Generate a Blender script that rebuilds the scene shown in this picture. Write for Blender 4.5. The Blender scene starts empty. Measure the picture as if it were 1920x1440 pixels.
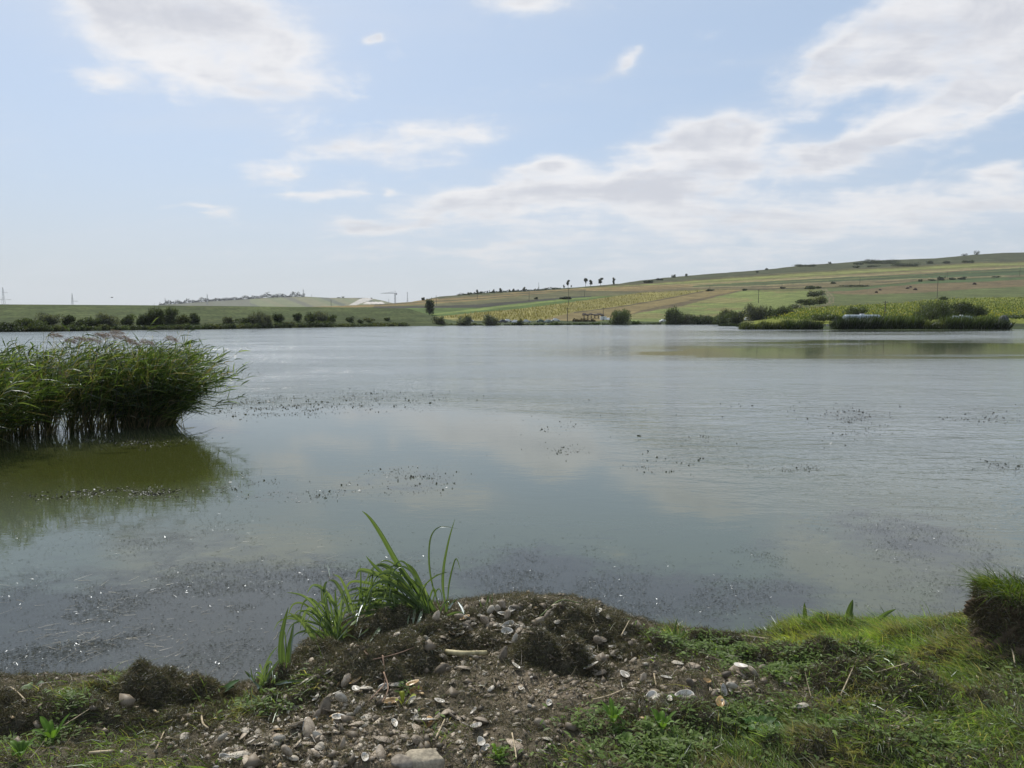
import bpy, math
import numpy as np
from mathutils import Vector, Matrix, Euler

# ------------------------------------------------------------------ camera
F = 1371.0; HC = 2.2; PITCH = math.radians(5.0)
CP, SP = math.cos(PITCH), math.sin(PITCH)
scene = bpy.context.scene
col = scene.collection
cam_d = bpy.data.cameras.new("camera")
cam = bpy.data.objects.new("camera", cam_d)
col.objects.link(cam)
cam.location = (0, 0, HC)
cam.rotation_euler = (math.radians(90) - PITCH, 0, 0)
cam_d.sensor_width = 36.0
cam_d.lens = 36.0 * F / 1920.0
cam_d.clip_start = 0.1
cam_d.clip_end = 20000
scene.camera = cam

SUN_AZ = math.radians(-24.0)   # from +Y towards +X
SUN_EL = math.radians(47.0)
SKY_STR = 0.095

scene.view_settings.view_transform = 'Standard'
scene.view_settings.look = 'None'
scene.view_settings.gamma = 1
scene.view_settings.use_curve_mapping = False
scene.view_settings.exposure = 0.0
scene.cycles.max_bounces = 8
scene.cycles.transparent_max_bounces = 8
scene.cycles.sample_clamp_indirect = 6.0

sun_d = bpy.data.lights.new("sun", 'SUN')
sun_d.energy = 4.3; sun_d.angle = math.radians(0.55); sun_d.color = (1.0, 0.945, 0.86)
sun = bpy.data.objects.new("sun", sun_d); col.objects.link(sun)
sdir = Vector((math.sin(SUN_AZ) * math.cos(SUN_EL), math.cos(SUN_AZ) * math.cos(SUN_EL), math.sin(SUN_EL)))
sun.rotation_euler = sdir.to_track_quat('Z', 'Y').to_euler()
sun.location = (-20, 40, 60)

# ------------------------------------------------------------------ node helper
class NT:
    def __init__(s, tree):
        s.t = tree; s.n = tree.nodes; s.l = tree.links
    def new(s, typ, **kw):
        n = s.n.new(typ)
        for k, v in kw.items():
            setattr(n, k, v)
        return n
    def put(s, sock, v):
        if isinstance(v, bpy.types.NodeSocket):
            s.l.new(v, sock)
        elif v is not None:
            sock.default_value = v
    def math(s, op, a, b=None, c=None, clamp=False):
        n = s.new('ShaderNodeMath', operation=op, use_clamp=clamp)
        s.put(n.inputs[0], a)
        if b is not None: s.put(n.inputs[1], b)
        if c is not None: s.put(n.inputs[2], c)
        return n.outputs[0]
    def mix(s, f, a, b):
        n = s.new('ShaderNodeMix', data_type='RGBA')
        s.put(n.inputs[0], f); s.put(n.inputs[6], a); s.put(n.inputs[7], b)
        return n.outputs[2]
    def mul(s, a, b):
        n = s.new('ShaderNodeMix', data_type='RGBA', blend_type='MULTIPLY')
        n.inputs[0].default_value = 1
        s.put(n.inputs[6], a); s.put(n.inputs[7], b)
        return n.outputs[2]
    def smooth(s, v, a, b, lo=0.0, hi=1.0):
        n = s.new('ShaderNodeMapRange', interpolation_type='SMOOTHSTEP')
        s.put(n.inputs[0], v); s.put(n.inputs[1], a); s.put(n.inputs[2], b)
        s.put(n.inputs[3], lo); s.put(n.inputs[4], hi)
        return n.outputs[0]
    def noise(s, vec, scale, detail=4, rough=0.55, dist=0.0):
        n = s.new('ShaderNodeTexNoise')
        s.put(n.inputs['Vector'], vec)
        n.inputs['Scale'].default_value = scale
        n.inputs['Detail'].default_value = detail
        n.inputs['Roughness'].default_value = rough
        n.inputs['Distortion'].default_value = dist
        return n.outputs[0]
    def mapping(s, vec, loc=(0,0,0), rot=(0,0,0), sc=(1,1,1), typ='POINT'):
        n = s.new('ShaderNodeMapping', vector_type=typ)
        s.put(n.inputs[0], vec)
        n.inputs['Location'].default_value = loc
        n.inputs['Rotation'].default_value = rot
        n.inputs['Scale'].default_value = sc
        return n.outputs[0]
    def attr(s, name):
        return s.new('ShaderNodeAttribute', attribute_name=name)

def pix_dir(u, v):
    a = (np.asarray(u, float) - 960) / F; b = (720 - np.asarray(v, float)) / F
    return a, CP + b * SP, -SP + b * CP
def at_depth(u, v, D):
    x, y, z = pix_dir(u, v)
    k = np.asarray(D, float) / y
    return x * k, y * k, HC + z * k
def on_z(u, v, z=0.0):
    x, y, dz = pix_dir(u, v)
    k = (z - HC) / dz
    return x * k, y * k
def to_pix(x, y, z):
    d = y * CP - (z - HC) * SP
    up = y * SP + (z - HC) * CP
    return 960 + F * x / d, 720 - F * up / d
def az_el(u, v):
    x, y, z = pix_dir(u, v)
    return math.atan2(x, y), math.asin(z / math.sqrt(x*x + y*y + z*z))

# ------------------------------------------------------------------ world: Nishita sky + procedural clouds by direction
world = bpy.data.worlds.new("World"); scene.world = world
world.use_nodes = True
w = NT(world.node_tree); w.n.clear()
sky = w.new('ShaderNodeTexSky', sky_type='NISHITA')
sky.sun_disc = False
sky.sun_elevation = SUN_EL; sky.sun_rotation = SUN_AZ % (2 * math.pi)
sky.altitude = 300; sky.air_density = 1.0; sky.dust_density = 1.6; sky.ozone_density = 1.2
tc = w.new('ShaderNodeTexCoord').outputs['Generated']
sep = w.new('ShaderNodeSeparateXYZ'); w.put(sep.inputs[0], tc)
X, Y, Z = sep.outputs
az = w.math('ARCTAN2', X, Y)
el = w.math('ARCSINE', Z)
comb = w.new('ShaderNodeCombineXYZ'); w.put(comb.inputs[0], az); w.put(comb.inputs[1], el)
AE = comb.outputs[0]
# cloud-plane coordinates (perspective flattening towards the horizon)
zz = w.math('ADD', w.math('MAXIMUM', Z, 0.0), 0.16)
cp = w.new('ShaderNodeCombineXYZ')
w.put(cp.inputs[0], w.math('DIVIDE', X, zz)); w.put(cp.inputs[1], w.math('MULTIPLY', w.math('DIVIDE', Y, zz), 1.0))
CPV = cp.outputs[0]
# gentle warp of blob space so outlines are not elliptic
wn = w.new('ShaderNodeTexNoise'); w.put(wn.inputs['Vector'], CPV); wn.inputs['Scale'].default_value = 2.2; wn.inputs['Detail'].default_value = 4
sub = w.new('ShaderNodeVectorMath', operation='SUBTRACT'); w.put(sub.inputs[0], wn.outputs[1]); sub.inputs[1].default_value = (.5, .5, .5)
scl = w.new('ShaderNodeVectorMath', operation='MULTIPLY'); w.put(scl.inputs[0], sub.outputs[0]); scl.inputs[1].default_value = (.14, .07, 0)
adw = w.new('ShaderNodeVectorMath', operation='ADD'); w.put(adw.inputs[0], AE); w.put(adw.inputs[1], scl.outputs[0])
AEW = adw.outputs[0]
# u, v, radius u, radius v (photo pixels turned into angles), tilt deg (ccw), weight
BLOBS = [
 (385, 50, 180, 88, -8, 1.5), (430, 125, 95, 40, -16, .7), (300, 20, 120, 70, 0, .9), (205, 150, 55, 17, 0, .85),
 (560, 60, 50, 35, 20, .35),
 (990, 18, 95, 24, 0, 1.1), (712, 73, 24, 8, 0, 1.0), (728, 70, 16, 9, 0, .8), (1178, 108, 26, 14, 10, .75), (1186, 94, 16, 9, 0, .6), (1145, 128, 34, 7, 18, .6),
 (820, 255, 110, 30, 6, .95), (660, 285, 120, 30, -4, .95), (510, 320, 50, 17, 0, .85), (598, 368, 85, 17, 8, .9),
 (395, 398, 66, 9, 0, .85), (722, 370, 16, 7, 0, .7),
 (1610, 110, 120, 38, 24, 1.1), (1740, 45, 170, 60, 18, 1.15), (1860, 120, 80, 90, 0, .8), (1900, 30, 110, 70, 0, .9),
 (1850, 185, 90, 32, 22, .9), (1700, 245, 140, 34, 16, .95), (1540, 275, 130, 28, 8, .9), (1340, 245, 75, 32, 0, 1.05),
 (1330, 310, 110, 60, 10, 1.0), (1250, 345, 100, 42, 10, .85), (1030, 318, 75, 16, 0, 1.05), (1130, 390, 230, 55, 3, .85),
 (960, 360, 140, 26, 4, .8), (850, 400, 160, 30, 6, .85), (700, 428, 90, 14, 4, .75), (900, 465, 130, 14, 3, .6),
 (1350, 420, 150, 30, 0, .6), (1750, 390, 190, 44, -2, .75), (1905, 325, 60, 24, 0, .9), (1880, 390, 90, 20, 0, .6), (1560, 400, 150, 40, 0, .5),
 (1100, 490, 500, 45, 0, .35), (1600, 470, 300, 40, 0, .35), (500, 480, 450, 22, 0, .2),
]
S = None
for (u, v, ru, rv, ang, wt) in BLOBS:
    a0, e0 = az_el(u, v)
    m = w.mapping(AEW, loc=(a0, e0, 0), rot=(0, 0, math.radians(ang)), sc=(ru * .95 / F, rv * .95 / F, 1), typ='TEXTURE')
    d = w.new('ShaderNodeVectorMath', operation='DOT_PRODUCT'); w.put(d.inputs[0], m); w.put(d.inputs[1], m)
    g = w.math('MULTIPLY', w.math('EXPONENT', w.math('MULTIPLY', d.outputs['Value'], -0.9)), wt)
    S = g if S is None else w.math('ADD', S, g)
# the rest of the sky carries the same kind of broken cloud
far_n = w.noise(w.mapping(CPV, loc=(3.1, 7.7, 0)), 0.9, 3, .5)
outside = w.math('MULTIPLY', w.smooth(el, 0.40, 0.52), w.smooth(far_n, .45, .62, 0, .85))
side = w.math('MULTIPLY', w.smooth(w.math('ABSOLUTE', az), .62, .75), w.smooth(far_n, .45, .62, 0, .85))
S = w.math('ADD', S, w.math('MAXIMUM', outside, side))
S = w.math('MINIMUM', S, 1.2)
n1 = w.noise(w.mapping(CPV, rot=(0, 0, .25), sc=(1.0, 1.6, 1)), 4.2, 10, .60, .25)
n2 = w.noise(w.mapping(CPV, loc=(5, 2, 0), sc=(.7, 1.6, 1)), 1.7, 6, .6, .3)
n1c = w.math('SUBTRACT', n1, .5)
n3 = w.noise(w.mapping(AE, loc=(1, 9, 0), sc=(1.0, 1.5, 1)), 13.0, 9, .60, .35)
dens = w.math('ADD', S, w.math('MULTIPLY', n1c, 1.5))
dens = w.math('ADD', dens, w.math('MULTIPLY', w.math('SUBTRACT', n3, .5), 1.9))
mask = w.smooth(dens, .24, 1.30)
thin = w.smooth(w.math('ADD', w.math('MULTIPLY', S, .7), w.math('MULTIPLY', w.math('SUBTRACT', n2, .45), 1.6)), .0, .9)
# base sky: a thin milky veil over the blue, denser low down
skyc = w.new('ShaderNodeMix', data_type='RGBA', blend_type='MULTIPLY'); skyc.inputs[0].default_value = 1
w.put(skyc.inputs[6], sky.outputs[0]); skyc.inputs[7].default_value = (SKY_STR, SKY_STR, SKY_STR, 1)
low = w.smooth(el, -.02, .26)
veil_c = w.mix(low, (.60, .645, .685, 1), (.545, .685, .885, 1))
veil_f = w.math('ADD', w.math('MULTIPLY', w.math('SUBTRACT', 1.0, low), .27), .66)
base = w.mix(veil_f, skyc.outputs[2], veil_c)
base = w.mix(w.math('MULTIPLY', thin, .38), base, (.72, .75, .81, 1))
core = w.smooth(w.math('ADD', S, w.math('ADD', w.math('MULTIPLY', w.math('SUBTRACT', n2, .5), 2.0), w.math('MULTIPLY', w.math('SUBTRACT', n3, .5), 1.4))), .85, 1.6)
cl = w.mix(core, (.90, .895, .905, 1), (.64, .655, .71, 1))
# clouds low over the horizon lose contrast
cl = w.mix(w.smooth(el, .0, .20), (.66, .69, .73, 1), cl)
fin = w.mix(w.math('MULTIPLY', mask, .90), base, cl)
bg = w.new('ShaderNodeBackground'); w.put(bg.inputs[0], fin); bg.inputs[1].default_value = 1.0
wo = w.new('ShaderNodeOutputWorld'); w.put(wo.inputs[0], bg.outputs[0])
world.cycles.sampling_method = 'MANUAL'
world.cycles.sample_map_resolution = 512

# ------------------------------------------------------------------ numpy helpers
def hash2(ix, iy, seed):
    h = (ix.astype(np.int64) * 374761393 + iy.astype(np.int64) * 668265263 + seed * 1442695041) & 0xFFFFFFFF
    h = ((h ^ (h >> 13)) * 1274126177) & 0xFFFFFFFF
    h = ((h ^ (h >> 16)) * 2246822519) & 0xFFFFFFFF
    return ((h ^ (h >> 15)) & 0xFFFFFF) / float(0xFFFFFF)
def vnoise(x, y, seed=0):
    x = np.asarray(x, float); y = np.asarray(y, float)
    ix = np.floor(x); iy = np.floor(y); fx = x - ix; fy = y - iy
    fx = fx * fx * (3 - 2 * fx); fy = fy * fy * (3 - 2 * fy)
    a = hash2(ix, iy, seed); b = hash2(ix + 1, iy, seed); c = hash2(ix, iy + 1, seed); d = hash2(ix + 1, iy + 1, seed)
    return (a * (1 - fx) + b * fx) * (1 - fy) + (c * (1 - fx) + d * fx) * fy
def fbm(x, y, oct=4, seed=0, g=.5):
    s = 0; a = 1; t = 0
    for k in range(oct):
        s = s + a * vnoise(x * 2 ** k + 17.3 * k, y * 2 ** k - 9.1 * k, seed + k); t += a; a *= g
    return s / t
def sstep(a, b, x):
    t = np.clip((x - a) / (b - a), 0, 1); return t * t * (3 - 2 * t)
def gauss(u, v, L):
    s = np.zeros_like(np.asarray(u, float))
    for b in L:
        cu, cv, ru, rv, wt = b[:5]
        th = math.radians(b[5]) if len(b) > 5 else 0.0
        du = u - cu; dv = v - cv
        p = (du * math.cos(th) - dv * math.sin(th)) / ru; q = (du * math.sin(th) + dv * math.cos(th)) / rv
        s = s + wt * np.exp(-(p * p + q * q))
    return s

def mesh_np(name, V, Fs, colr=None, smooth=False, mats=(), midx=None, attrs=None):
    """V (n,3); Fs list of (k,m) index arrays (all of one m each)"""
    me = bpy.data.meshes.new(name)
    V = np.ascontiguousarray(V, dtype=np.float32)
    Fs = [np.asarray(f, dtype=np.int32) for f in Fs if len(f)]
    nl = sum(f.size for f in Fs); nf = sum(len(f) for f in Fs)
    me.vertices.add(len(V)); me.loops.add(nl); me.polygons.add(nf)
    me.vertices.foreach_set('co', V.ravel())
    me.loops.foreach_set('vertex_index', np.concatenate([f.ravel() for f in Fs]))
    tot = np.concatenate([np.full(len(f), f.shape[1], np.int32) for f in Fs])
    st = np.concatenate([[0], np.cumsum(tot)[:-1]]).astype(np.int32)
    me.polygons.foreach_set('loop_start', st)
    me.polygons.foreach_set('loop_total', tot)
    if smooth: me.polygons.foreach_set('use_smooth', np.ones(nf, bool))
    for m in mats: me.materials.append(m)
    if midx is not None: me.polygons.foreach_set('material_index', np.asarray(midx, np.int32))
    me.update(calc_edges=True)
    if colr is not None:
        a = me.attributes.new('Col', 'FLOAT_COLOR', 'POINT')
        c = np.ones((len(V), 4), np.float32); c[:, :3] = colr
        a.data.foreach_set('color', c.ravel())
    if attrs:
        for k, vals in attrs.items():
            a = me.attributes.new(k, 'FLOAT', 'POINT'); a.data.foreach_set('value', np.asarray(vals, np.float32))
    return me

def link(name, me, parent=None, mat=None):
    o = bpy.data.objects.new(name, me); col.objects.link(o)
    if mat is not None and me is not None and len(me.materials) == 0: me.materials.append(mat)
    if parent is not None: o.parent = parent
    return o
def empty(name, loc=(0, 0, 0), rz=0.0):
    o = bpy.data.objects.new(name, None); col.objects.link(o)
    o.location = loc; o.rotation_euler = (0, 0, rz); o.empty_display_size = .2
    return o
def tag(o, label=None, cat=None, group=None, kind=None):
    if label: o['label'] = label
    if cat: o['category'] = cat
    if group: o['group'] = group
    if kind: o['kind'] = kind
    return o

class MB:
    """small mesh builder: boxes, bars, lathes joined to one mesh"""
    def __init__(s): s.v = []; s.f = []
    def add(s, vs, fs):
        k = len(s.v); s.v += [tuple(p) for p in vs]; s.f += [tuple(i + k for i in f) for f in fs]
    def box(s, c, d, rot=None):
        hx, hy, hz = d[0] / 2, d[1] / 2, d[2] / 2
        P = [Vector((sx * hx, sy * hy, sz * hz)) for sz in (-1, 1) for sy in (-1, 1) for sx in (-1, 1)]
        if rot is not None: P = [rot @ p for p in P]
        P = [p + Vector(c) for p in P]
        s.add(P, [(0, 2, 3, 1), (4, 5, 7, 6), (0, 1, 5, 4), (2, 6, 7, 3), (0, 4, 6, 2), (1, 3, 7, 5)])
    def bar(s, a, b, r0, r1=None, n=6):
        a = Vector(a); b = Vector(b); r1 = r0 if r1 is None else r1
        d = (b - a).normalized(); q = d.to_track_quat('Z', 'Y')
        vs = []
        for p, r in ((a, r0), (b, r1)):
            for i in range(n):
                t = 2 * math.pi * i / n
                vs.append(p + q @ Vector((r * math.cos(t), r * math.sin(t), 0)))
        fs = [(i, (i + 1) % n, n + (i + 1) % n, n + i) for i in range(n)]
        fs += [tuple(range(n - 1, -1, -1)), tuple(range(n, 2 * n))]
        s.add(vs, fs)
    def tube(s, pts, rs, n=6):
        pts = [Vector(p) for p in pts]; base = len(s.v); vs = []
        for k, p in enumerate(pts):
            d = (pts[min(k + 1, len(pts) - 1)] - pts[max(k - 1, 0)]).normalized(); q = d.to_track_quat('Z', 'Y')
            for i in range(n):
                t = 2 * math.pi * i / n
                vs.append(p + q @ Vector((rs[k] * math.cos(t), rs[k] * math.sin(t), 0)))
        fs = []
        for k in range(len(pts) - 1):
            for i in range(n):
                fs.append((k * n + i, k * n + (i + 1) % n, (k + 1) * n + (i + 1) % n, (k + 1) * n + i))
        fs += [tuple(range(n - 1, -1, -1)), tuple(range((len(pts) - 1) * n, len(pts) * n))]
        s.add(vs, fs)
    def mesh(s, name, smooth=False, mat=None):
        me = bpy.data.meshes.new(name); me.from_pydata(s.v, [], s.f)
        if smooth:
            for p in me.polygons: p.use_smooth = True
        if mat: me.materials.append(mat)
        me.update(); return me
    def build(s, name, mat, parent=None, smooth=False):
        return link(name, s.mesh(name, smooth, mat), parent)

# ------------------------------------------------------------------ materials
def new_mat(name):
    m = bpy.data.materials.new(name); m.use_nodes = True
    t = NT(m.node_tree); t.n.clear()
    o = t.new('ShaderNodeOutputMaterial')
    return m, t, o
def simple(name, c, rough=.7, metal=0.0, nscale=8.0, namp=.35, bump=.0, spec=.3):
    m, t, o = new_mat(name)
    p = t.new('ShaderNodeBsdfPrincipled')
    tco = t.new('ShaderNodeTexCoord').outputs['Object']
    n = t.noise(tco, nscale, 5, .6)
    f = t.smooth(n, .3, .7, 1 - namp, 1 + namp)
    cc = t.new('ShaderNodeVectorMath', operation='SCALE'); cc.inputs[0].default_value = c; t.put(cc.inputs[3], f)
    t.put(p.inputs['Base Color'], cc.outputs[0])
    p.inputs['Roughness'].default_value = rough; p.inputs['Metallic'].default_value = metal
    p.inputs['Specular IOR Level'].default_value = spec
    if bump:
        b = t.new('ShaderNodeBump'); b.inputs['Strength'].default_value = bump; b.inputs['Distance'].default_value = .01
        t.put(b.inputs['Height'], n); t.put(p.inputs['Normal'], b.outputs[0])
    t.put(o.inputs[0], p.outputs[0])
    return m
def foliage(name, c=None, trans=.45, gloss=.06, rough=.455, tcol=(1.25, 1.35, .55)):
    """leaf-like sheet: diffuse front, light coming through the back"""
    m, t, o = new_mat(name)
    if c is None: cs = t.attr('Col').outputs[0]
    else:
        tco = t.new('ShaderNodeTexCoord').outputs['Object']
        cc = t.new('ShaderNodeVectorMath', operation='SCALE'); cc.inputs[0].default_value = c
        t.put(cc.inputs[3], t.smooth(t.noise(tco, 30, 3), .3, .7, .75, 1.25)); cs = cc.outputs[0]
    d = t.new('ShaderNodeBsdfDiffuse'); t.put(d.inputs[0], cs)
    tr = t.new('ShaderNodeBsdfTranslucent'); t.put(tr.inputs[0], t.mul(cs, (*tcol, 1)))
    mx = t.new('ShaderNodeMixShader'); mx.inputs[0].default_value = trans
    t.put(mx.inputs[1], d.outputs[0]); t.put(mx.inputs[2], tr.outputs[0])
    g = t.new('ShaderNodeBsdfGlossy'); g.inputs['Roughness'].default_value = rough; g.inputs[0].default_value = (.8, .85, .9, 1)
    lw = t.new('ShaderNodeFresnel'); lw.inputs[0].default_value = 1.4
    m2 = t.new('ShaderNodeMixShader'); t.put(m2.inputs[0], t.math('MULTIPLY', lw.outputs[0], gloss * 4, clamp=True))
    t.put(m2.inputs[1], mx.outputs[0]); t.put(m2.inputs[2], g.outputs[0])
    t.put(o.inputs[0], m2.outputs[0])
    return m

M_grass = foliage('grass_blades', trans=.5, gloss=.035, rough=.5)
M_leafcol = foliage('leaf_cards', trans=.40, gloss=.02, rough=.6)
M_weed = foliage('waterweed_fibres', trans=.22, gloss=.03, rough=.6, tcol=(1.1, 1.1, .7))
M_reed = foliage('reed_leaves', trans=.48, gloss=.035, rough=.5)
M_sedge = foliage('sedge_leaf', trans=.45, gloss=.06, rough=.45)
M_bark = simple('bark', (.055, .045, .035), .9)
M_wood = simple('weathered_wood', (.10, .085, .07), .85, nscale=4)
M_steel = simple('galvanised_steel', (.28, .29, .30), .6, .3, spec=.4)
M_dsteel = simple('dark_steel', (.12, .12, .13), .6)

# ------------------------------------------------------------------ blades and leaf cards (vectorised)
def ribbons(P, D, L, W, bend, k=3, side=None, colr=None, tipcol=None, taper='leaf', rng=None):
    """P (n,3) base, D (n,3) start direction, L length, W width, bend (n,3) offset at the tip; k segments"""
    n = len(P)
    if side is None:
        r = rng.normal(size=(n, 3)); r[:, 2] *= .3
        side = np.cross(D, r)
    side = side / (np.linalg.norm(side, axis=1, keepdims=True) + 1e-9)
    ts = np.linspace(0, 1, k + 1)
    V = np.zeros((n, k + 1, 2, 3)); C = None
    if colr is not None: C = np.zeros((n, k + 1, 2, 3))
    for i, t in enumerate(ts):
        c = P + D * (L * t)[:, None] + bend * (t * t)
        if taper == 'leaf': wv = (.55 + 1.3 * t) * (1 - t) ** .75 if t < 1 else .02
        elif taper == 'lance': wv = (.25 + 2.4 * t) * (1 - t) if t < 1 else .02
        elif taper == 'stem': wv = 1 - .6 * t
        else: wv = 1 - .97 * t
        h = side * (W * .5 * wv)[:, None]
        V[:, i, 0] = c - h; V[:, i, 1] = c + h
        if colr is not None:
            cc = colr if tipcol is None else colr * (1 - t) + tipcol * t
            C[:, i, 0] = cc; C[:, i, 1] = cc
    idx = np.arange(n)[:, None] * (2 * (k + 1))
    Fq = []
    for i in range(k):
        b = idx + 2 * i
        Fq.append(np.concatenate([b, b + 1, b + 3, b + 2], 1))
    return V.reshape(-1, 3), np.concatenate(Fq), (None if C is None else C.reshape(-1, 3))

def cards(P, size, colr, rng, flat=0.0, aspect=.6):
    n = len(P)
    a = rng.normal(size=(n, 3)); a[:, 2] *= (1 - flat); a /= np.linalg.norm(a, axis=1, keepdims=True) + 1e-9
    b = rng.normal(size=(n, 3)); b[:, 2] *= (1 - flat)
    b -= (b * a).sum(1, keepdims=True) * a; b /= np.linalg.norm(b, axis=1, keepdims=True) + 1e-9
    s = size[:, None]
    V = np.stack([P - a * s, P + b * s * aspect, P + a * s, P - b * s * aspect], 1).reshape(-1, 3)
    Fq = np.arange(n * 4).reshape(n, 4)
    return V, Fq, np.repeat(colr, 4, axis=0)

def merge(parts):
    Vs, Fs, Cs, k = [], [], [], 0
    for V, Fq, C in parts:
        Vs.append(V); Fs.append(Fq + k); Cs.append(C); k += len(V)
    return np.concatenate(Vs), np.concatenate(Fs), np.concatenate(Cs)
# ================================================================== NEAR BANK
SH = [(-420, 1262), (-150, 1276), (0, 1284), (250, 1292), (430, 1312), (505, 1290), (572, 1268), (610, 1222), (650, 1196), (720, 1172), (850, 1150), (980, 1142),
      (1110, 1158), (1210, 1190), (1290, 1206), (1400, 1204), (1500, 1190), (1700, 1190), (1850, 1192), (1960, 1182), (2300, 1172)]
shx, shy = on_z([p[0] for p in SH], [p[1] for p in SH], 0.0)
order = np.argsort(shx); shx = shx[order]; shy = shy[order]
shx = np.concatenate([[-60, -20, -9, -5.5], shx, [6.5, 12, 60]])
shy = np.concatenate([[60, 26, 12.5, 6.2], shy, [5.6, 6.5, 9]])
def y_shore(x): return np.interp(x, shx, shy) + .10 * (fbm(x * 3.1, x * 0 + 2.2, 3, 5) - .5)
def bank_h(x, y, detail=True):
    d = y_shore(x) - y
    land = .07 * sstep(0, .10, d) + .50 * (1 - np.exp(-np.maximum(d, 0) / 1.15)) + .04 * np.maximum(d - 2.5, 0)
    # extra height of the point of land that carries the heap of weed and shells
    land = land + .06 * np.exp(-(((x - .05) / .75) ** 2 + ((y - 4.55) / .55) ** 2)) * sstep(0, .35, d)
    land = land + .04 * np.exp(-(((x + .75) / .5) ** 2 + ((y - 4.2) / .4) ** 2)) * sstep(0, .3, d)
    land = land + .10 * sstep(1.6, 3.2, x) * sstep(0, .8, d)
    sea = np.maximum(.55 * np.minimum(d, 0), -1.2)
    h = np.where(d > 0, land, sea)
    if detail:
        k = sstep(-.1, .25, d)
        h = h + k * (.10 * (fbm(x * 2.1, y * 2.1, 3, 11) - .5) + .07 * (fbm(x * 7, y * 7, 3, 21) - .5) + .045 * (fbm(x * 22, y * 22, 3, 31) - .5)) + .01
    return h
def ground_at(u, v):
    """march the pixel ray on to the bank"""
    x, y, z = pix_dir(u, v)
    lo = 1.0
    ks = np.linspace(1.2, 6.5, 700)
    px, py, pz = x * ks, y * ks, HC + z * ks
    g = np.maximum(bank_h(px, py), 0)
    i = int(np.argmax(pz <= g)) if np.any(pz <= g) else len(ks) - 1
    return np.array([px[i], py[i], g[i]])
def normal_at(x, y, e=.03):
    gx = (bank_h(x + e, y) - bank_h(x - e, y)) / (2 * e); gy = (bank_h(x, y + e) - bank_h(x, y - e)) / (2 * e)
    n = np.stack([-gx, -gy, np.ones_like(gx)], -1)
    return n / np.linalg.norm(n, axis=-1, keepdims=True)

# cover of the bank, measured on the photo: living grass / leafy weeds / bare soil with shells
GRASS = [(1800, 1330, 230, 120, 1.3), (1880, 1230, 130, 60, 1.2), (1600, 1195, 150, 24, 1.2), (1700, 1220, 120, 32, 1.1), (1500, 1400, 200, 60, .85), (1480, 1175, 30, 22, 1.2),
         (1350, 1420, 130, 40, .5), (190, 1300, 60, 16, .9, 20), (120, 1330, 40, 30, .8), (440, 1330, 90, 14, .8, 12), (560, 1300, 60, 10, .4), (230, 1390, 90, 25, .35, 20), (40, 1430, 60, 30, .5),
         (1250, 1210, 26, 20, .8), (1270, 1180, 14, 20, .5), (1900, 1130, 60, 50, 1.3), (1050, 1430, 100, 30, .2), (300, 1440, 120, 18, .5), (830, 1372, 40, 22, .2)]
LEAFY = [(1290, 1222, 60, 12, 1.0, -8), (1400, 1248, 90, 14, 1.2, -14), (1520, 1262, 60, 12, .9, -14), (1650, 1250, 60, 16, .9), (1160, 1370, 70, 26, .9), (1420, 1360, 50, 36, 1.0), (1220, 1400, 110, 40, .8),
         (110, 1385, 50, 16, .45, 20), (130, 1340, 30, 16, .3), (20, 1405, 30, 12, .4), (940, 1425, 14, 14, .8), (1560, 1370, 60, 26, .6), (490, 1330, 50, 8, .5), (760, 1300, 12, 8, .6), (1720, 1400, 60, 30, .4)]
SHELLZ = [(560, 1390, 170, 50, 1.0), (690, 1340, 90, 30, 1.0), (620, 1300, 70, 22, .6), (820, 1360, 60, 30, .9), (920, 1190, 120, 26, 1.3, 0), (985, 1150, 90, 18, .9), (860, 1225, 90, 22, .9), (1110, 1240, 50, 28, .9),
          (1190, 1290, 50, 22, .8), (1280, 1270, 90, 20, .4, -12), (1400, 1290, 60, 20, .35), (470, 1415, 80, 30, 1.0), (720, 1410, 120, 30, .8), (900, 1300, 120, 40, .35), (1000, 1380, 80, 30, .25)]
SOIL = [(1100, 1285, 110, 30, 1.0), (1170, 1345, 60, 18, .9), (820, 1400, 120, 40, .7), (1720, 1335, 110, 16, .8, -6), (640, 1400, 120, 40, .6), (960, 1290, 90, 30, .6), (1680, 1400, 60, 20, .3)]
DARKW = [(320, 1300, 90, 40, 1.2), (60, 1340, 90, 50, .8), (700, 1225, 100, 40, 1.1), (1040, 1225, 70, 34, 1.2), (1130, 1175, 60, 26, 1.1), (1560, 1255, 130, 26, 1.2, -14), (1680, 1290, 60, 20, 1.1, -20), (1340, 1205, 50, 14, 1),
         (1560, 1395, 70, 26, 1.0), (1440, 1300, 90, 22, .6), (280, 1370, 120, 40, .6), (1080, 1380, 90, 30, .5), (1890, 1215, 50, 26, 1.0), (430, 1380, 50, 30, .4), (1280, 1330, 70, 26, .6)]

M_ground, t, o = new_mat('bank_soil')
gp = t.new('ShaderNodeBsdfPrincipled')
gco = t.new('ShaderNodeNewGeometry').outputs['Position']
gc = t.attr('Col').outputs[0]
f1 = t.smooth(t.noise(gco, 60, 6, .65), .3, .7, .55, 1.45)
sc = t.new('ShaderNodeVectorMath', operation='SCALE'); t.put(sc.inputs[0], gc); t.put(sc.inputs[3], f1)
t.put(gp.inputs['Base Color'], sc.outputs[0]); gp.inputs['Roughness'].default_value = .85; gp.inputs['Specular IOR Level'].default_value = .25
bmp = t.new('ShaderNodeBump'); bmp.inputs['Strength'].default_value = .8; bmp.inputs['Distance'].default_value = .012
t.put(bmp.inputs['Height'], t.noise(gco, 90, 6, .7)); t.put(gp.inputs['Normal'], bmp.outputs[0]); t.put(o.inputs[0], gp.outputs[0])

def grid_faces(nx, ny):
    i = np.arange(nx - 1)[None, :] + np.arange(ny - 1)[:, None] * nx
    return np.stack([i, i + 1, i + nx + 1, i + nx], -1).reshape(-1, 4)

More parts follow.
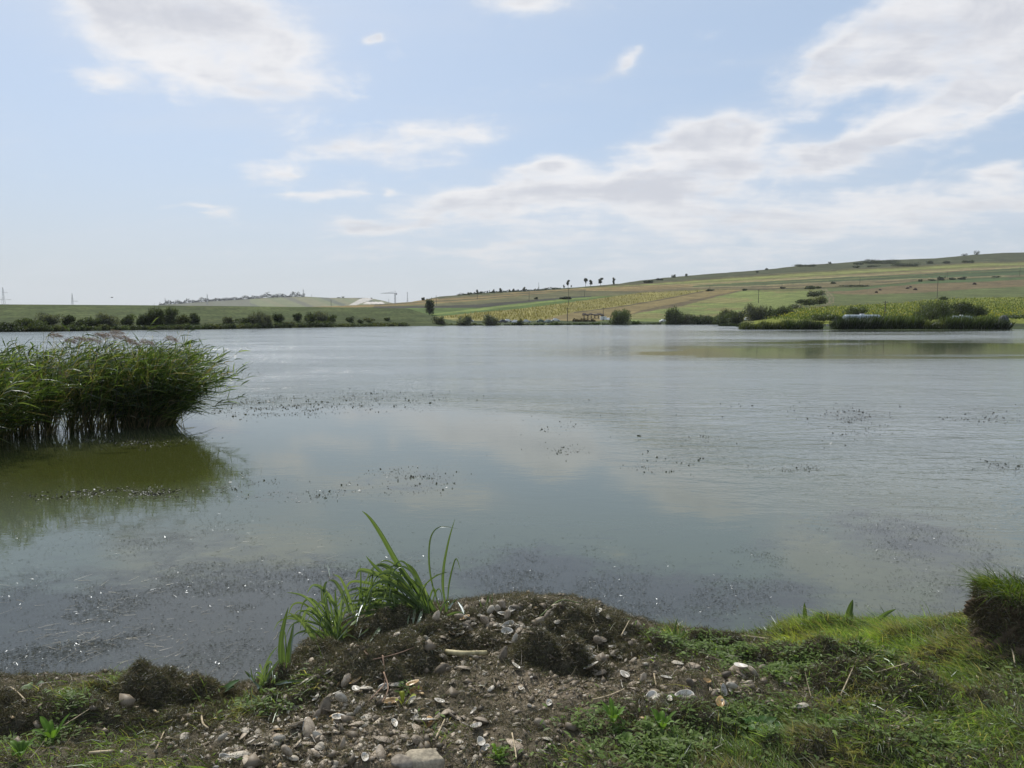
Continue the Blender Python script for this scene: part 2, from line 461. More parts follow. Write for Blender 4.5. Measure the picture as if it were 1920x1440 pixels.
gx = np.concatenate([-np.geomspace(60, 4.3, 26)[:-1], np.arange(-4.3, 4.3, .018), np.geomspace(4.3, 60, 26)])
gy = np.concatenate([-np.geomspace(60, .5, 18)[:-1], np.linspace(-.5, 1.7, 14)[:-1], np.arange(1.7, 5.8, .018), np.geomspace(5.85, 70, 30)])
GX, GY = np.meshgrid(gx, gy)
GZ = bank_h(GX, GY)
uu, vv = to_pix(GX, np.maximum(GY, .8), GZ)
kg = np.clip(gauss(uu, vv, GRASS), 0, 1)[..., None]; kd = np.clip(gauss(uu, vv, DARKW), 0, 1)[..., None]; ks_ = np.clip(gauss(uu, vv, SOIL), 0, 1)[..., None]
base_c = np.array([.100, .084, .054]); soil_c = np.array([.205, .165, .115])
Cg = base_c * (1 - ks_) + soil_c * ks_
Cg = Cg * (1 - kd * .75) + np.array([.035, .031, .020]) * kd * .75
Cg = Cg * (1 - kg * .6) + np.array([.035, .045, .015]) * kg * .6
Cg = Cg * (.7 + .6 * fbm(GX * 9, GY * 9, 3, 41))[..., None]
wet = sstep(.06, -.02, GZ)[..., None]
Cg = Cg * (1 - .5 * wet)
me = mesh_np('ground', np.stack([GX, GY, GZ], -1).reshape(-1, 3), [grid_faces(len(gx), len(gy))], Cg.reshape(-1, 3), True, [M_ground])
g_ob = link('ground', me); tag(g_ob, 'muddy near bank of the lake', None, None, 'structure'); 

# ================================================================== WATER
M_water, t, o = new_mat('lake_water')
pos = t.new('ShaderNodeNewGeometry').outputs['Position']
matA = t.attr('mat').outputs['Fac']; rufA = t.attr('ruffle').outputs['Fac']; sha = t.attr('reed_reflect_tint').outputs['Fac']
mn = t.noise(t.mapping(pos, sc=(1, 1.4, 1)), 2.6, 9, .72, .5)
matm = t.smooth(t.math('ADD', matA, t.math('MULTIPLY', t.math('SUBTRACT', mn, .5), 2.1)), .05, 1.05)
clearc = t.mix(t.smooth(rufA, .35, 1.0), (.080, .096, .072, 1), (.180, .205, .208, 1))  # paler colour on ruffled water stands in for bright sky reflection
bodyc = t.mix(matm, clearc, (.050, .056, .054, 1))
bodyc = t.mix(sha, bodyc, (.040, .046, .012, 1))  # dark olive reed reflection painted into the body colour
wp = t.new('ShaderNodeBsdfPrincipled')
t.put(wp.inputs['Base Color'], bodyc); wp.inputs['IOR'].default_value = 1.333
wp.inputs['Specular IOR Level'].default_value = .5
fine = t.noise(t.mapping(pos, sc=(.55, 1, 1), rot=(0, 0, .25)), 11.0, 3, .55, .35)
mid = t.noise(t.mapping(pos, sc=(.45, 1, 1), rot=(0, 0, .18)), 3.0, 4, .55, .4)
big = t.noise(t.mapping(pos, sc=(.5, 1, 1)), .7, 3, .5)
scum = t.noise(pos, 90, 4, .7)
rn = t.smooth(t.noise(t.mapping(pos, sc=(.35, 1, 1)), .22, 5, .6, .5), .35, .65, .55, 1.2)
ruf = t.math('MULTIPLY', rufA, rn)
h = t.math('ADD', t.math('MULTIPLY', fine, .35), t.math('MULTIPLY', mid, 1.0))
h = t.math('ADD', h, t.math('MULTIPLY', big, 1.2))
b1 = t.new('ShaderNodeBump'); b1.inputs['Distance'].default_value = .06
t.put(b1.inputs['Height'], h); t.put(b1.inputs['Strength'], t.math('ADD', t.math('MULTIPLY', ruf, 1.1), .026))
b2 = t.new('ShaderNodeBump'); b2.inputs['Distance'].default_value = .004
t.put(b2.inputs['Height'], scum); t.put(b2.inputs['Strength'], t.math('MULTIPLY', matm, .35)); t.put(b2.inputs['Normal'], b1.outputs[0])
t.put(wp.inputs['Normal'], b2.outputs[0])
t.put(wp.inputs['Roughness'], t.math('ADD', t.math('ADD', t.math('MULTIPLY', ruf, .13), .02), t.math('MULTIPLY', matm, .08)))
t.put(o.inputs[0], wp.outputs[0])

wv = np.concatenate([1460 - 3.0 * np.arange(0, 230), 770 - 2.0 * np.arange(0, 65), 640 - 1.0 * np.arange(0, 29), [611.0, 610, 609, 608.2, 607.6, 607.0]])
wu = np.linspace(-1500, 3300, 700)
WU, WV = np.meshgrid(wu, wv)
WX, WY = on_z(WU, WV)
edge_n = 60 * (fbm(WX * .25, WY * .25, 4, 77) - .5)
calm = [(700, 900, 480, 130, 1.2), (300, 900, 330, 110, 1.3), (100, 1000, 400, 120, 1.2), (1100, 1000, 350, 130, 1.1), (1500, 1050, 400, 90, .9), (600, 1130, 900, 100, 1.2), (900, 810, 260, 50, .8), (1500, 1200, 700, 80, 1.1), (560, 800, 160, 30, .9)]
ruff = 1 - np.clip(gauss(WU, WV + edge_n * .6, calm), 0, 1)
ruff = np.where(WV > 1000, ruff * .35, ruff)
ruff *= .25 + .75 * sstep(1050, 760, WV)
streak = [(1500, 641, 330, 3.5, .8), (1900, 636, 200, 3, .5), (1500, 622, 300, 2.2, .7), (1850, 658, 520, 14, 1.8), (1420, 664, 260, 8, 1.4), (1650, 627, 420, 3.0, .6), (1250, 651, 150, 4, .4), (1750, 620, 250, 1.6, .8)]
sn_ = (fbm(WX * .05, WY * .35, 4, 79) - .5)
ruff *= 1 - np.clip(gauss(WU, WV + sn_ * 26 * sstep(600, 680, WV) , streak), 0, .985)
MATB = [(120, 1170, 330, 100, 1.0), (420, 1200, 260, 90, .95), (330, 1010, 120, 30, .55), (450, 1080, 160, 50, .45), (660, 1100, 140, 50, .8), (120, 1230, 300, 70, 1.0), (1010, 1060, 90, 40, .7), (950, 1090, 160, 40, .6),
        (1240, 1110, 260, 50, .95, -6), (1480, 1110, 90, 30, .6), (1440, 1030, 60, 20, .5), (1700, 1010, 170, 50, .85, -12), (1850, 1120, 160, 60, .5), (770, 905, 110, 26, .35), (1600, 780, 90, 18, .45), (1300, 850, 90, 18, .3), (520, 930, 70, 14, .45),
        (1870, 770, 110, 24, .35), (640, 770, 160, 14, .3), (1650, 1180, 300, 30, .7), (1900, 870, 60, 14, .4), (1120, 1150, 200, 40, .7)]
matw = np.clip(gauss(WU, WV, MATB), 0, 1.1)
reed_reflect_tint = np.clip(gauss(WU, WV, [(100, 880, 420, 90, 1.0), (330, 860, 110, 50, .6)]), 0, 1)  # where the reeds' dark reflection and shade are painted on the water
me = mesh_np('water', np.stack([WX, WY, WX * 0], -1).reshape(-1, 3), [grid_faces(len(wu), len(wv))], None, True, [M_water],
             attrs={'mat': matw.ravel(), 'ruffle': ruff.ravel(), 'reed_reflect_tint': reed_reflect_tint.ravel()})
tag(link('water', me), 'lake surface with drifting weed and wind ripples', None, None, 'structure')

# the ground below and beyond everything
bm = MB(); bm.add([(-4500, -400, -2.6), (4500, -400, -2.6), (4500, 4600, -2.6), (-4500, 4600, -2.6)], [(0, 1, 2, 3)])
M_plain = simple('far_ground', (.10, .11, .06), .9, nscale=.02)
tag(bm.build('plain', M_plain), 'flat ground beyond the lake', None, None, 'structure')

# ================================================================== FAR LAND
M_field, t, o = new_mat('field_cover')
fp = t.new('ShaderNodeBsdfPrincipled'); fc = t.attr('Col').outputs[0]
fpos = t.new('ShaderNodeNewGeometry').outputs['Position']
ff = t.math('MULTIPLY', t.smooth(t.noise(fpos, .9, 6, .75), .3, .7, .62, 1.38), t.smooth(t.noise(fpos, .05, 4, .6), .3, .7, .85, 1.15))
sc = t.new('ShaderNodeVectorMath', operation='SCALE'); t.put(sc.inputs[0], fc); t.put(sc.inputs[3], ff)
t.put(fp.inputs['Base Color'], sc.outputs[0]); fp.inputs['Roughness'].default_value = .95; fp.inputs['Specular IOR Level'].default_value = .1
t.put(o.inputs[0], fp.outputs[0])

def interp_poly(u, pts): return np.interp(u, [p[0] for p in pts], [p[1] for p in pts])
def in_poly(u, v, poly):
    inside = np.zeros(u.shape, bool); n = len(poly)
    for i in range(n):
        x0, y0 = poly[i]; x1, y1 = poly[(i + 1) % n]
        if y0 == y1: continue
        c = ((y0 > v) != (y1 > v)) & (u < (x1 - x0) * (v - y0) / (y1 - y0) + x0)
        inside ^= c
    return inside

SKYL = [(560, 575.5), (640, 573.5), (700, 571), (770, 566), (800, 561), (825, 556), (900, 550), (1000, 544.5), (1100, 537), (1160, 532), (1200, 526), (1250, 520.5), (1300, 516), (1350, 512), (1400, 508.5), (1440, 505), (1500, 498), (1530, 495.5), (1560, 494), (1620, 489), (1700, 486.5), (1760, 484), (1830, 477), (1880, 474), (1920, 473), (2100, 462), (2500, 450)]
VSH = [(500, 611), (800, 610.8), (900, 610.5), (1000, 610), (1200, 608.8), (1300, 608.5), (1380, 608.8), (1400, 616.5), (1450, 618), (1700, 619), (1890, 618.5), (1900, 617.5), (2000, 618), (2500, 622)]
D594 = [(500, 430), (1320, 420), (1480, 250), (2500, 250)]
def hill_D(u, v):
    u = np.asarray(u, float); v = np.asarray(v, float)
    vs = interp_poly(u, VSH)
    Ds = on_z(u * 0 + 960, vs)[1]
    d5 = interp_poly(u, D594)
    far = d5 + (np.clip(594 - v, 0, 200) / 120.0) ** 1.25 * (1300 - d5)
    near = Ds + (d5 - Ds) * np.clip((vs - v) / (vs - 594), 0, 1)
    return np.where(v < 594, far, near)
def hill_pt(u, v):
    D = hill_D(u, v); x, y, z = at_depth(u, v, D); return float(x), float(y), float(z)

hu = np.arange(520, 2300, 2.5); hs = np.linspace(0, 1, 175)
HU, HS = np.meshgrid(hu, hs)
sky_v = interp_poly(HU, SKYL) + .9 * (fbm(HU / 14, HU * 0, 3, 3) - .5)
HV = interp_poly(HU, VSH) * (1 - HS) + sky_v * HS
HD = hill_D(HU, HV)
hx, hy, hz = at_depth(HU, HV, HD)
c = lambda *a: np.array(a)
HC_ = np.zeros(HU.shape + (3,)); HC_[:] = (.125, .135, .055)
Uj = HU + 5 * (fbm(HU / 30, HV / 3, 2, 9) - .5); Vj = HV + 1.0 * (fbm(HU / 22, HV / 4, 3, 8) - .5)
def band(top, bot, colr):
    m = (Vj >= interp_poly(HU, top)) & (Vj < interp_poly(HU, bot)) & (HU >= max(top[0][0], bot[0][0]) if False else (Vj >= interp_poly(HU, top)) & (Vj < interp_poly(HU, bot)))
    HC_[m] = colr
L0 = [(520, 500), (2300, 400)]
L1 = [(520, 560), (800, 562), (900, 556), (1000, 547), (1100, 539), (1200, 532), (1367, 520), (1471, 513), (1600, 504), (1707, 499.6), (1832, 492), (1920, 490), (2300, 482)]
L2 = [(520, 560), (1000, 547), (1100, 541), (1200, 535), (1304, 532), (1408, 525.6), (1600, 514), (1700, 508), (1920, 498), (2300, 490)]
L3 = [(520, 560), (1000, 548), (1100, 543), (1200, 540), (1346, 533), (1600, 519), (1707, 515), (1920, 502), (2300, 494)]
L4 = [(520, 560), (1000, 549), (1100, 545), (1200, 543), (1408, 537), (1600, 528), (1728, 523.5), (1920, 517), (2300, 512)]
L5 = [(520, 560), (1000, 549), (1098, 546), (1200, 547.5), (1325, 542), (1450, 540), (1614, 537), (1676, 531), (1728, 526), (1832, 521), (1920, 519), (2300, 515)]
band(L0, L1, c(.080, .088, .050)); band(L1, L2, c(.175, .185, .075)); band(L2, L3, c(.165, .140, .085)); band(L3, L4, c(.070, .095, .045)); band(L4, L5, c(.135, .115, .070))
# thin pale baulks between the strips
for Lb, dv, cc in ((L1, 0, c(.11, .10, .06)), (L2, 3.0, c(.19, .185, .09)), (L3, -2.5, c(.19, .16, .095)), (L3, 3.2, c(.12, .13, .06)), (L4, -1, c(.18, .165, .10)), (L4, 5, c(.17, .15, .09)), (L5, 2, c(.085, .075, .045))):
    m = (np.abs(Vj - interp_poly(HU, Lb) - dv) < .9) & (HU > 1120); HC_[m] = cc
# left half of the hill
M0 = [(520, 500), (900, 552), (1000, 546.5), (1100, 540), (1200, 534)]
tan = in_poly(Uj, Vj, [(560, 577), (642, 572), (770, 564), (830, 558.5), (912, 553), (1000, 546), (1100, 540), (1200, 536), (1300, 534), (1300, 538), (1190, 545), (1098, 545), (1046, 547), (1000, 553), (912, 562), (819, 569), (770, 572), (680, 576), (600, 580)])
HC_[tan] = c(.205, .160, .085)
for a in ([(820, 560), (900, 555.5), (1000, 549), (1100, 543)], [(700, 572), (800, 566), (900, 560), (1000, 552.5), (1100, 545)]):
    m = (np.abs(Vj - interp_poly(HU, a)) < .8) & (HU > a[0][0]) & (HU < a[-1][0]); HC_[m] = c(.095, .090, .05)
HC_[in_poly(Uj, Vj, [(770, 573), (819, 569.5), (912, 563), (1000, 553.5), (1046, 547.5), (1098, 546), (1200, 548), (1192, 550), (1150, 554), (1067, 557), (1004, 562.5), (900, 573), (819, 576)])] = c(.115, .115, .065)
HC_[in_poly(Uj, Vj, [(700, 574.5), (819, 573.5), (900, 570.5), (1004, 562), (1067, 556.5), (1110, 555), (1110, 557.5), (1004, 565.5), (900, 577), (819, 578), (700, 578)])] = c(.060, .062, .048)
HC_[in_poly(Uj, Vj, [(740, 578), (819, 577.5), (900, 577), (1004, 566), (1067, 559), (1150, 554.5), (1140, 557), (1067, 567), (983, 578), (900, 587), (829, 592), (740, 592)])] = c(.085, .125, .038)
HC_[in_poly(Uj, Vj, [(800, 590), (819, 587), (900, 577.8), (1004, 566.8), (1067, 559.6), (1140, 555.5), (1130, 557), (1067, 562.5), (983, 572.5), (900, 582), (829, 589), (740, 596)])] = c(.150, .195, .065)
HC_[in_poly(Uj, Vj, [(815, 598), (829, 593), (871, 588.5), (983, 578), (1067, 567), (1150, 556), (1200, 549), (1325, 543), (1300, 550), (1171, 573), (1077, 585), (1025, 598), (1000, 601), (900, 601)])] = c(.215, .195, .078)
HC_[in_poly(Uj, Vj, [(1000, 602), (1025, 598), (1077, 585), (1171, 573), (1300, 550), (1325, 543), (1400, 543), (1346, 556), (1277, 573), (1200, 585), (1120, 604)])] = c(.190, .155, .080)
HC_[in_poly(Uj, Vj, [(1180, 589), (1200, 582), (1300, 562), (1394, 543), (1400, 545), (1346, 556), (1277, 574), (1200, 588)])] = c(.120, .100, .062)
m = (np.abs(Vj - interp_poly(HU, [(1077, 586), (1171, 574), (1240, 562), (1320, 546)])) < 1.0) & (HU > 1077) & (HU < 1320); HC_[m] = c(.10, .085, .05)
green = in_poly(Uj, Vj, [(1100, 606), (1200, 586), (1277, 574.6), (1346, 556), (1394, 545), (1515, 546), (1520, 556), (1480, 580), (1380, 606)])
HC_[green] = c(.150, .180, .070)
HC_[green & (fbm(HU / 60 + HV / 9, HV / 5, 3, 15) > .53)] = c(.175, .170, .080)
HC_[in_poly(Uj, Vj, [(1530, 545), (1542, 541), (1666, 533), (1728, 527), (1832, 520.5), (1920, 519), (2300, 512), (2300, 575), (1920, 558), (1770, 561), (1687, 569), (1520, 578), (1440, 590), (1480, 578), (1545, 560)])] = c(.105, .125, .055)
HC_[in_poly(Uj, Vj, [(1545, 548), (1600, 543), (1666, 536.5), (1728, 532), (1832, 529), (1920, 524), (2300, 518), (2300, 536), (1920, 537), (1832, 541), (1728, 549), (1640, 552), (1580, 552)])] = c(.150, .122, .075)
HC_[in_poly(Uj, Vj, [(1545, 546), (1600, 542), (1666, 534), (1728, 528), (1832, 522), (1920, 520), (2300, 514), (2300, 518), (1920, 524), (1832, 528), (1728, 532), (1666, 537), (1600, 545)])] = c(.085, .120, .055)
sunf = in_poly(Uj, Vj, [(1430, 592), (1480, 580), (1520, 577), (1687, 568), (1770, 560), (1920, 557), (2300, 550), (2300, 612), (1400, 612)])
HC_[sunf] = c(.200, .225, .050)
HC_[Vj > interp_poly(HU, [(520, 602), (800, 602), (1000, 601), (1380, 604), (1400, 608), (1900, 606), (2300, 608)])] = c(.060, .076, .034)
# cart track with two pale ruts
for du in (0, 7):
    m = np.abs(Uj - du - interp_poly(HV, [(541, 1540), (552, 1551), (560, 1556), (566, 1556), (574, 1540), (580, 1510)])) < 1.8
    HC_[m & (HV > 541) & (HV < 580)] = c(.17, .15, .11)
hm_ = np.array([.125, .128, .062]); HC_ = hm_ + (HC_ - hm_) * 1.2; HC_ = np.maximum(HC_, .02) * np.array([.78, .78, .60])
M3L = [(520, 592), (829, 590), (983, 578), (1067, 567), (1150, 556), (1300, 548), (1480, 545), (1700, 540), (1920, 535), (2300, 528)]
t1_ = (HV - interp_poly(HU, L1)) / np.maximum(interp_poly(HU, L5) - interp_poly(HU, L1), 1e-3)
st_ = .66 + .68 * ((np.floor(t1_ * 13) * 37.7 % 7) / 7); HC_ *= np.where((t1_ > -.12) & (t1_ < 1.12) & (HU > 880), st_, 1)[..., None]
HC_[sunf] *= .72
HC_ *= (.66 + .68 * fbm(HU / 26, HV / 1.3, 4, 51))[..., None] * (.85 + .3 * fbm(HU / 5, HV / 1.2, 3, 53))[..., None]
fur_ = np.sin((HV - interp_poly(HU, M3L)) * 3.3 + fbm(HU / 60, HV / 6, 2, 5) * 5); HC_ *= (1 + .12 * fur_ * (HV < 600))[..., None]
spk = vnoise(HU / 2.6, HV / 1.1, 61)
HC_[sunf] *= (.65 + .8 * spk[sunf])[:, None]
# ground drops away behind the skyline so that the hill is a body, not a sheet
back = np.stack([hx[-1] * 1.25, hy[-1] * 1.25, hz[-1] * .9 - 4], -1)[None]; back2 = np.stack([hx[-1] * 1.9, hy[-1] * 1.9, hz[-1] * 0 - 3], -1)[None]
front = np.stack([hx[0], hy[0] - 6, hz[0] * 0 - 2.5], -1)[None]
HVt = np.concatenate([front, np.stack([hx, hy, hz], -1), back, back2]); HCt = np.concatenate([HC_[:1], HC_, HC_[-1:], HC_[-1:]])
me = mesh_np('hillside', HVt.reshape(-1, 3), [grid_faces(len(hu), HVt.shape[0])], HCt.reshape(-1, 3), True, [M_field])
tag(link('hillside', me), 'long slope with strips of farmland', None, None, 'structure')

# far left hill with vineyard-like strips
SK2 = [(230, 586), (300, 571.5), (345, 568.5), (400, 564), (440, 562), (500, 558), (545, 556), (570, 556), (620, 558.5), (690, 558.5), (715, 563), (735, 568), (770, 576), (800, 582)]
fu = np.arange(230, 800, 2.0); fs = np.linspace(0, 1, 30)
FU, FS = np.meshgrid(fu, fs)
FV = 590 * (1 - FS) + interp_poly(FU, SK2) * FS
FD = 1500 + 900 * FS
fx, fy, fz = at_depth(FU, FV, FD)
FC = np.zeros(FU.shape + (3,)); FC[:] = (.115, .125, .065)
k = FU - (575 - FV) * -3.2 * 0
strip = np.floor((FU + (FV - 557) * -2.6) / 17.0)
pal = np.array([(.125, .14, .07), (.105, .105, .075), (.15, .15, .08), (.085, .095, .065), (.135, .15, .075), (.12, .115, .07), (.155, .15, .085)])
hsh = (np.abs(np.sin(strip * 12.9898)) * 43758.5).astype(int) % len(pal)
FC = pal[hsh]
FC[(FU < 470)] = (.105, .11, .075)
FC[in_poly(FU, FV, [(480, 568), (530, 565), (620, 571), (480, 574)]) & (FU < 475)] = (.16, .15, .08)
FC[in_poly(FU, FV, [(677, 560), (695, 557), (705, 559), (668, 572), (655, 572)])] = (.40, .38, .34)
FC[in_poly(FU, FV, [(688, 566), (716, 566), (722, 570), (680, 570)])] = (.50, .47, .42)
back = np.stack([fx[-1] * 1.4, fy[-1] * 1.4, fz[-1] * 0 - 3], -1)[None]
FVt = np.concatenate([np.stack([fx, fy, fz], -1), back]); FCt = np.concatenate([FC, FC[-1:]])
me = mesh_np('far_hill', FVt.reshape(-1, 3), [grid_faces(len(fu), FVt.shape[0])], FCt.reshape(-1, 3), True, [M_field])
tag(link('far_hill', me), 'low distant hill with a pale quarry cut', None, None, 'structure')

# grassy dam along the left shore
DVS = [(-1600, 690), (-900, 655), (-500, 640), (0, 622.5), (80, 622), (250, 619), (400, 617.5), (600, 613.8), (700, 612.3), (780, 611.4), (860, 610.7)]
DVC = [(-1600, 545), (-900, 558), (-500, 565), (0, 570.6), (300, 572.5), (500, 574.8), (700, 576.8), (765, 578.5), (810, 592), (860, 604)]
du_ = np.arange(-1600, 862, 4.0); ds = np.linspace(0, 1, 44)
DU, DS = np.meshgrid(du_, ds)
DV = interp_poly(DU, DVS) * (1 - DS) + interp_poly(DU, DVC) * DS
Ds0 = on_z(DU * 0 + 960, interp_poly(DU, DVS))[1]
DD = Ds0 + (22 + .04 * Ds0) * DS ** 1.1
dx, dy, dz = at_depth(DU, DV, DD)
DC = np.zeros(DU.shape + (3,)); DC[:] = (.052, .073, .023)
n_ = fbm(DU / 40, DV / 2.2, 4, 71)[..., None]
DC = DC * (.75 + .5 * n_); DC = DC * (1 - .25 * sstep(.6, .1, DS)[..., None]) + np.array([.03, .022, .01]) * sstep(.45, .7, n_) * .5
crest = np.stack([dx[-1] * 1.03, dy[-1] * 1.03, dz[-1]], -1)[None]; foot = np.stack([dx[-1] * 1.25, dy[-1] * 1.25, dz[-1] * 0 - 2.5], -1)[None]
fr = np.stack([dx[0], dy[0] - 5, dz[0] * 0 - 2.5], -1)[None]
DVt = np.concatenate([fr, np.stack([dx, dy, dz], -1), crest, foot]); DCt = np.concatenate([DC[:1], DC, DC[-1:], DC[-1:]])
me = mesh_np('dam_embankment', DVt.reshape(-1, 3), [grid_faces(len(du_), DVt.shape[0])], DCt.reshape(-1, 3), True, [M_field])
tag(link('dam_embankment', me), 'long even grassy dam along the left shore', None, None, 'structure')
def dam_pt(u, v):
    vs = np.interp(u, *zip(*DVS)); vc = np.interp(u, *zip(*DVC)); s_ = np.clip((vs - v) / (vs - vc), 0, 1)
    D0 = float(on_z(960, vs)[1]); D = D0 + (22 + .04 * D0) * s_ ** 1.1
    x, y, z = at_depth(u, v, D); return float(x), float(y), float(z)
# ================================================================== COVER OF THE BANK
rng = np.random.default_rng(7)
def scatter_bank(n, dens, xlim=(-4.6, 5.2), ylim=(1.9, 6.0), dmin=.0):
    n = int(n * 1.35)
    """uniform world points thinned by a density given on the photo"""
    out = []; got = 0
    while got < n:
        x = rng.uniform(*xlim, 40000); y = rng.uniform(*ylim, 40000)
        ok = (y_shore(x) - y) > dmin
        x = x[ok]; y = y[ok]; z = bank_h(x, y)
        u, v = to_pix(x, y, z)
        inv = (u > -500) & (u < 2600) & (v < 1540); u = np.clip(u, 0, 1920)
        p = np.clip(dens(u, v), 0, 1) * inv
        keep = rng.random(len(x)) < p
        out.append(np.stack([x[keep], y[keep], z[keep]], -1)); got += keep.sum()
        if len(out) > 400: break
    return np.concatenate(out)[:n]
def clumpy(P, s, seed, lo=.42, hi=.58): return sstep(lo, hi, fbm(P[:, 0] * s, P[:, 1] * s, 3, seed))

# heaps of raked-out weed: each a lump with its own fibres
def heap_z(hp, x, y):
    cx, cy, rx, ry, H, rot, seed = hp
    dx_ = x - cx; dy_ = y - cy
    a = (dx_ * math.cos(rot) + dy_ * math.sin(rot)) / (rx * 1.2); b = (-dx_ * math.sin(rot) + dy_ * math.cos(rot)) / (ry * 1.2)
    r = np.sqrt(a * a + b * b) * (1 + .9 * (fbm(x * 7, y * 7, 3, seed) - .5))
    e = np.clip(1 - r * r, 0, 1) ** .95
    return H * e * (.30 + .9 * fbm(x * 9, y * 9, 2, seed + 3) + .55 * fbm(x * 30, y * 30, 3, seed + 4)), r
HEAPS = [
 # u, v of the base middle, radii along and across the picture (m), height, label
 (318, 1318, .27, .17, .17, 0, 'dark heap of raked-out waterweed at the water edge, largest on the left'),
 (60, 1338, .42, .16, .10, .1, 'low dark weed heap in the left corner with dry reed stems lying on it'),
 (385, 1352, .18, .10, .07, 0, 'small dark weed heap right behind the shells at lower left'),
 (672, 1262, .36, .20, .13, .35, 'long dark weed heap beneath the bent sedge leaves'),
 (800, 1208, .30, .15, .09, .25, 'weed heap at the foot of the tall sedge leaves'),
 (612, 1240, .20, .14, .08, .9, 'weed heap on the left slope of the mound, down at the water'),
 (735, 1186, .30, .12, .08, .3, 'weed heap on the back rim of the mound behind the sedge'),
 (1010, 1150, .30, .09, .05, 0, 'thin weed heap on the far rim of the mound top'),
 (1036, 1248, .20, .13, .15, -.1, 'round dark weed clump in the middle of the shell mound'),
 (1112, 1200, .25, .14, .13, 0, 'dark weed hump at the right end of the shell mound, against the water'),
 (1215, 1225, .20, .10, .07, -.2, 'low weed heap sloping off the right side of the mound'),
 (1338, 1214, .17, .09, .08, 0, 'small round weed tump at the water edge right of the mound'),
 (1530, 1240, .42, .13, .09, -.2, 'long dark bank of weed between two strips of green herbs'),
 (1640, 1292, .34, .14, .11, -.4, 'dark weed ridge running down to the trodden grass on the right'),
 (1540, 1180, .26, .08, .06, 0, 'low weed fringe behind the yellow-green grass tuft at the water edge'),
 (1735, 1196, .34, .08, .05, 0, 'thin dark weed fringe along the water edge left of the turf block'),
 (1905, 1230, .30, .14, .10, 0, 'dark weed heap under the tall turf block at the right edge'),
 (1570, 1408, .34, .12, .07, 0, 'flat dark weed heap lying in the grass at lower right'),
 (1290, 1350, .28, .10, .05, 0, 'thin dark weed heap in front of the open butterfly mussel'),
]
HP = []
def fibre_fuzz(P, N, n_per, L0, W0, seed, dark=1.0):
    r = np.random.default_rng(seed)
    k = len(P) * n_per
    B = np.repeat(P, n_per, 0) + r.normal(0, .006, (k, 3)); NN = np.repeat(N, n_per, 0)
    D = NN * r.uniform(.15, 1.0, (k, 1)) + r.normal(0, .75, (k, 3)); D /= np.linalg.norm(D, axis=1, keepdims=True)
    L = L0 * r.uniform(.5, 1.6, k); W = W0 * r.uniform(.6, 1.5, k)
    bend = r.normal(0, .35, (k, 3)) * L[:, None]; bend[:, 2] -= .25 * L
    tone = np.repeat(fbm(P[:, 0] * 14, P[:, 1] * 14, 2, seed), n_per)
    pal = np.array([(.062, .056, .034), (.105, .092, .056), (.145, .125, .078), (.095, .105, .040), (.27, .225, .15)])
    ci = r.choice(5, k, p=[.33, .28, .2, .13, .06]); cc = pal[ci] * (.6 + .9 * tone)[:, None] * dark * r.uniform(.8, 1.25, (k, 1))
    return ribbons(B, D, L, W, bend, 2, colr=cc, taper='tip', rng=r)
M_peat = simple('wet_weed_mass', (.066, .057, .036), .8, nscale=40, bump=.6)
for i, (hu_, hv_, rx, ry, H, rot, lab) in enumerate(HEAPS):
    g = ground_at(hu_, hv_)
    hp = (g[0], g[1], rx, ry, H, rot, 100 + i * 5); HP.append(hp)
    n = 54
    lx = np.linspace(-1.55, 1.55, n) * max(rx, ry) + g[0]; ly = np.linspace(-1.55, 1.55, n) * max(rx, ry) + g[1]
    AX, AY = np.meshgrid(lx, ly)
    e, r_ = heap_z(hp, AX, AY)
    AZ = np.maximum(bank_h(AX, AY), -.02) + e - .004
    AZ = np.where(r_ > 1.0, bank_h(AX, AY) - .03, AZ)
    V = np.stack([AX - g[0], AY - g[1], AZ - g[2]], -1).reshape(-1, 3)
    fa = grid_faces(n, n); rr = r_.ravel(); fa = fa[(rr[fa] < 1.12).any(1)]
    used, inv = np.unique(fa, return_inverse=True)
    me = mesh_np('weed_heap', V[used], [inv.reshape(fa.shape)], None, True, [M_peat])
    root = empty('weed_heap', tuple(g)); tag(root, lab, 'weed heap', 'heaps of raked-out waterweed on the bank')
    link('weed_mass', me, root)
    m = int(5200 * rx * ry / .04)
    m = max(1400, min(int(m * 1.2), 8000))
    pr = np.random.default_rng(900 + i)
    q = pr.uniform(-1.6, 1.6, (m * 3, 2)) * max(rx, ry) + [g[0], g[1]]
    ee, r2 = heap_z(hp, q[:, 0], q[:, 1]); ok = r2 < 1.05 + .25 * pr.random(len(r2)) ** 2
    q = q[ok][:m]; ee = ee[ok][:m]
    zz_ = np.maximum(bank_h(q[:, 0], q[:, 1]), -.02) + ee
    e1 = .01
    gxx = (heap_z(hp, q[:, 0] + e1, q[:, 1])[0] - ee) / e1; gyy = (heap_z(hp, q[:, 0], q[:, 1] + e1)[0] - ee) / e1
    N = np.stack([-gxx, -gyy, np.ones(len(q))], -1); N /= np.linalg.norm(N, axis=1, keepdims=True)
    P = np.stack([q[:, 0], q[:, 1], zz_], -1)
    V, Fq, C = fibre_fuzz(P - g, N, 6, .019, .0024, 300 + i)
    me = mesh_np('weed_fibres', V, [Fq], C, False, [M_weed])
    tag(link('weed_fibres', me, root), kind='stuff')
def surf(x, y):
    z = bank_h(x, y)
    s = z
    for hp in HP:
        e, r_ = heap_z(hp, x, y); s = np.maximum(s, np.where(r_ < 1, np.maximum(z, -.02) + e, -9))
    return s

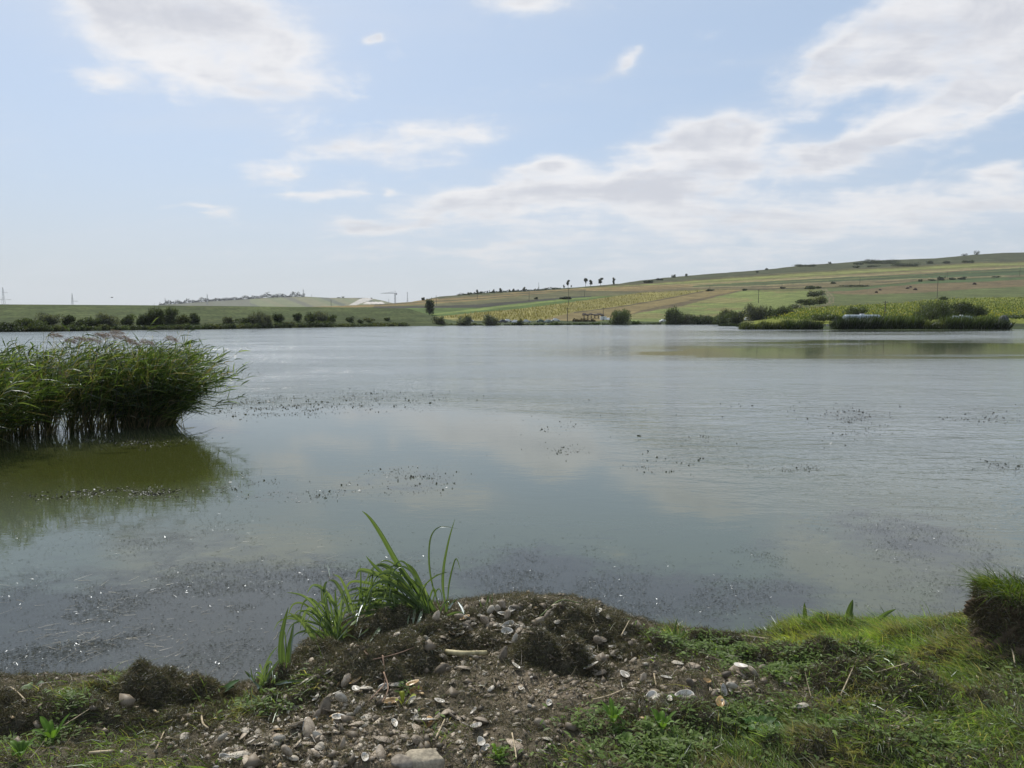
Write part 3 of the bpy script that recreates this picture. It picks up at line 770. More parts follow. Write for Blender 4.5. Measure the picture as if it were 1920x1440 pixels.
# turf block standing up at the right edge
tb = ground_at(1922, 1222)
root = empty('turf_block', tuple(tb)); tag(root, 'upright block of dug-out turf with grass on top at the right edge', 'turf block')
n = 40
th = np.linspace(0, 2 * np.pi, 49)[:-1]; hh = np.linspace(0, 1, 22)
TH, HH = np.meshgrid(th, hh)
R = (.20 + .22 * (fbm(np.cos(TH) * 2.5 + 5, HH * 4 + np.sin(TH) * 2.5, 4, 201) - .5)) * np.where(HH > .93, (1 - (HH - .93) / .075), 1) * (1.15 - .35 * HH)
TX = R * np.cos(TH) * 1.35 + .10 * HH * 0; TY = R * np.sin(TH) * .8; TZ = HH * .36 + .05 * (fbm(np.cos(TH) * 3, np.sin(TH) * 3 + HH * 2, 3, 202) - .5) - .05
Fw = []
nx = 48
for j in range(21):
    for i in range(nx): Fw.append((j * nx + i, j * nx + (i + 1) % nx, (j + 1) * nx + (i + 1) % nx, (j + 1) * nx + i))
me = mesh_np('earth_clod', np.stack([TX, TY, TZ], -1).reshape(-1, 3), [np.array(Fw)], None, True, [simple('turf_earth', (.085, .062, .040), .95, nscale=30, bump=.8)])
link('earth_clod', me, root)
r = np.random.default_rng(31)
a = r.uniform(0, 2 * np.pi, 3600); hz_ = r.uniform(0, .34, 3600)
P = np.stack([.19 * 1.35 * np.cos(a), .19 * .8 * np.sin(a), hz_], -1) * [1, 1, 1]; N = np.stack([np.cos(a), np.sin(a), a * 0], -1)
V, Fq, C = fibre_fuzz(P, N, 3, .026, .003, 320, .9)
tag(link('root_fibres', mesh_np('root_fibres', V, [Fq], C, False, [M_weed]), root), kind='stuff')
k = 3200; a = r.uniform(0, 2 * np.pi, k); q = np.sqrt(r.uniform(0, 1, k)) * .19
sd_ = (r.random(k) < .35) & (np.cos(a) > -.1); q = np.where(sd_, .20, q)
P = np.stack([q * 1.35 * np.cos(a) + .03, q * .85 * np.sin(a), np.where(sd_, r.uniform(.10, .30, k), .29 + .05 * (np.cos(a * 2)) * q / .2 + r.normal(0, .02, k))], -1)
D = np.stack([np.cos(a) * q * 3, np.sin(a) * q * 3, np.ones(k)], -1) + r.normal(0, .42, (k, 3)); D /= np.linalg.norm(D, axis=1, keepdims=True)
L = r.gamma(3, .019, k) + .03
cc = np.array([.085, .125, .026]) * r.uniform(.6, 1.5, (k, 1)) * np.where(r.random((k, 1)) < .15, np.array([1.9, 1.4, 1.6]), 1)
V, Fq, C = ribbons(P, D, L, np.full(k, .0045), np.stack([np.cos(a) * .04, np.sin(a) * .04, -.04 + a * 0], -1), 3, colr=cc * .8, tipcol=cc * 1.15, taper='tip', rng=r)
tag(link('grass_tuft', mesh_np('grass_tuft', V, [Fq], C, False, [M_grass]), root), kind='stuff')

# --- grass
def dens_grass(u, v): return (gauss(u, v, GRASS) + .5 * gauss(u, v, [(1850, 1400, 250, 120, 1)])) * (1 - .75 * np.clip(gauss(u, v, DARKW), 0, 1)) * (1 - .6 * np.clip(gauss(u, v, SOIL), 0, 1))
P = scatter_bank(200000, dens_grass)
P = P[rng.random(len(P)) < (.40 + .60 * clumpy(P, 6, 401, .4, .55))]
P[:, 2] = surf(P[:, 0], P[:, 1]) - .004
k = len(P)
u_, v_ = to_pix(P[:, 0], P[:, 1], P[:, 2])
tall = np.clip(gauss(u_, v_, [(1520, 1190, 60, 26, 1), (1620, 1195, 110, 24, 1), (1720, 1215, 100, 30, .6), (1270, 1190, 16, 22, 1), (1850, 1230, 120, 60, .4), (190, 1300, 60, 20, .7, 20)]), 0, 1)
flow = 2 * np.pi * fbm(P[:, 0] * 1.7, P[:, 1] * 1.7, 2, 411)
D = np.stack([np.cos(flow) * .55, np.sin(flow) * .55, .75 + .6 * tall], -1) + rng.normal(0, .62, (k, 3)); D[:, 2] = np.abs(D[:, 2]); D /= np.linalg.norm(D, axis=1, keepdims=True)
L = (rng.gamma(4, .0110, k) + .010) * (1 + .40 * tall); W = rng.gamma(4, .00085, k) + .0009
bend = np.stack([np.cos(flow), np.sin(flow), -1 + 0 * flow], -1) * (L * .45)[:, None] * rng.uniform(.2, 1.2, (k, 1))
pal = np.array([(.082, .120, .034), (.110, .152, .042), (.055, .082, .026), (.130, .158, .055), (.210, .180, .095), (.14, .19, .04)])
ci = rng.choice(6, k, p=[.32, .27, .17, .11, .09, .04])
yel = .8 * np.clip(gauss(u_, v_, [(1490, 1195, 32, 30, 1.0), (1700, 1205, 60, 12, .5)]), 0, 1)[:, None]
cc = pal[ci] * (1 - yel) + np.array([.17, .19, .034]) * yel
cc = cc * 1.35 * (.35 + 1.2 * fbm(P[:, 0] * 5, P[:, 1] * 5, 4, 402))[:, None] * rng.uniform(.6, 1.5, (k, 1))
deadp = (clumpy(P, 5, 477, .52, .66) * .75)[:, None] * (rng.random((k, 1)) < .7)
cc = cc * (1 - deadp) + np.array([.22, .18, .10]) * deadp
V, Fq, C = ribbons(P, D, L, W, bend, 2, colr=cc * 1.0, tipcol=cc * 1.6, taper='tip', rng=rng)  # sunlit look of the tips is put into the blade colour
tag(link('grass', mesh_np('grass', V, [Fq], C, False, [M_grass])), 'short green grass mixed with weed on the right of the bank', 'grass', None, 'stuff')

# --- small broad-leaved herbs
P = scatter_bank(22000, lambda u, v: gauss(u, v, LEAFY) * .9 + gauss(u, v, GRASS) * .05)
P = P[rng.random(len(P)) < clumpy(P, 8, 421, .38, .55) + .12]
P[:, 2] = surf(P[:, 0], P[:, 1]) + rng.uniform(.004, .035, len(P))
k = len(P)
D = rng.normal(0, 1, (k, 3)); D[:, 2] = np.abs(D[:, 2]) * .5 + .15; D /= np.linalg.norm(D, axis=1, keepdims=True)
side = np.cross(D, np.array([0, 0, 1.0])) + rng.normal(0, .25, (k, 3))
L = rng.uniform(.010, .030, k); pal = np.array([(.14, .20, .060), (.18, .25, .08), (.095, .14, .045), (.22, .26, .14)])
cc = pal[rng.choice(4, k, p=[.4, .3, .22, .08])] * rng.uniform(.7, 1.25, (k, 1))
V, Fq, C = ribbons(P, D, L, L * rng.uniform(.45, .75, k), np.stack([D[:, 0], D[:, 1], -np.ones(k)], -1) * (L * .3)[:, None], 3, side=side, colr=cc, taper='lance', rng=rng)
tag(link('broadleaf_herbs', mesh_np('broadleaf_herbs', V, [Fq], C, False, [M_grass])), 'small light green broad-leaved herbs between the weed heaps', 'herbs', None, 'stuff')

# --- dead weed mat over nearly everything, in uneven clots
def dens_mat(u, v): return .80 + .25 * np.clip(gauss(u, v, SHELLZ), 0, 1) - .50 * np.clip(gauss(u, v, SOIL), 0, 1) - .35 * np.clip(gauss(u, v, GRASS), 0, 1) + .3 * np.clip(gauss(u, v, DARKW), 0, 1)
P = scatter_bank(90000, dens_mat, dmin=-.02)
P = P[rng.random(len(P)) < .30 + .70 * clumpy(P, 13, 431, .40, .56)]
P[:, 2] = surf(P[:, 0], P[:, 1]) + .016 * rng.random(len(P)) ** 2
V, Fq, C = fibre_fuzz(P, normal_at(P[:, 0], P[:, 1]), 5, .018, .0024, 432, 1.05)
tag(link('weed_litter', mesh_np('weed_litter', V, [Fq], C, False, [M_weed])), 'mat of dead dark waterweed strands covering the bank', 'weed litter', None, 'stuff')

# --- straw, root threads and stalk scraps
P = scatter_bank(15000, lambda u, v: .45 + .5 * gauss(u, v, SHELLZ) + .4 * gauss(u, v, SOIL))
P[:, 2] = surf(P[:, 0], P[:, 1]) + .006 + .014 * rng.random(len(P)) ** 2
k = len(P); a = rng.uniform(0, 2 * np.pi, k)
D = np.stack([np.cos(a), np.sin(a), rng.normal(.1, .25, k)], -1); D /= np.linalg.norm(D, axis=1, keepdims=True)
L = rng.gamma(2.0, .014, k) + .008
cc = np.array([(.26, .21, .13), (.17, .13, .085), (.33, .28, .19), (.12, .10, .06), (.16, .17, .07)])[rng.choice(5, k)] * rng.uniform(.7, 1.2, (k, 1))
V, Fq, C = ribbons(P, D, L, rng.uniform(.0012, .0034, k), rng.normal(0, .25, (k, 3)) * L[:, None], 3, colr=cc, taper='stem', rng=rng)
tag(link('straw_litter', mesh_np('straw_litter', V, [Fq], C, False, [M_weed])), 'scraps of straw and pale root threads strewn over the bank', 'straw litter', None, 'stuff')

# --- crumbs: shell fragments and grit (little faceted chips)
P = scatter_bank(5500, lambda u, v: .10 + .8 * gauss(u, v, SHELLZ) + .5 * gauss(u, v, SOIL))
P[:, 2] = surf(P[:, 0], P[:, 1]) + .004
k = len(P); tet = np.array([(1, 0, -.4), (-.5, .87, -.4), (-.5, -.87, -.4), (0, 0, .8)])
s = rng.gamma(2.0, .0019, k) + .0014; A = rng.normal(size=(k, 3, 3)) * .35 + np.eye(3)
V = np.einsum('kij,vj->kvi', A, tet) * s[:, None, None] + P[:, None, :]
Ft = (np.arange(k)[:, None, None] * 4 + np.array([(0, 1, 3), (1, 2, 3), (2, 0, 3), (0, 2, 1)])[None]).reshape(-1, 3)
cc = np.array([(.30, .25, .18), (.19, .155, .105), (.13, .10, .07), (.46, .42, .34)])[rng.choice(4, k, p=[.33, .33, .27, .07])] * rng.uniform(.7, 1.2, (k, 1))
M_chip, t, o = new_mat('shell_grit')
p_ = t.new('ShaderNodeBsdfPrincipled'); t.put(p_.inputs['Base Color'], t.attr('Col').outputs[0]); p_.inputs['Roughness'].default_value = .6; t.put(o.inputs[0], p_.outputs[0])
tag(link('shell_grit', mesh_np('shell_grit', V.reshape(-1, 3), [Ft], np.repeat(cc, 4, 0), False, [M_chip])), 'crumbs of broken shell and grit on the bare soil', 'grit', None, 'stuff')

# --- broken bits of mussel shell: small curved plates
P = scatter_bank(1500, lambda u, v: .03 + .85 * gauss(u, v, SHELLZ) + .12 * gauss(u, v, SOIL))
P[:, 2] = surf(P[:, 0], P[:, 1]) + .006; k = len(P)
nn_ = 7; aa = np.linspace(0, 2 * np.pi, nn_ + 1)[:-1]
rad = rng.uniform(.6, 1.15, (k, nn_)); sx_ = rng.gamma(5, .0020, k) + .004; asp = rng.uniform(.45, .8, k)
loc_ = np.zeros((k, nn_ + 1, 3)); loc_[:, 1:, 0] = rad * np.cos(aa) * sx_[:, None]; loc_[:, 1:, 1] = rad * np.sin(aa) * (sx_ * asp)[:, None]; loc_[:, 1:, 2] = -.0; loc_[:, 0, 2] = sx_ * .26
low_ = loc_.copy(); low_[:, :, 2] -= .0016; low_[:, 0, 2] -= .001
loc_ = np.concatenate([loc_, low_], 1)
e1 = rng.normal(size=(k, 3)) * [1, 1, .35]; e1 /= np.linalg.norm(e1, axis=1, keepdims=True); up_ = np.array([0, 0, 1.0]) * np.where(rng.random((k, 1)) < .7, 1, -1) + rng.normal(0, .35, (k, 3))
e2 = np.cross(up_, e1); e2 /= np.linalg.norm(e2, axis=1, keepdims=True); e3 = np.cross(e1, e2)
V = loc_[:, :, :1] * e1[:, None] + loc_[:, :, 1:2] * e2[:, None] + loc_[:, :, 2:] * e3[:, None] + P[:, None, :]
T_ = []
for i in range(nn_):
    j = (i + 1) % nn_; T_ += [(0, 1 + i, 1 + j), (nn_ + 1, nn_ + 2 + j, nn_ + 2 + i), (1 + i, nn_ + 2 + i, nn_ + 2 + j), (1 + i, nn_ + 2 + j, 1 + j)]
Ft = (np.arange(k)[:, None, None] * (2 * nn_ + 2) + np.array(T_)[None]).reshape(-1, 3)
cc = np.array([(.34, .29, .215), (.24, .195, .14), (.45, .41, .34), (.16, .13, .095), (.36, .25, .12)])[rng.choice(5, k, p=[.36, .26, .16, .17, .05])] * rng.uniform(.75, 1.2, (k, 1))
tag(link('shell_fragments', mesh_np('shell_fragments', V.reshape(-1, 3), [Ft], np.repeat(cc, 2 * nn_ + 2, 0), True, [M_chip])), 'broken curved bits of mussel shell thick on the mound', 'shell fragments', None, 'stuff')

# --- clods of soil
P = scatter_bank(2400, lambda u, v: .22 + .7 * gauss(u, v, SOIL) + .5 * gauss(u, v, SHELLZ) - .3 * gauss(u, v, GRASS))
P[:, 2] = surf(P[:, 0], P[:, 1]) + .002; k = len(P)
octa = np.array([(1, 0, 0), (0, 1, 0), (-1, 0, 0), (0, -1, 0), (0, 0, .8), (0, 0, -.6)])
s = rng.gamma(2.0, .0042, k) + .003; A = rng.normal(size=(k, 3, 3)) * .3 + np.eye(3)
V = np.einsum('kij,vj->kvi', A, octa) * s[:, None, None] * rng.uniform(.75, 1.25, (k, 6, 1)) + P[:, None, :]
Ft = (np.arange(k)[:, None, None] * 6 + np.array([(0, 1, 4), (1, 2, 4), (2, 3, 4), (3, 0, 4), (1, 0, 5), (2, 1, 5), (3, 2, 5), (0, 3, 5)])[None]).reshape(-1, 3)
cc = np.array([(.15, .118, .078), (.105, .085, .056), (.20, .16, .11)])[rng.choice(3, k, p=[.45, .35, .2])] * rng.uniform(.7, 1.2, (k, 1))
tag(link('soil_clods', mesh_np('soil_clods', V.reshape(-1, 3), [Ft], np.repeat(cc, 6, 0), True, [M_chip])), 'crumbly clods of soil on the bank', 'soil clods', None, 'stuff')

# ================================================================== SWAN MUSSEL SHELLS
def shell_mat(name, c1, c2, inner=False):
    m, t, o = new_mat(name)
    p = t.new('ShaderNodeBsdfPrincipled')
    tco = t.new('ShaderNodeTexCoord').outputs['Object']
    oi = t.new('ShaderNodeObjectInfo').outputs['Random']
    if inner:
        n = t.noise(tco, 25, 4, .6); f = t.smooth(n, .35, .65)
        p.inputs['Roughness'].default_value = .35
    else:
        # growth lines around the beak
        mp = t.mapping(tco, loc=(.018, 0, 0), sc=(1, 1.7, 1))
        ln = t.new('ShaderNodeVectorMath', operation='LENGTH'); t.put(ln.inputs[0], mp)
        wv_ = t.math('SINE', t.math('ADD', t.math('MULTIPLY', ln.outputs['Value'], 1150), t.math('MULTIPLY', t.noise(tco, 60, 3), 7)))
        f = t.math('ADD', t.math('MULTIPLY', wv_, .22), t.smooth(t.noise(tco, 45, 5, .65), .3, .7), clamp=True)
        p.inputs['Roughness'].default_value = .6
        b = t.new('ShaderNodeBump'); b.inputs['Strength'].default_value = .35; b.inputs['Distance'].default_value = .0015
        t.put(b.inputs['Height'], wv_); t.put(p.inputs['Normal'], b.outputs[0])
    c = t.mix(f, (*c1, 1), (*c2, 1))
    v = t.new('ShaderNodeVectorMath', operation='SCALE'); t.put(v.inputs[0], c); t.put(v.inputs[3], t.math('ADD', t.math('MULTIPLY', oi, .55), .70))
    t.put(p.inputs['Base Color'], v.outputs[0])
    p.inputs['Specular IOR Level'].default_value = .4
    t.put(o.inputs[0], p.outputs[0]); return m
M_shell_out = shell_mat('shell_outside', (.19, .145, .095), (.38, .32, .24))
M_shell_pale = shell_mat('shell_bleached', (.29, .25, .19), (.45, .41, .33))
M_shell_dark = shell_mat('shell_dark', (.075, .060, .040), (.17, .14, .10))
M_shell_in = shell_mat('shell_inside', (.34, .31, .25), (.50, .48, .43), True)
M_shell_amber = shell_mat('shell_amber', (.34, .20, .07), (.48, .33, .15), True)

def valve_mesh(name, L, Wd, H, m_out, m_in, seed=0, chip=.0):
    """one valve of a swan mussel: egg-shaped outline with beak to one side, dome up, real thickness"""
    r = np.random.default_rng(seed); na, nr = 22, 7
    V = []; F4 = []; mi = []
    def pt(a, q, off):
        x = math.cos(a); y = math.sin(a)
        ox = x * L * .5 * (1.0 if x > 0 else .92); oy = y * Wd * .5 * (1 - .22 * x) * (1.0 if y > 0 else .88)
        if q > .8: k_ = 1 - chip * max(0, math.sin(a * 3 + seed) - .4)
        else: k_ = 1
        bx, by = -L * .18, Wd * .10
        px_ = bx + (ox * k_ - bx) * q; py_ = by + (oy * k_ - by) * q
        z = H * (1 - q ** 2.3) + off + .0006 * math.sin(q * 40)
        return (px_, py_, z)
    def layer(off, hs):
        b = len(V); V.append((-L * .18, Wd * .10, H * hs + off))
        for j in range(1, nr + 1):
            q = (j / nr) ** .8
            for i in range(na):
                p = pt(2 * math.pi * i / na, q, off); V.append((p[0], p[1], (p[2] - off) * hs + off))
        return b
    b0 = layer(0, 1.0); b1 = layer(-.0016, .90)
    tris = []; tm = []
    for b, flip, mm in ((b0, False, 0), (b1, True, 1)):
        for i in range(na):
            tri = (b, b + 1 + i, b + 1 + (i + 1) % na); tris.append(tri[::-1] if flip else tri); tm.append(mm)
        for j in range(nr - 1):
            for i in range(na):
                q_ = (b + 1 + j * na + i, b + 1 + (j + 1) * na + i, b + 1 + (j + 1) * na + (i + 1) % na, b + 1 + j * na + (i + 1) % na)
                F4.append(q_[::-1] if flip else q_); mi.append(mm)
    e0 = b0 + 1 + (nr - 1) * na; e1 = b1 + 1 + (nr - 1) * na
    for i in range(na): F4.append((e0 + i, e1 + i, e1 + (i + 1) % na, e0 + (i + 1) % na)); mi.append(0)
    return mesh_np(name, V, [np.array(tris), np.array(F4)], None, True, [m_out, m_in], tm + mi)
VAL = {
 'tan': [valve_mesh('shell_valve', .105, .058, .014, M_shell_out, M_shell_in, 1), valve_mesh('shell_valve', .088, .052, .012, M_shell_out, M_shell_in, 2, .06)],
 'pale': [valve_mesh('shell_valve', .095, .054, .013, M_shell_pale, M_shell_in, 3, .05), valve_mesh('shell_valve', .074, .044, .010, M_shell_pale, M_shell_in, 4)],
 'dark': [valve_mesh('shell_valve', .110, .057, .014, M_shell_dark, M_shell_in, 5)],
 'amber': [valve_mesh('shell_valve', .095, .053, .013, M_shell_out, M_shell_amber, 6)],
}
def set_mat(o, pos_, zdir, rz, s=1.0):
    q = Vector(zdir).normalized().to_track_quat('Z', 'Y').to_matrix() @ Matrix.Rotation(rz, 3, 'Z')
    o.matrix_world = Matrix.Translation(Vector(pos_)) @ (q.to_4x4()) @ Matrix.Scale(s, 4)
nshell = [0]
def put_shell(u, v, tone, pose, size, rz, label, grp, tilt=None, xyz=None):
    """pose: 'up' dome up, 'cup' hollow up, 'closed' both valves shut, 'open' hinged pair, 'edge' standing on edge"""
    nshell[0] += 1; r = np.random.default_rng(5000 + nshell[0])
    if xyz is None:
        g = ground_at(u, v); x, y = g[0], g[1]
    else: x, y = xyz
    z = float(surf(np.array([x]), np.array([y]))[0]); n_ = normal_at(np.array([x]), np.array([y]), .04)[0]
    n_ = n_ + r.normal(0, .26, 3) * [1, 1, 0]
    if tilt is not None: n_ = n_ + np.array(tilt)
    lib = VAL[tone]; me = lib[int(r.integers(len(lib)))]
    base = size / .10
    if pose in ('up', 'cup', 'edge'):
        o = link('mussel_shell', me)
        zd = n_ if pose == 'up' else (-n_ if pose == 'cup' else np.array([r.normal(0, .4), -1, .25]))
        lift = .004 if pose == 'up' else (.019 * base + .004 if pose == 'cup' else .028 * base)
        set_mat(o, (x, y, z + lift), zd, rz, base)
        tag(o, label, 'shell', grp)
    else:
        root = empty('mussel_shell'); tag(root, label, 'shell', grp)
        set_mat(root, (x, y, z + (.012 * base if pose == 'closed' else .010)), n_, rz, base)
        a = link('valve', me, root); b = link('valve', me, root)
        if pose == 'closed':
            b.rotation_euler = (math.pi, 0, 0); b.scale = (1, -1, 1) if False else (1, 1, 1)
            b.location = (0, .006, -.0005)
        else:
            a.rotation_euler = (math.radians(180 - 28), 0, 0); a.location = (0, .030, .012)
            b.rotation_euler = (math.radians(180 + 34), 0, 0); b.location = (0, -.032, .014)
    return nshell[0]
G1 = 'mussel shells lying on the bank'
SPEC = [
 # u, v, tone, pose, length m, turn deg, label
 (968, 1256, 'pale', 'cup', .075, 150, 'white mussel shell lying hollow side up just below the middle of the mound'),
 (1298, 1252, 'tan', 'up', .085, 40, 'round pinkish shell with growth rings at the foot of the green herbs'),
 (1270, 1246, 'pale', 'up', .07, 150, 'pale slim shell just left of the round ringed one'),
 (1362, 1251, 'tan', 'up', .06, 0, 'small tan shell right of the round ringed one, left of the open pair'),
 (1397, 1262, 'pale', 'open', .11, -28, 'open grey butterfly pair of valves standing by the herbs on the right'),
 (1429, 1258, 'amber', 'edge', .06, 10, 'small amber shell tipped on edge right of the open grey pair'),
 (1188, 1284, 'tan', 'up', .075, 110, 'upper left shell of the trio lying together right of the middle'),
 (1206, 1282, 'tan', 'edge', .075, 75, 'right upright shell of the trio lying together right of the middle'),
 (1190, 1296, 'tan', 'closed', .075, 0, 'lower closed shell of the trio lying together right of the middle'),
 (1224, 1302, 'pale', 'up', .07, 5, 'flat greenish-pale shell just right of the shell trio'),
 (1183, 1322, 'tan', 'up', .07, 35, 'tan shell below the shell trio'),
 (1236, 1312, 'pale', 'cup', .075, -35, 'broken white shell hollow side up among twigs, right of the trio'),
 (1284, 1312, 'dark', 'cup', .09, 5, 'long thin shell lying flat right of the broken white one'),
 (1355, 1340, 'amber', 'open', .075, 20, 'gaping shell with a reddish inside, tipped up in dark weed'),
 (1500, 1327, 'pale', 'up', .09, -25, 'lone big pale shell at the border of weed and grass on the right'),
 (1476, 1283, 'pale', 'up', .05, -10, 'small pale shell under the dark weed bank on the right'),
 (1340, 1308, 'tan', 'edge', .05, 60, 'small tan shell half sunk in weed below the open grey pair'),
 (1120, 1185, 'dark', 'closed', .10, -60, 'grey shell stuck in the weed hump against the water'),
 (1120, 1200, 'pale', 'up', .03, 0, 'tiny white shell in the weed hump against the water'),
 (1106, 1215, 'pale', 'up', .08, -30, 'white shell at the foot of the weed hump on the mound'),
 (1080, 1172, 'pale', 'closed', .07, 10, 'pale shut shell high on the mound between two weed clumps'),
 (1030, 1176, 'tan', 'edge', .10, 60, 'big upright brown shell near the top of the mound'),
 (1012, 1172, 'tan', 'edge', .08, 30, 'upright shell leaning left of the big brown one near the mound top'),
 (954, 1184, 'pale', 'open', .08, 25, 'gaping pale shell above the long cut reed stalk'),
 (975, 1188, 'tan', 'up', .08, -5, 'brown shell right of the gaping one on the mound'),
 (886, 1206, 'pale', 'up', .085, 0, 'broad greenish-grey shell left on the mound, above the cut stalk'),
 (900, 1186, 'tan', 'closed', .06, 0, 'small shut shell above the broad greenish-grey one'),
 (950, 1212, 'pale', 'cup', .085, 20, 'light shell tipped hollow side up beside the round weed clump'),
 (966, 1205, 'pale', 'edge', .07, 70, 'broken upright white shell touching the round weed clump'),
 (925, 1230, 'tan', 'up', .08, -40, 'round grey shell at the right end of the cut reed stalk'),
 (944, 1238, 'dark', 'edge', .085, 80, 'grey-blue shell below the left side of the round weed clump'),
 (838, 1177, 'amber', 'cup', .095, 5, 'amber shell hollow side up at the foot of the tall sedge'),
 (860, 1164, 'amber', 'edge', .08, 20, 'orange shell fragment right beside the sedge base'),
 (871, 1160, 'pale', 'up', .035, 20, 'little white shell next to the orange fragment by the sedge'),
 (870, 1255, 'tan', 'up', .085, 25, 'long grey shell right below the cut reed stalk'),
 (848, 1264, 'tan', 'up', .06, 15, 'smaller grey shell left of the long one below the cut reed stalk'),
 (826, 1266, 'dark', 'edge', .085, 50, 'upright dark shell left of the two grey ones below the stalk'),
 (830, 1218, 'amber', 'up', .07, -25, 'brownish shell with a broken rim above the left end of the cut stalk'),
 (808, 1236, 'tan', 'up', .07, 5, 'shell at the left end of the cut reed stalk'),
 (887, 1243, 'pale', 'up', .035, -20, 'tiny pale shell under the middle of the cut reed stalk'),
 (679, 1242, 'pale', 'closed', .055, 80, 'round white shell sitting in the dark weed left of the mound'),
 (684, 1256, 'dark', 'closed', .05, 40, 'grey round shell right below the white one in the dark weed'),
 (742, 1286, 'pale', 'up', .085, 8, 'slim white shell on the dark slope below the sedge'),
 (776, 1294, 'amber', 'open', .07, 20, 'pinkish gaping shell right of the slim white one'),
 (744, 1318, 'dark', 'closed', .055, 30, 'round grey shell below the slim white one, left of a yellow leaf'),
 (640, 1320, 'pale', 'edge', .09, -35, 'white shell with a blue edge standing in the upper shell patch'),
 (618, 1296, 'pale', 'up', .065, -25, 'pale shell high in the left shell patch'),
 (650, 1296, 'tan', 'edge', .07, 60, 'grey upright shell high in the left shell patch'),
 (592, 1316, 'pale', 'cup', .07, 10, 'hollow-up pale shell left of the blue-edged one'),
 (610, 1342, 'dark', 'edge', .10, 80, 'tall grey shell standing on edge in the shell patch'),
 (594, 1349, 'amber', 'edge', .06, 60, 'small shell with a golden inside left of the tall standing one'),
 (581, 1374, 'tan', 'closed', .095, 75, 'shut olive shell standing up below the golden one'),
 (670, 1364, 'tan', 'closed', .09, -12, 'plump shut brown shell right of the standing shells'),
 (686, 1352, 'pale', 'up', .08, 0, 'slim pale shell touching the plump shut brown one'),
 (602, 1388, 'tan', 'up', .09, 20, 'big tan shell in the middle of the shell patch'),
 (576, 1398, 'tan', 'up', .09, 35, 'tan shell overlapping the big one from lower left'),
 (589, 1420, 'tan', 'closed', .08, -5, 'rounded shut shell at the bottom of the shell patch'),
 (486, 1376, 'pale', 'up', .085, 8, 'pale flat shell at the left rim of the shell patch'),
 (518, 1386, 'tan', 'up', .10, 65, 'large tan shell set upright at the left rim of the shell patch'),
 (456, 1386, 'tan', 'up', .075, 20, 'tan shell left of the pale flat one'),
 (448, 1420, 'pale', 'up', .10, 30, 'big pale shell at the bottom left of the shell patch'),
 (440, 1408, 'pale', 'up', .07, 10, 'pale shell tucked above the big one at bottom left'),
 (467, 1431, 'tan', 'up', .09, 12, 'tan shell at the very bottom left, right of the big pale one'),
 (418, 1392, 'pale', 'edge', .06, 20, 'ring-like broken shell left of the shell patch in weed'),
 (785, 1372, 'tan', 'closed', .075, 25, 'round shut shell on top of the group by the stick'),
 (796, 1358, 'pale', 'cup', .095, 15, 'large shell hollow side up in the group by the stick'),
 (803, 1364, 'amber', 'cup', .085, 5, 'shell with an amber rim in the group by the stick'),
 (836, 1342, 'tan', 'closed', .085, 60, 'globe-like tan shell above the stick'),
 (720, 1390, 'tan', 'up', .09, 10, 'flat brown shell by the stick, left of the group'),
 (708, 1415, 'tan', 'up', .11, 75, 'large round brown shell left of the stone at the bottom'),
 (861, 1393, 'pale', 'up', .055, 55, 'small bright white shell right of the stone at the bottom'),
 (967, 1400, 'tan', 'up', .125, -5, 'very large brown shell half buried at the bottom middle'),
 (1015, 1412, 'pale', 'up', .05, 0, 'small pale shell right of the very large half buried one'),
 (902, 1358, 'tan', 'closed', .09, -20, 'big greyish shell half under weed in the middle foreground'),
 (919, 1344, 'pale', 'closed', .04, 0, 'small round pale shell above the big greyish one'),
 (993, 1326, 'pale', 'up', .035, -20, 'tiny pale shell in the middle of the bare soil'),
 (0, 1266, 'pale', 'closed', .05, 0, 'white shell at the left picture edge by the water'),
]
for (u, v, tone, pose, L_, rz, lab) in SPEC:
    put_shell(u, v, tone, pose, L_, math.radians(rz), lab, G1)
# the many lesser ones: alike within a patch, so they share label and group there
LM = [(797, 1425, 'the flat-topped stone'), (967, 1400, 'the half-buried giant shell'), (861, 1393, 'the bright white shell by the stone'), (785, 1372, 'the amber shell group'), (836, 1342, 'the globe-like shell'), (670, 1364, 'the plump shut brown shell'),
      (602, 1388, 'the big tan shell in the patch'), (610, 1342, 'the tall standing grey shell'), (581, 1374, 'the shut olive shell'), (518, 1386, 'the upright tan shell at the patch rim'), (448, 1420, 'the big pale corner shell'), (589, 1420, 'the rounded shut bottom shell'),
      (708, 1415, 'the large round brown shell'), (720, 1390, 'the flat brown shell'), (640, 1320, 'the blue-edged shell'), (592, 1316, 'the hollow-up shell up in the patch'), (742, 1286, 'the slim white shell'), (708, 1310, 'the forked root'), (870, 1234, 'the cut reed stalk'), (838, 1177, 'the amber shell by the sedge'),
      (886, 1206, 'the broad grey-green shell'), (954, 1184, 'the gaping pale shell on the mound'), (1030, 1176, 'the big upright brown shell'), (1080, 1172, 'the pale shut shell on the mound'), (1036, 1225, 'the round weed clump'), (1112, 1190, 'the weed hump by the water'), (968, 1256, 'the white hollow-up shell below the mound'),
      (1190, 1290, 'the shell trio'), (1236, 1312, 'the broken white shell'), (1298, 1252, 'the round ringed shell'), (1397, 1262, 'the open butterfly pair'), (1355, 1340, 'the reddish gaping shell'), (1500, 1327, 'the lone pale shell'), (918, 1344, 'the big greyish shell'), (985, 1145, 'the far rim of the mound')]
ZN = [('top of the mound', (925, 1172, 110, 22), 60), ('slope below the mound top', (880, 1235, 90, 26), 14), ('right flank of the mound', (1130, 1235, 60, 34), 26), ('left shell patch', (560, 1385, 130, 40), 42),
      ('upper part of the left shell patch', (660, 1310, 80, 24), 22), ('soil in the middle foreground', (880, 1350, 130, 50), 18), ('weed on the right half of the bank', (1300, 1290, 130, 34), 22)]
poses = ['up', 'up', 'cup', 'cup', 'edge', 'closed']
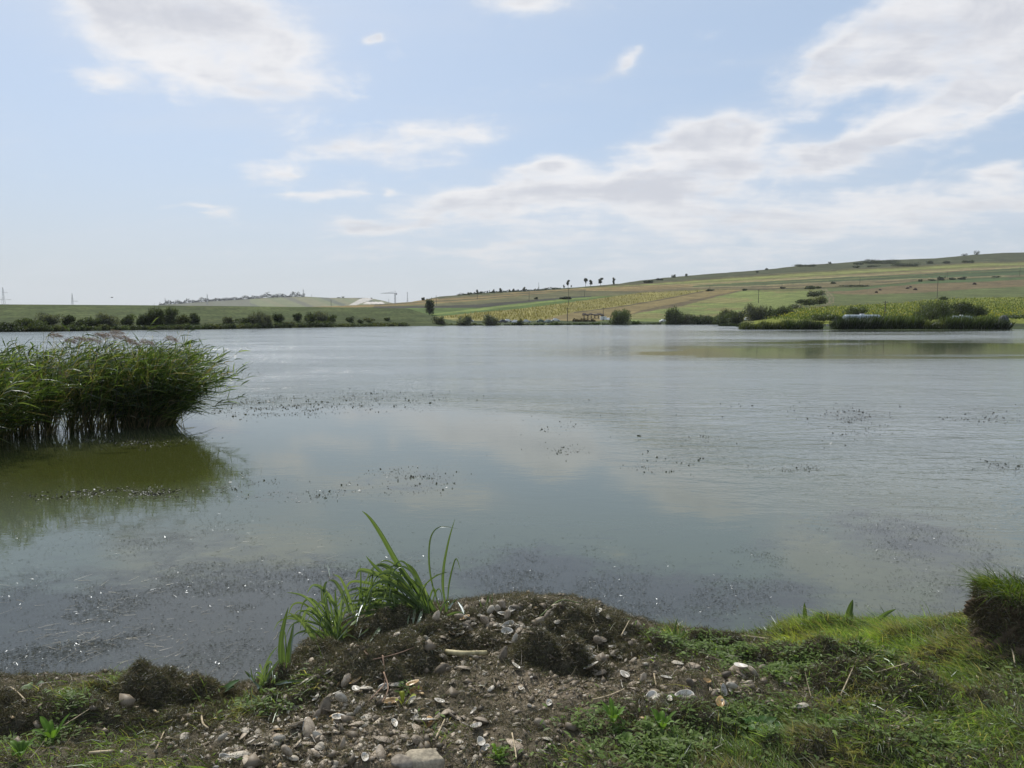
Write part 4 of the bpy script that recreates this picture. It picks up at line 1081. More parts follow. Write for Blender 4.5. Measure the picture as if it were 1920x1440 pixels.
tones = ['tan', 'pale', 'tan', 'pale', 'dark', 'pale', 'amber']
seen = {}
for zn, (cu, cv, ru, rv), cnt in ZN:
    r = np.random.default_rng(sum(map(ord, zn)))
    for k in range(cnt):
        u = cu + r.normal(0, ru * .75); v = cv + r.normal(0, rv * .75)
        if v > 1436 or v < 1148: v = cv + r.uniform(-.6, .6) * rv
        po = poses[int(r.integers(6))]; to = tones[int(r.integers(7))]; sz_ = float(r.uniform(.045, .085))
        near = sorted(LM, key=lambda L: math.hypot(L[0] - u, (L[1] - v) * 1.6)); lab = None
        size_w = 'tiny' if sz_ < .056 else ('small' if sz_ < .072 else 'middling')
        for nth in range(4):
            L = near[nth]; dx_, dy_ = u - L[0], v - L[1]
            hd = 'left of' if dx_ < 0 else 'right of'; vd_ = 'above' if dy_ < 0 else 'below'
            for dr in ([hd, vd_] if abs(dx_) > abs(dy_) * 1.6 else [vd_, hd]) + [('above left of' if dx_ < 0 else 'above right of') if dy_ < 0 else ('below left of' if dx_ < 0 else 'below right of')]:
                cand = '%s %s shell, %s, %s %s' % (size_w, {'tan': 'brown', 'pale': 'pale', 'dark': 'dark', 'amber': 'amber'}[to], {'up': 'dome up', 'cup': 'hollow up', 'edge': 'on edge', 'closed': 'shut'}[po], dr, L[2])
                if cand not in seen and lab is None: lab = cand
            if lab: break
        lab = lab or cand; seen[lab] = 1
        put_shell(u, v, to, po, sz_, float(r.uniform(0, 6.28)), lab, 'mussel shells on the ' + zn)

# ================================================================== STONE, STALKS, STICKS
def rock(u, v, sx, sy, sz, label, seed, colr=(.30, .26, .19)):
    g = ground_at(u, v)
    nt, npn = 20, 12; V = [(0, 0, 1)]; Fq = []; T3 = []
    for j in range(1, npn):
        for i in range(nt):
            a = 2 * math.pi * i / nt; b = math.pi * j / npn
            V.append((math.sin(b) * math.cos(a), math.sin(b) * math.sin(a), math.cos(b)))
    V.append((0, 0, -1)); V = np.array(V)
    r = np.random.default_rng(seed)
    for _ in range(9):
        nrm = r.normal(size=3); nrm /= np.linalg.norm(nrm); dd = V @ nrm; cut = r.uniform(.55, .8)
        V = V - np.clip(dd - cut, 0, 1)[:, None] * nrm
    V = V * [sx, sy, sz]; V = V * (1 + .05 * (fbm(V[:, 0] * 40, V[:, 1] * 40 + V[:, 2] * 30, 3, seed) - .5)[:, None])
    for i in range(nt): T3.append((0, 1 + i, 1 + (i + 1) % nt)); T3.append((len(V) - 1, 1 + (npn - 2) * nt + (i + 1) % nt, 1 + (npn - 2) * nt + i))
    for j in range(npn - 2):
        for i in range(nt): Fq.append((1 + j * nt + i, 1 + (j + 1) * nt + i, 1 + (j + 1) * nt + (i + 1) % nt, 1 + j * nt + (i + 1) % nt))
    me = mesh_np('stone', V, [np.array(T3), np.array(Fq)], None, False, [simple('stone_%d' % seed, colr, .85, nscale=50, bump=.5)])
    o = link('stone', me); o.location = (g[0], g[1], g[2] + sz * .45); tag(o, label, 'stone'); return o
rock(797, 1436, .085, .06, .045, 'flat-topped yellowish stone at the bottom edge of the photo', 3)
rock(1790, 1206, .060, .045, .032, 'whitish stone in the grass at the water edge near the turf block', 5, (.25, .24, .20))
rock(755, 1440, .05, .04, .028, 'small angular brown stone left of the flat-topped stone', 8, (.22, .19, .15))

M_stalk_t = simple('cut_reed_stalk', (.36, .31, .17), .6, nscale=30, spec=.4)
M_stalk = simple('dry_stalk', (.38, .31, .20), .7, nscale=40)
M_root = simple('pale_root', (.24, .16, .11), .8, nscale=40)
def stalk(pts, r0, r1, name, label, cat, mat, grp=None, lift=.012, z_up=None):
    P = []
    for i, (u, v) in enumerate(pts):
        g = ground_at(u, v); zz_ = float(surf(np.array([g[0]]), np.array([g[1]]))[0]) + lift
        if z_up: zz_ += z_up[i]
        P.append(Vector((g[0], g[1], zz_)))
    # smooth curve through the points
    Q = []
    for i in range(len(P) - 1):
        p0 = P[max(i - 1, 0)]; p1 = P[i]; p2 = P[i + 1]; p3 = P[min(i + 2, len(P) - 1)]
        for k in range(5):
            t_ = k / 5; Q.append(.5 * ((2 * p1) + (p2 - p0) * t_ + (2 * p0 - 5 * p1 + 4 * p2 - p3) * t_ ** 2 + (3 * p1 - p0 - 3 * p2 + p3) * t_ ** 3))
    Q.append(P[-1]); m = MB(); n_ = len(Q)
    o0 = Q[0].copy(); Q = [q - o0 for q in Q]
    m.tube(Q, [r0 + (r1 - r0) * i / (n_ - 1) for i in range(n_)], 7)
    o = m.build(name, mat, None, True); o.location = o0; tag(o, label, cat, grp); return o
stalk([(836, 1236), (870, 1234), (912, 1232)], .014, .013, 'cut_stalk', 'thick cut reed stalk, tan with a green end, lying across the mound', 'stalk', M_stalk_t, lift=.022)
GS = 'dry stalks and sticks on the bank'
stalk([(75, 1372), (120, 1302)], .005, .002, 'dry_stalk', 'straight grey stalk slanting up to the right in the left corner', 'stalk', M_stalk, GS, .03)
stalk([(0, 1312), (22, 1330), (50, 1358)], .005, .003, 'dry_stalk', 'pale stalk slanting down from the left picture edge', 'stalk', M_stalk, GS, .03)
stalk([(120, 1371), (172, 1360)], .003, .002, 'dry_stalk', 'thin straw lying level left of the big left weed heap', 'stalk', M_stalk, GS, .02)
stalk([(168, 1421), (212, 1418)], .006, .006, 'dry_stalk', 'thick pale stalk piece lying level at lower left', 'stalk', M_stalk, GS, .02)
stalk([(293, 1415), (308, 1384)], .004, .002, 'dry_stalk', 'bent straw blade standing at lower left below the big heap', 'stalk', M_stalk, GS, .02)
stalk([(185, 1328), (195, 1355)], .006, .004, 'dry_stalk', 'broken reed piece standing in the grass beside the left heap', 'stalk', M_stalk, GS, .03)
stalk([(378, 1350), (380, 1364), (391, 1376)], .005, .004, 'dry_stalk', 'hooked pale stalk piece left of the shell patch', 'stalk', M_stalk, GS, .02)
stalk([(288, 1340), (297, 1352)], .005, .005, 'dry_stalk', 'short tan stub right of the left weed heap', 'stalk', M_stalk, GS, .02)
stalk([(718, 1268), (722, 1290), (708, 1310), (691, 1328)], .004, .002, 'forked_root', 'pale forked root lying below the dark weed slope, long arm', 'root', M_root, GS, .03)
stalk([(720, 1285), (728, 1305), (716, 1330)], .004, .002, 'forked_root', 'second arm of the pale root, bending back to the left', 'root', M_root, GS, .03)
stalk([(655, 1266), (672, 1263), (690, 1268)], .006, .004, 'root_piece', 'pinkish knotted root piece under the weed heap below the sedge', 'root', M_root, GS, .02)
stalk([(700, 1272), (735, 1266), (765, 1252), (800, 1240)], .003, .0015, 'root_piece', 'reddish root running up the dark slope to the mound', 'root', M_root, GS, .02)
stalk([(1112, 1320), (1140, 1313), (1170, 1303)], .004, .003, 'dry_stick', 'straight thin stick on bare soil left of the shell trio', 'stick', M_stalk, GS, .02)
stalk([(817, 1395), (834, 1362)], .004, .003, 'dry_stick', 'pale stick leaning beside the group with the amber shell', 'stick', M_stalk, GS, .02)
stalk([(960, 1390), (966, 1420), (968, 1438)], .003, .003, 'dry_stalk', 'thin straw hanging over the very large buried shell', 'stalk', M_stalk, GS, .03)
stalk([(1066, 1408), (1078, 1396)], .006, .005, 'dry_stalk', 'short white stalk piece at the bottom right of the middle', 'stalk', M_stalk, GS, .015)
stalk([(1226, 1272), (1230, 1295)], .004, .004, 'dry_stick', 'short upright twig between the shell trio and the pale shell', 'stick', M_stalk, GS, .02)
stalk([(1576, 1312), (1604, 1292)], .004, .002, 'dry_stick', 'thin light stick leaning on the dark ridge at right', 'stick', M_stalk, GS, .02)
stalk([(1640, 1305), (1700, 1304)], .003, .002, 'dry_stick', 'level straw on the trodden strip at right', 'stick', M_stalk, GS, .02)
stalk([(1880, 1218), (1896, 1240), (1902, 1256)], .004, .003, 'dry_stalk', 'white straw blade in the grass under the turf block', 'stalk', M_stalk, GS, .03)
stalk([(1164, 1218), (1180, 1198)], .004, .003, 'dry_stick', 'forked twig beside the weed hump', 'stick', M_stalk, GS, .03)
stalk([(1330, 1240), (1365, 1250)], .003, .002, 'dry_stick', 'dark twig in the weed above the small tan shell', 'stick', M_bark, GS, .02)
stalk([(1310, 1196), (1380, 1200), (1440, 1205)], .012, .006, 'driftwood', 'pale sodden stick lying along the water edge behind the weed', 'stick', M_stalk, GS, .02)
stalk([(1012, 1168), (1050, 1150), (1085, 1140)], .005, .003, 'green_stalk', 'green stalk lying over the mound top', 'stalk', simple('green_stalk', (.14, .18, .06), .6), GS, .03)

# ================================================================== SEDGE / IRIS CLUMPS
def crop2(x, y): return 400 + x / 3.4286, 940 + y / 3.4286
def leaf_strip(pts, wmax, depth0, root, lean=0.0, pale=False, name='leaf'):
    """pts in photo pixels from base to tip at the plant's own distance; folded blade with thickness from its V section"""
    P = []
    for i, (u, v) in enumerate(pts):
        dd = depth0 + lean * i / max(1, len(pts) - 1)
        if v > 1100:
            gg = ground_at(u, v)
            if i: dd = min(dd, gg[1] - .14 - .02 * i)
        P.append(Vector([float(c_) for c_ in at_depth(u, v, dd)]))
    Q = []
    for i in range(len(P) - 1):
        p0 = P[max(i - 1, 0)]; p1 = P[i]; p2 = P[i + 1]; p3 = P[min(i + 2, len(P) - 1)]
        for k in range(6):
            t_ = k / 6; Q.append(.5 * ((2 * p1) + (p2 - p0) * t_ + (2 * p0 - 5 * p1 + 4 * p2 - p3) * t_ ** 2 + (3 * p1 - p0 - 3 * p2 + p3) * t_ ** 3))
    Q.append(P[-1]); n_ = len(Q); V = []; Fq = []; C = []
    g0 = np.array((.098, .140, .055)) if not pale else np.array((.17, .22, .10))
    rr = np.random.default_rng(int(abs(pts[0][0] * 13 + pts[-1][1] * 7)))
    g0 = g0 * rr.uniform(.8, 1.25); wmax = wmax * 1.75
    vd = Vector((0, 1, -.15)); tw = rr.uniform(-.5, .5)
    for i, q in enumerate(Q):
        t_ = i / (n_ - 1); d = (Q[min(i + 1, n_ - 1)] - Q[max(i - 1, 0)]).normalized()
        s = d.cross(vd); s.normalize(); nn = s.cross(d).normalized()
        s = (s * math.cos(tw + t_ * .6 * tw) + nn * math.sin(tw + t_ * .6 * tw)).normalized(); nn = s.cross(d).normalized()
        wv_ = wmax * (.45 + 1.0 * min(t_ * 3, 1) * .55) * (1 - t_ ** 3.2) if not name == 'stub' else wmax * (1 - .2 * t_)
        wv_ = max(wv_, .0008)
        V += [q - s * wv_ * .5 - nn * wv_ * .12, q - s * wv_ * .18 + nn * wv_ * .02, q + nn * wv_ * .10, q + s * wv_ * .2 + nn * wv_ * .02, q + s * wv_ * .5 - nn * wv_ * .12]
        dk = 1 - .25 * t_
        C += [g0 * dk * 1.1, g0 * dk, g0 * dk * 1.5, g0 * dk, g0 * dk * 1.1]
        if i:
            b = (i - 1) * 5
            for j in range(4): Fq.append((b + j, b + j + 1, b + j + 6, b + j + 5))
    V = np.array([tuple(v_) for v_ in V]) - np.array(root.location)
    return link('leaf', mesh_np('leaf', V, [np.array(Fq)], np.array(C), True, [M_sedge]), root)
def fan(bx, by, n_, a0, a1, l0, l1, seed, w0=.008, w1=.013):
    r = np.random.default_rng(seed); out = []
    for _ in range(n_):
        a = math.radians(r.uniform(a0, a1)); l = r.uniform(l0, l1); x0 = bx + r.normal(0, 26); y0 = by + r.normal(0, 8); c_, s_ = math.cos(a), -math.sin(a)
        dr = r.uniform(.10, .55) * l
        out.append(([(x0, y0), (x0 + c_ * l * .4, y0 + s_ * l * .45), (x0 + c_ * l * .75, y0 + s_ * l * .72 + dr * .12), (x0 + c_ * l * 1.0, y0 + s_ * l * .80 + dr * .45), (x0 + c_ * l * 1.12, y0 + s_ * l * .72 + dr)], float(r.uniform(w0, w1)), r.random() < .5))
    return out
def sedge(base_uv, label, leaves):
    g = ground_at(*crop2(*base_uv)); root = empty('sedge_clump', tuple(g)); tag(root, label, 'sedge plant', 'sedge clumps at the water edge')
    rr = np.random.default_rng(int(base_uv[0]))
    for lf in leaves:
        pts, wd = lf[0], lf[1]; pale = len(lf) > 2 and lf[2]
        leaf_strip([crop2(*p) for p in pts], wd, g[1] + rr.uniform(-.05, .06), root, rr.uniform(-.10, .12), pale, 'stub' if len(pts) == 2 else 'leaf')
    return g
sedge((1440, 760), 'tall sedge clump on the mound with one long leaf pointing up left', [
 ([(1450, 760), (1340, 610), (1200, 420), (1085, 220), (1010, 110), (955, 60)], .021),
 ([(1500, 710), (1475, 560), (1480, 420), (1515, 240), (1555, 108)], .011),
 ([(1465, 710), (1410, 540), (1388, 380), (1400, 230), (1460, 165), (1575, 178)], .008),
 ([(1505, 710), (1512, 560), (1535, 440), (1562, 368), (1590, 450)], .006),
 ([(1400, 750), (1270, 600), (1130, 500), (1030, 410), (980, 350)], .015),
 ([(1380, 740), (1250, 590), (1120, 500), (1000, 450), (935, 445), (915, 500)], .018, True),
 ([(1350, 730), (1240, 620), (1120, 560), (980, 520), (880, 520), (838, 600)], .016, True),
 ([(1300, 710), (1180, 650), (1060, 605), (940, 588), (825, 625)], .014, True),
 ([(1260, 690), (1180, 650), (1110, 630), (1035, 632)], .010),
 ([(1420, 740), (1360, 600), (1310, 480), (1275, 425), (1230, 392)], .014),
 ([(1240, 675), (1140, 740), (1060, 830), (1000, 910)], .014, True),
 ([(1240, 670), (1150, 720), (1040, 790), (930, 870)], .013, True),
 ([(1220, 690), (1100, 705), (980, 735), (880, 800), (790, 900)], .013, True),
 ([(1100, 700), (1000, 715), (890, 735), (800, 790)], .011),
 ([(1340, 705), (1325, 760), (1300, 805)], .011, True), ([(1298, 685), (1292, 740), (1284, 790)], .012, True), ([(1270, 700), (1258, 745), (1250, 792)], .012, True),
 ([(1440, 750), (1400, 660), (1340, 560), (1230, 470)], .016),
 ([(1430, 750), (1330, 640), (1180, 500), (1140, 410)], .016),
 ([(1410, 750), (1300, 660), (1200, 600), (1100, 560)], .014),
 ([(1060, 705), (1020, 640), (960, 590), (920, 545)], .013),
 ([(1080, 690), (1030, 600), (950, 560)], .011),
 ([(1350, 545), (1400, 500), (1450, 470), (1512, 453)], .006),
 ([(1440, 760), (1500, 700), (1540, 650), (1570, 625)], .009), ([(1610, 725), (1595, 680), (1572, 645)], .009, True),
 ([(1500, 735), (1560, 715), (1620, 720)], .009), ([(1460, 745), (1480, 770)], .018, True), ([(1395, 730), (1400, 775)], .017, True),
 ([(930, 740), (945, 600), (950, 500), (942, 388)], .010), ([(990, 720), (1010, 600), (1020, 520), (1028, 430)], .010), ([(1130, 670), (1128, 570), (1130, 480), (1145, 412)], .010),
 ([(1170, 670), (1180, 560), (1200, 480), (1215, 440)], .008), ([(1060, 690), (1090, 600), (1100, 540)], .008), ([(1230, 670), (1250, 590), (1290, 520)], .008),
 ([(950, 730), (985, 650), (1060, 560)], .008), ([(1000, 725), (960, 640), (945, 560)], .009), ([(1310, 700), (1330, 600), (1380, 520)], .007),
] + fan(1360, 730, 40, 112, 174, 300, 620, 3, .006, .011) + fan(1180, 690, 12, 80, 140, 160, 300, 4, .005, .008) + fan(1400, 740, 6, 60, 110, 150, 300, 5, .005, .008))
sedge((780, 930), 'sedge clump left of the mound with arching pale leaf tips', [
 ([(765, 925), (745, 770), (715, 610), (720, 535), (735, 515)], .014), ([(790, 915), (790, 750), (786, 640), (783, 555)], .010),
 ([(900, 720), (870, 600), (820, 495), (770, 468)], .014, True), ([(880, 720), (830, 590), (780, 515), (738, 512)], .012, True),
 ([(830, 770), (770, 650), (700, 560), (640, 542), (602, 592)], .012, True), ([(745, 820), (650, 670), (570, 605), (470, 585)], .009, True),
 ([(740, 860), (660, 730), (575, 648)], .007), ([(770, 920), (820, 830), (880, 770), (950, 730)], .010), ([(740, 900), (690, 800), (620, 770)], .007),
 ([(780, 930), (840, 850), (930, 800)], .009, True), ([(735, 915), (700, 870), (650, 830)], .008), ([(800, 920), (850, 860), (900, 870), (940, 900)], .008),
 ([(750, 480), (742, 440), (732, 402)], .005), ([(780, 900), (735, 740), (700, 640), (690, 500)], .006), ([(745, 910), (720, 860), (715, 760)], .007),
] + fan(800, 900, 22, 70, 165, 220, 470, 7, .005, .009))
sedge((690, 965), 'leaning sedge leaves broken over, between the two left clumps', [
 ([(705, 970), (650, 870), (590, 780), (540, 735), (470, 742)], .019), ([(695, 975), (640, 880), (560, 765), (480, 712)], .012, True), ([(620, 1040), (580, 1000), (530, 965)], .012),
 ([(740, 940), (670, 850), (600, 800), (500, 740), (400, 785)], .009),
])
sedge((460, 1140), 'three stiff upright sedge leaves at the water edge', [
 ([(445, 1140), (432, 1000), (438, 870), (460, 760), (482, 680)], .015), ([(462, 1135), (458, 1010), (450, 900)], .014), ([(482, 1115), (490, 960), (505, 870), (518, 775)], .017),
 ([(440, 1130), (470, 1060), (455, 830), (400, 880)], .004),
])
sedge((310, 1200), 'low sedge tuft of crossing leaves, farthest left of the clumps', [
 ([(350, 1285), (300, 1200), (250, 1140), (200, 1088)], .013), ([(295, 1190), (330, 1080), (370, 990), (422, 925)], .010, True), ([(320, 1185), (370, 1100), (430, 1010)], .012),
 ([(300, 1200), (330, 1120), (350, 1050)], .008), ([(250, 1190), (250, 1240), (312, 1278)], .010, True), ([(380, 1180), (470, 1160), (600, 1150)], .009), ([(330, 1200), (260, 1150), (240, 1060)], .006),
] + fan(350, 1200, 7, 50, 130, 120, 260, 8, .005, .009))
def spikes(u, v, label, lst, depth_add=0):
    g = ground_at(u, v); root = empty('grass_tuft', tuple(g)); tag(root, label, 'grass tuft', 'single tall tufts at the water edge')
    for pts, wd in lst: leaf_strip(pts, wd, g[1] + depth_add, root, .03)
spikes(1512, 1176, 'pair of stiff leaves behind the yellow-green tuft', [([(1512, 1182), (1510, 1160), (1508, 1130)], .022), ([(1514, 1182), (1530, 1162), (1524, 1150)], .020), ([(1510, 1180), (1500, 1160), (1496, 1148)], .010)])
spikes(1592, 1172, 'single broad upright leaf at the water edge right of the yellow-green tuft', [([(1589, 1176), (1592, 1150), (1599, 1124)], .026), ([(1594, 1175), (1597, 1160), (1600, 1148)], .012)])
spikes(1640, 1180, 'long curved blade leaning right over the water', [([(1634, 1186), (1645, 1165), (1662, 1150), (1680, 1142)], .018), ([(1632, 1186), (1640, 1170), (1655, 1160)], .010)])
spikes(1262, 1200, 'thin upright grass tuft at the water edge right of the mound', [([(1262, 1205), (1266, 1180), (1270, 1160)], .008), ([(1268, 1205), (1274, 1185), (1275, 1168)], .007), ([(1258, 1206), (1256, 1185), (1248, 1172)], .006),
   ([(1264, 1206), (1280, 1190), (1284, 1176)], .006), ([(1250, 1206), (1240, 1190), (1234, 1178)], .005), ([(1272, 1206), (1268, 1184), (1260, 1170)], .005)])
spikes(915, 1136, 'few thin dark stubs sticking up behind the mound', [([(903, 1140), (900, 1128), (897, 1118)], .004), ([(915, 1138), (916, 1122), (918, 1108)], .004), ([(922, 1138), (923, 1122), (923, 1110)], .004), ([(910, 1138), (914, 1124), (914, 1116)], .004)])
spikes(1880, 1115, 'thin grey grass stems over the turf block', [([(1900, 1100), (1902, 1080), (1904, 1062)], .004), ([(1915, 1100), (1910, 1080), (1918, 1070)], .004), ([(1872, 1100), (1874, 1080), (1872, 1066)], .004), ([(1858, 1104), (1852, 1086), (1848, 1078)], .004)])

# dock leaves: broad leaves with a midrib
def broad_leaf(root, a, b, wd, cc, up=.02):
    a = Vector(a); b = Vector(b); d = b - a; s = d.cross(Vector((0, 0, 1))).normalized(); V = []; Fq = []; C = []
    for i in range(9):
        t_ = i / 8; q = a + d * t_ + Vector((0, 0, up * math.sin(math.pi * t_)))
        wv_ = wd * math.sin(math.pi * min(1, t_ * .93 + .05)) ** .7
        for j, kx in enumerate((-1, -.5, 0, .5, 1)):
            V.append(tuple(q + s * wv_ * .5 * kx + Vector((0, 0, .10 * wd * abs(kx) + .02 * wd * math.sin(t_ * 20 + j)))))
            C.append(np.array(cc) * (1.35 if j == 2 else 1))
        if i:
            k_ = (i - 1) * 5
            for j in range(4): Fq.append((k_ + j, k_ + j + 1, k_ + j + 6, k_ + j + 5))
    return link('leaf', mesh_np('leaf', np.array(V), [np.array(Fq)], np.array(C), True, [M_sedge]), root)
def dock(u, v, label, n_, L, wd, cc, seed, arc=(0, 6.28), rise=.5):
    g = ground_at(u, v); root = empty('dock_plant', tuple(g)); tag(root, label, 'leafy plant', 'broad-leaved plants in the grass')
    r = np.random.default_rng(seed)
    for i in range(n_):
        a = arc[0] + (arc[1] - arc[0]) * (i + r.uniform(-.3, .3)) / n_; l = L * r.uniform(.7, 1.15); rs = rise * r.uniform(.5, 1.3)
        broad_leaf(root, (math.cos(a) * .01, math.sin(a) * .01, .01), (math.cos(a) * l, math.sin(a) * l, l * rs + .01), wd * r.uniform(.8, 1.1), np.array(cc) * r.uniform(.75, 1.25), .015)
dock(1425, 1378, 'dark green rosette of broad leaves in the grass right of the middle', 13, .085, .038, (.055, .115, .030), 1)
dock(1388, 1372, 'pale ribbed leaf rosette left of the dark green one', 7, .07, .036, (.14, .20, .075), 2)
dock(1480, 1384, 'small bright rosette right of the dark green one', 6, .05, .026, (.14, .21, .055), 3)
dock(1150, 1358, 'bright weed with toothed leaves right of the bare soil', 11, .055, .022, (.11, .19, .035), 4, rise=.9)
dock(1240, 1372, 'upright bright green weed left of the dark rosette', 10, .06, .022, (.11, .19, .035), 5, rise=1.2)
dock(1170, 1400, 'light green weed near the bottom right of the middle', 9, .05, .026, (.12, .18, .05), 6, rise=.6)
dock(935, 1425, 'tiny bright green herb at the bottom middle', 8, .035, .018, (.14, .23, .03), 7, rise=.7)
dock(757, 1326, 'yellow-green leaf pair standing beside a round grey shell', 3, .05, .028, (.24, .26, .04), 8, rise=1.0)
dock(98, 1392, 'bright green weed with pointed leaves in the left corner', 9, .07, .026, (.10, .18, .03), 9, rise=.9)
dock(400, 1318, 'big dark dock leaf leaning at the water edge on the left', 2, .13, .06, (.045, .085, .028), 10, arc=(.2, 1.2), rise=.45)
dock(225, 1304, 'flat dark dock leaves beside the left weed heap', 3, .13, .045, (.045, .095, .022), 12, arc=(-.2, .6), rise=.12)
dock(60, 1298, 'pale green crumpled leaf at the left water edge', 3, .05, .04, (.17, .22, .12), 13, rise=.4)
dock(40, 1420, 'leafy weed at the bottom left picture corner', 9, .055, .026, (.10, .17, .035), 14, rise=.8)
dock(1560, 1372, 'bright leafy weed in the grass at the right', 9, .05, .022, (.12, .20, .035), 15, rise=.7)

# ================================================================== FLOATING WEED ON THE WATER
def pix_points(n, G_, seed, vmin=640):
    r = np.random.default_rng(seed); wts = np.array([g[4] for g in G_]); wts = wts / wts.sum()
    i = r.choice(len(G_), n, p=wts); A = np.array([g[:4] for g in G_])[i]
    u = A[:, 0] + r.normal(0, .62, n) * A[:, 2]; v = A[:, 1] + r.normal(0, .62, n) * A[:, 3]
    v = np.maximum(v, vmin); x, y = on_z(u, v, .0)
    cl = fbm(x * 2.2, y * 2.2, 3, seed + 1); ok = (r.random(n) < sstep(.40, .62, cl) + .10) & (y > y_shore(x) + .02)
    return x[ok], y[ok], r
FD1 = [(200, 1150, 300, 100, 14), (420, 1120, 240, 110, 12), (120, 1230, 240, 60, 10), (350, 1010, 150, 50, 2.5), (660, 1090, 150, 50, 5), (1010, 1060, 100, 50, 3), (960, 1110, 180, 40, 3), (1240, 1110, 230, 50, 5), (1500, 1120, 200, 40, 2),
       (1700, 1010, 160, 60, 4), (1830, 1100, 140, 60, 3), (1120, 1160, 200, 30, 2.5), (1650, 1160, 250, 30, 2), (1440, 1040, 60, 20, .7)]
x, y, r = pix_points(62000, FD1, 501, 940)
k = len(x); P = np.stack([x, y, np.full(k, .004)], -1); a = r.uniform(0, 6.28, k)
D = np.stack([np.cos(a), np.sin(a), r.uniform(-.05, .35, k)], -1); D /= np.linalg.norm(D, axis=1, keepdims=True)
L = r.gamma(1.6, .0062, k) + .004; pal = np.array([(.035, .033, .022), (.070, .066, .045), (.12, .11, .08), (.30, .28, .23), (.05, .065, .03)])
ci = r.choice(5, k, p=[.34, .26, .17, .12, .11])
S1 = ribbons(P, D, L, r.uniform(.0015, .004, k), r.normal(0, .25, (k, 3)) * L[:, None] * [1, 1, .2], 2, colr=pal[ci], taper='leaf', rng=r)
# longer straws
x, y, r = pix_points(900, FD1[:5], 511, 1010); k = len(x); a = r.normal(.45, .5, k)
P = np.stack([x, y, np.full(k, .006)], -1); D = np.stack([np.cos(a), np.sin(a), r.uniform(0, .05, k)], -1)
S2 = ribbons(P, D, r.gamma(3, .022, k), r.uniform(.002, .005, k), r.normal(0, .02, (k, 3)) * [1, 1, .1], 3, side=np.cross(D, [0, 0, 1.0]) + r.normal(0, .3, (k, 3)), colr=np.array([(.34, .31, .24)]) * r.uniform(.4, 1.2, (k, 1)), taper='stem', rng=r)
V, Fq, C = merge([S1, S2])
M_float = foliage('floating_scraps', trans=.1, gloss=.06, rough=.35)
M_drift = foliage('pondweed_leaf', trans=.1, gloss=.02, rough=.5)
tag(link('floating_weed', mesh_np('floating_weed', V, [Fq], C, False, [M_float])), 'scraps of weed and straw floating in mats near the bank', 'floating weed', None, 'stuff')
FD2 = [(560, 757, 190, 15, 9), (480, 770, 130, 12, 6), (700, 742, 130, 9, 3), (1590, 785, 70, 18, 3), (1250, 870, 60, 14, 1.2), (770, 890, 60, 12, 1.6), (750, 912, 90, 12, 1.8), (560, 930, 60, 10, 1.2), (1050, 845, 40, 10, .6), (1040, 800, 50, 12, .4),
       (1850, 780, 80, 12, 2.0), (1880, 870, 50, 12, 1.2), (1480, 880, 70, 8, .8), (1610, 820, 60, 16, .9), (1320, 820, 40, 10, .6), (230, 925, 120, 8, 4, ), (380, 925, 90, 14, 2.5), (60, 935, 60, 6, 1.0), (240, 830, 110, 10, 2.5), (480, 905, 60, 14, .6), (1500, 765, 200, 12, 1), (1150, 790, 300, 40, .8)]
x, y, r = pix_points(24000, [g[:5] for g in FD2], 521, 700)
k = len(x); a = r.uniform(0, 6.28, k); sz = r.gamma(2.0, .0043, k) * (y / 14) ** .5
P = np.stack([x, y, np.full(k, .006)], -1)
S3 = cards(P + np.stack([a * 0, a * 0, sz * .05], -1), sz, np.array([(.055, .052, .042)]) * r.uniform(.5, 2.0, (k, 1)), r, .78)
tag(link('drifting_leaves', mesh_np('drifting_leaves', S3[0], [S3[1]], S3[2], False, [M_drift])), 'dark specks of pondweed breaking the surface farther out', 'pondweed', None, 'stuff')

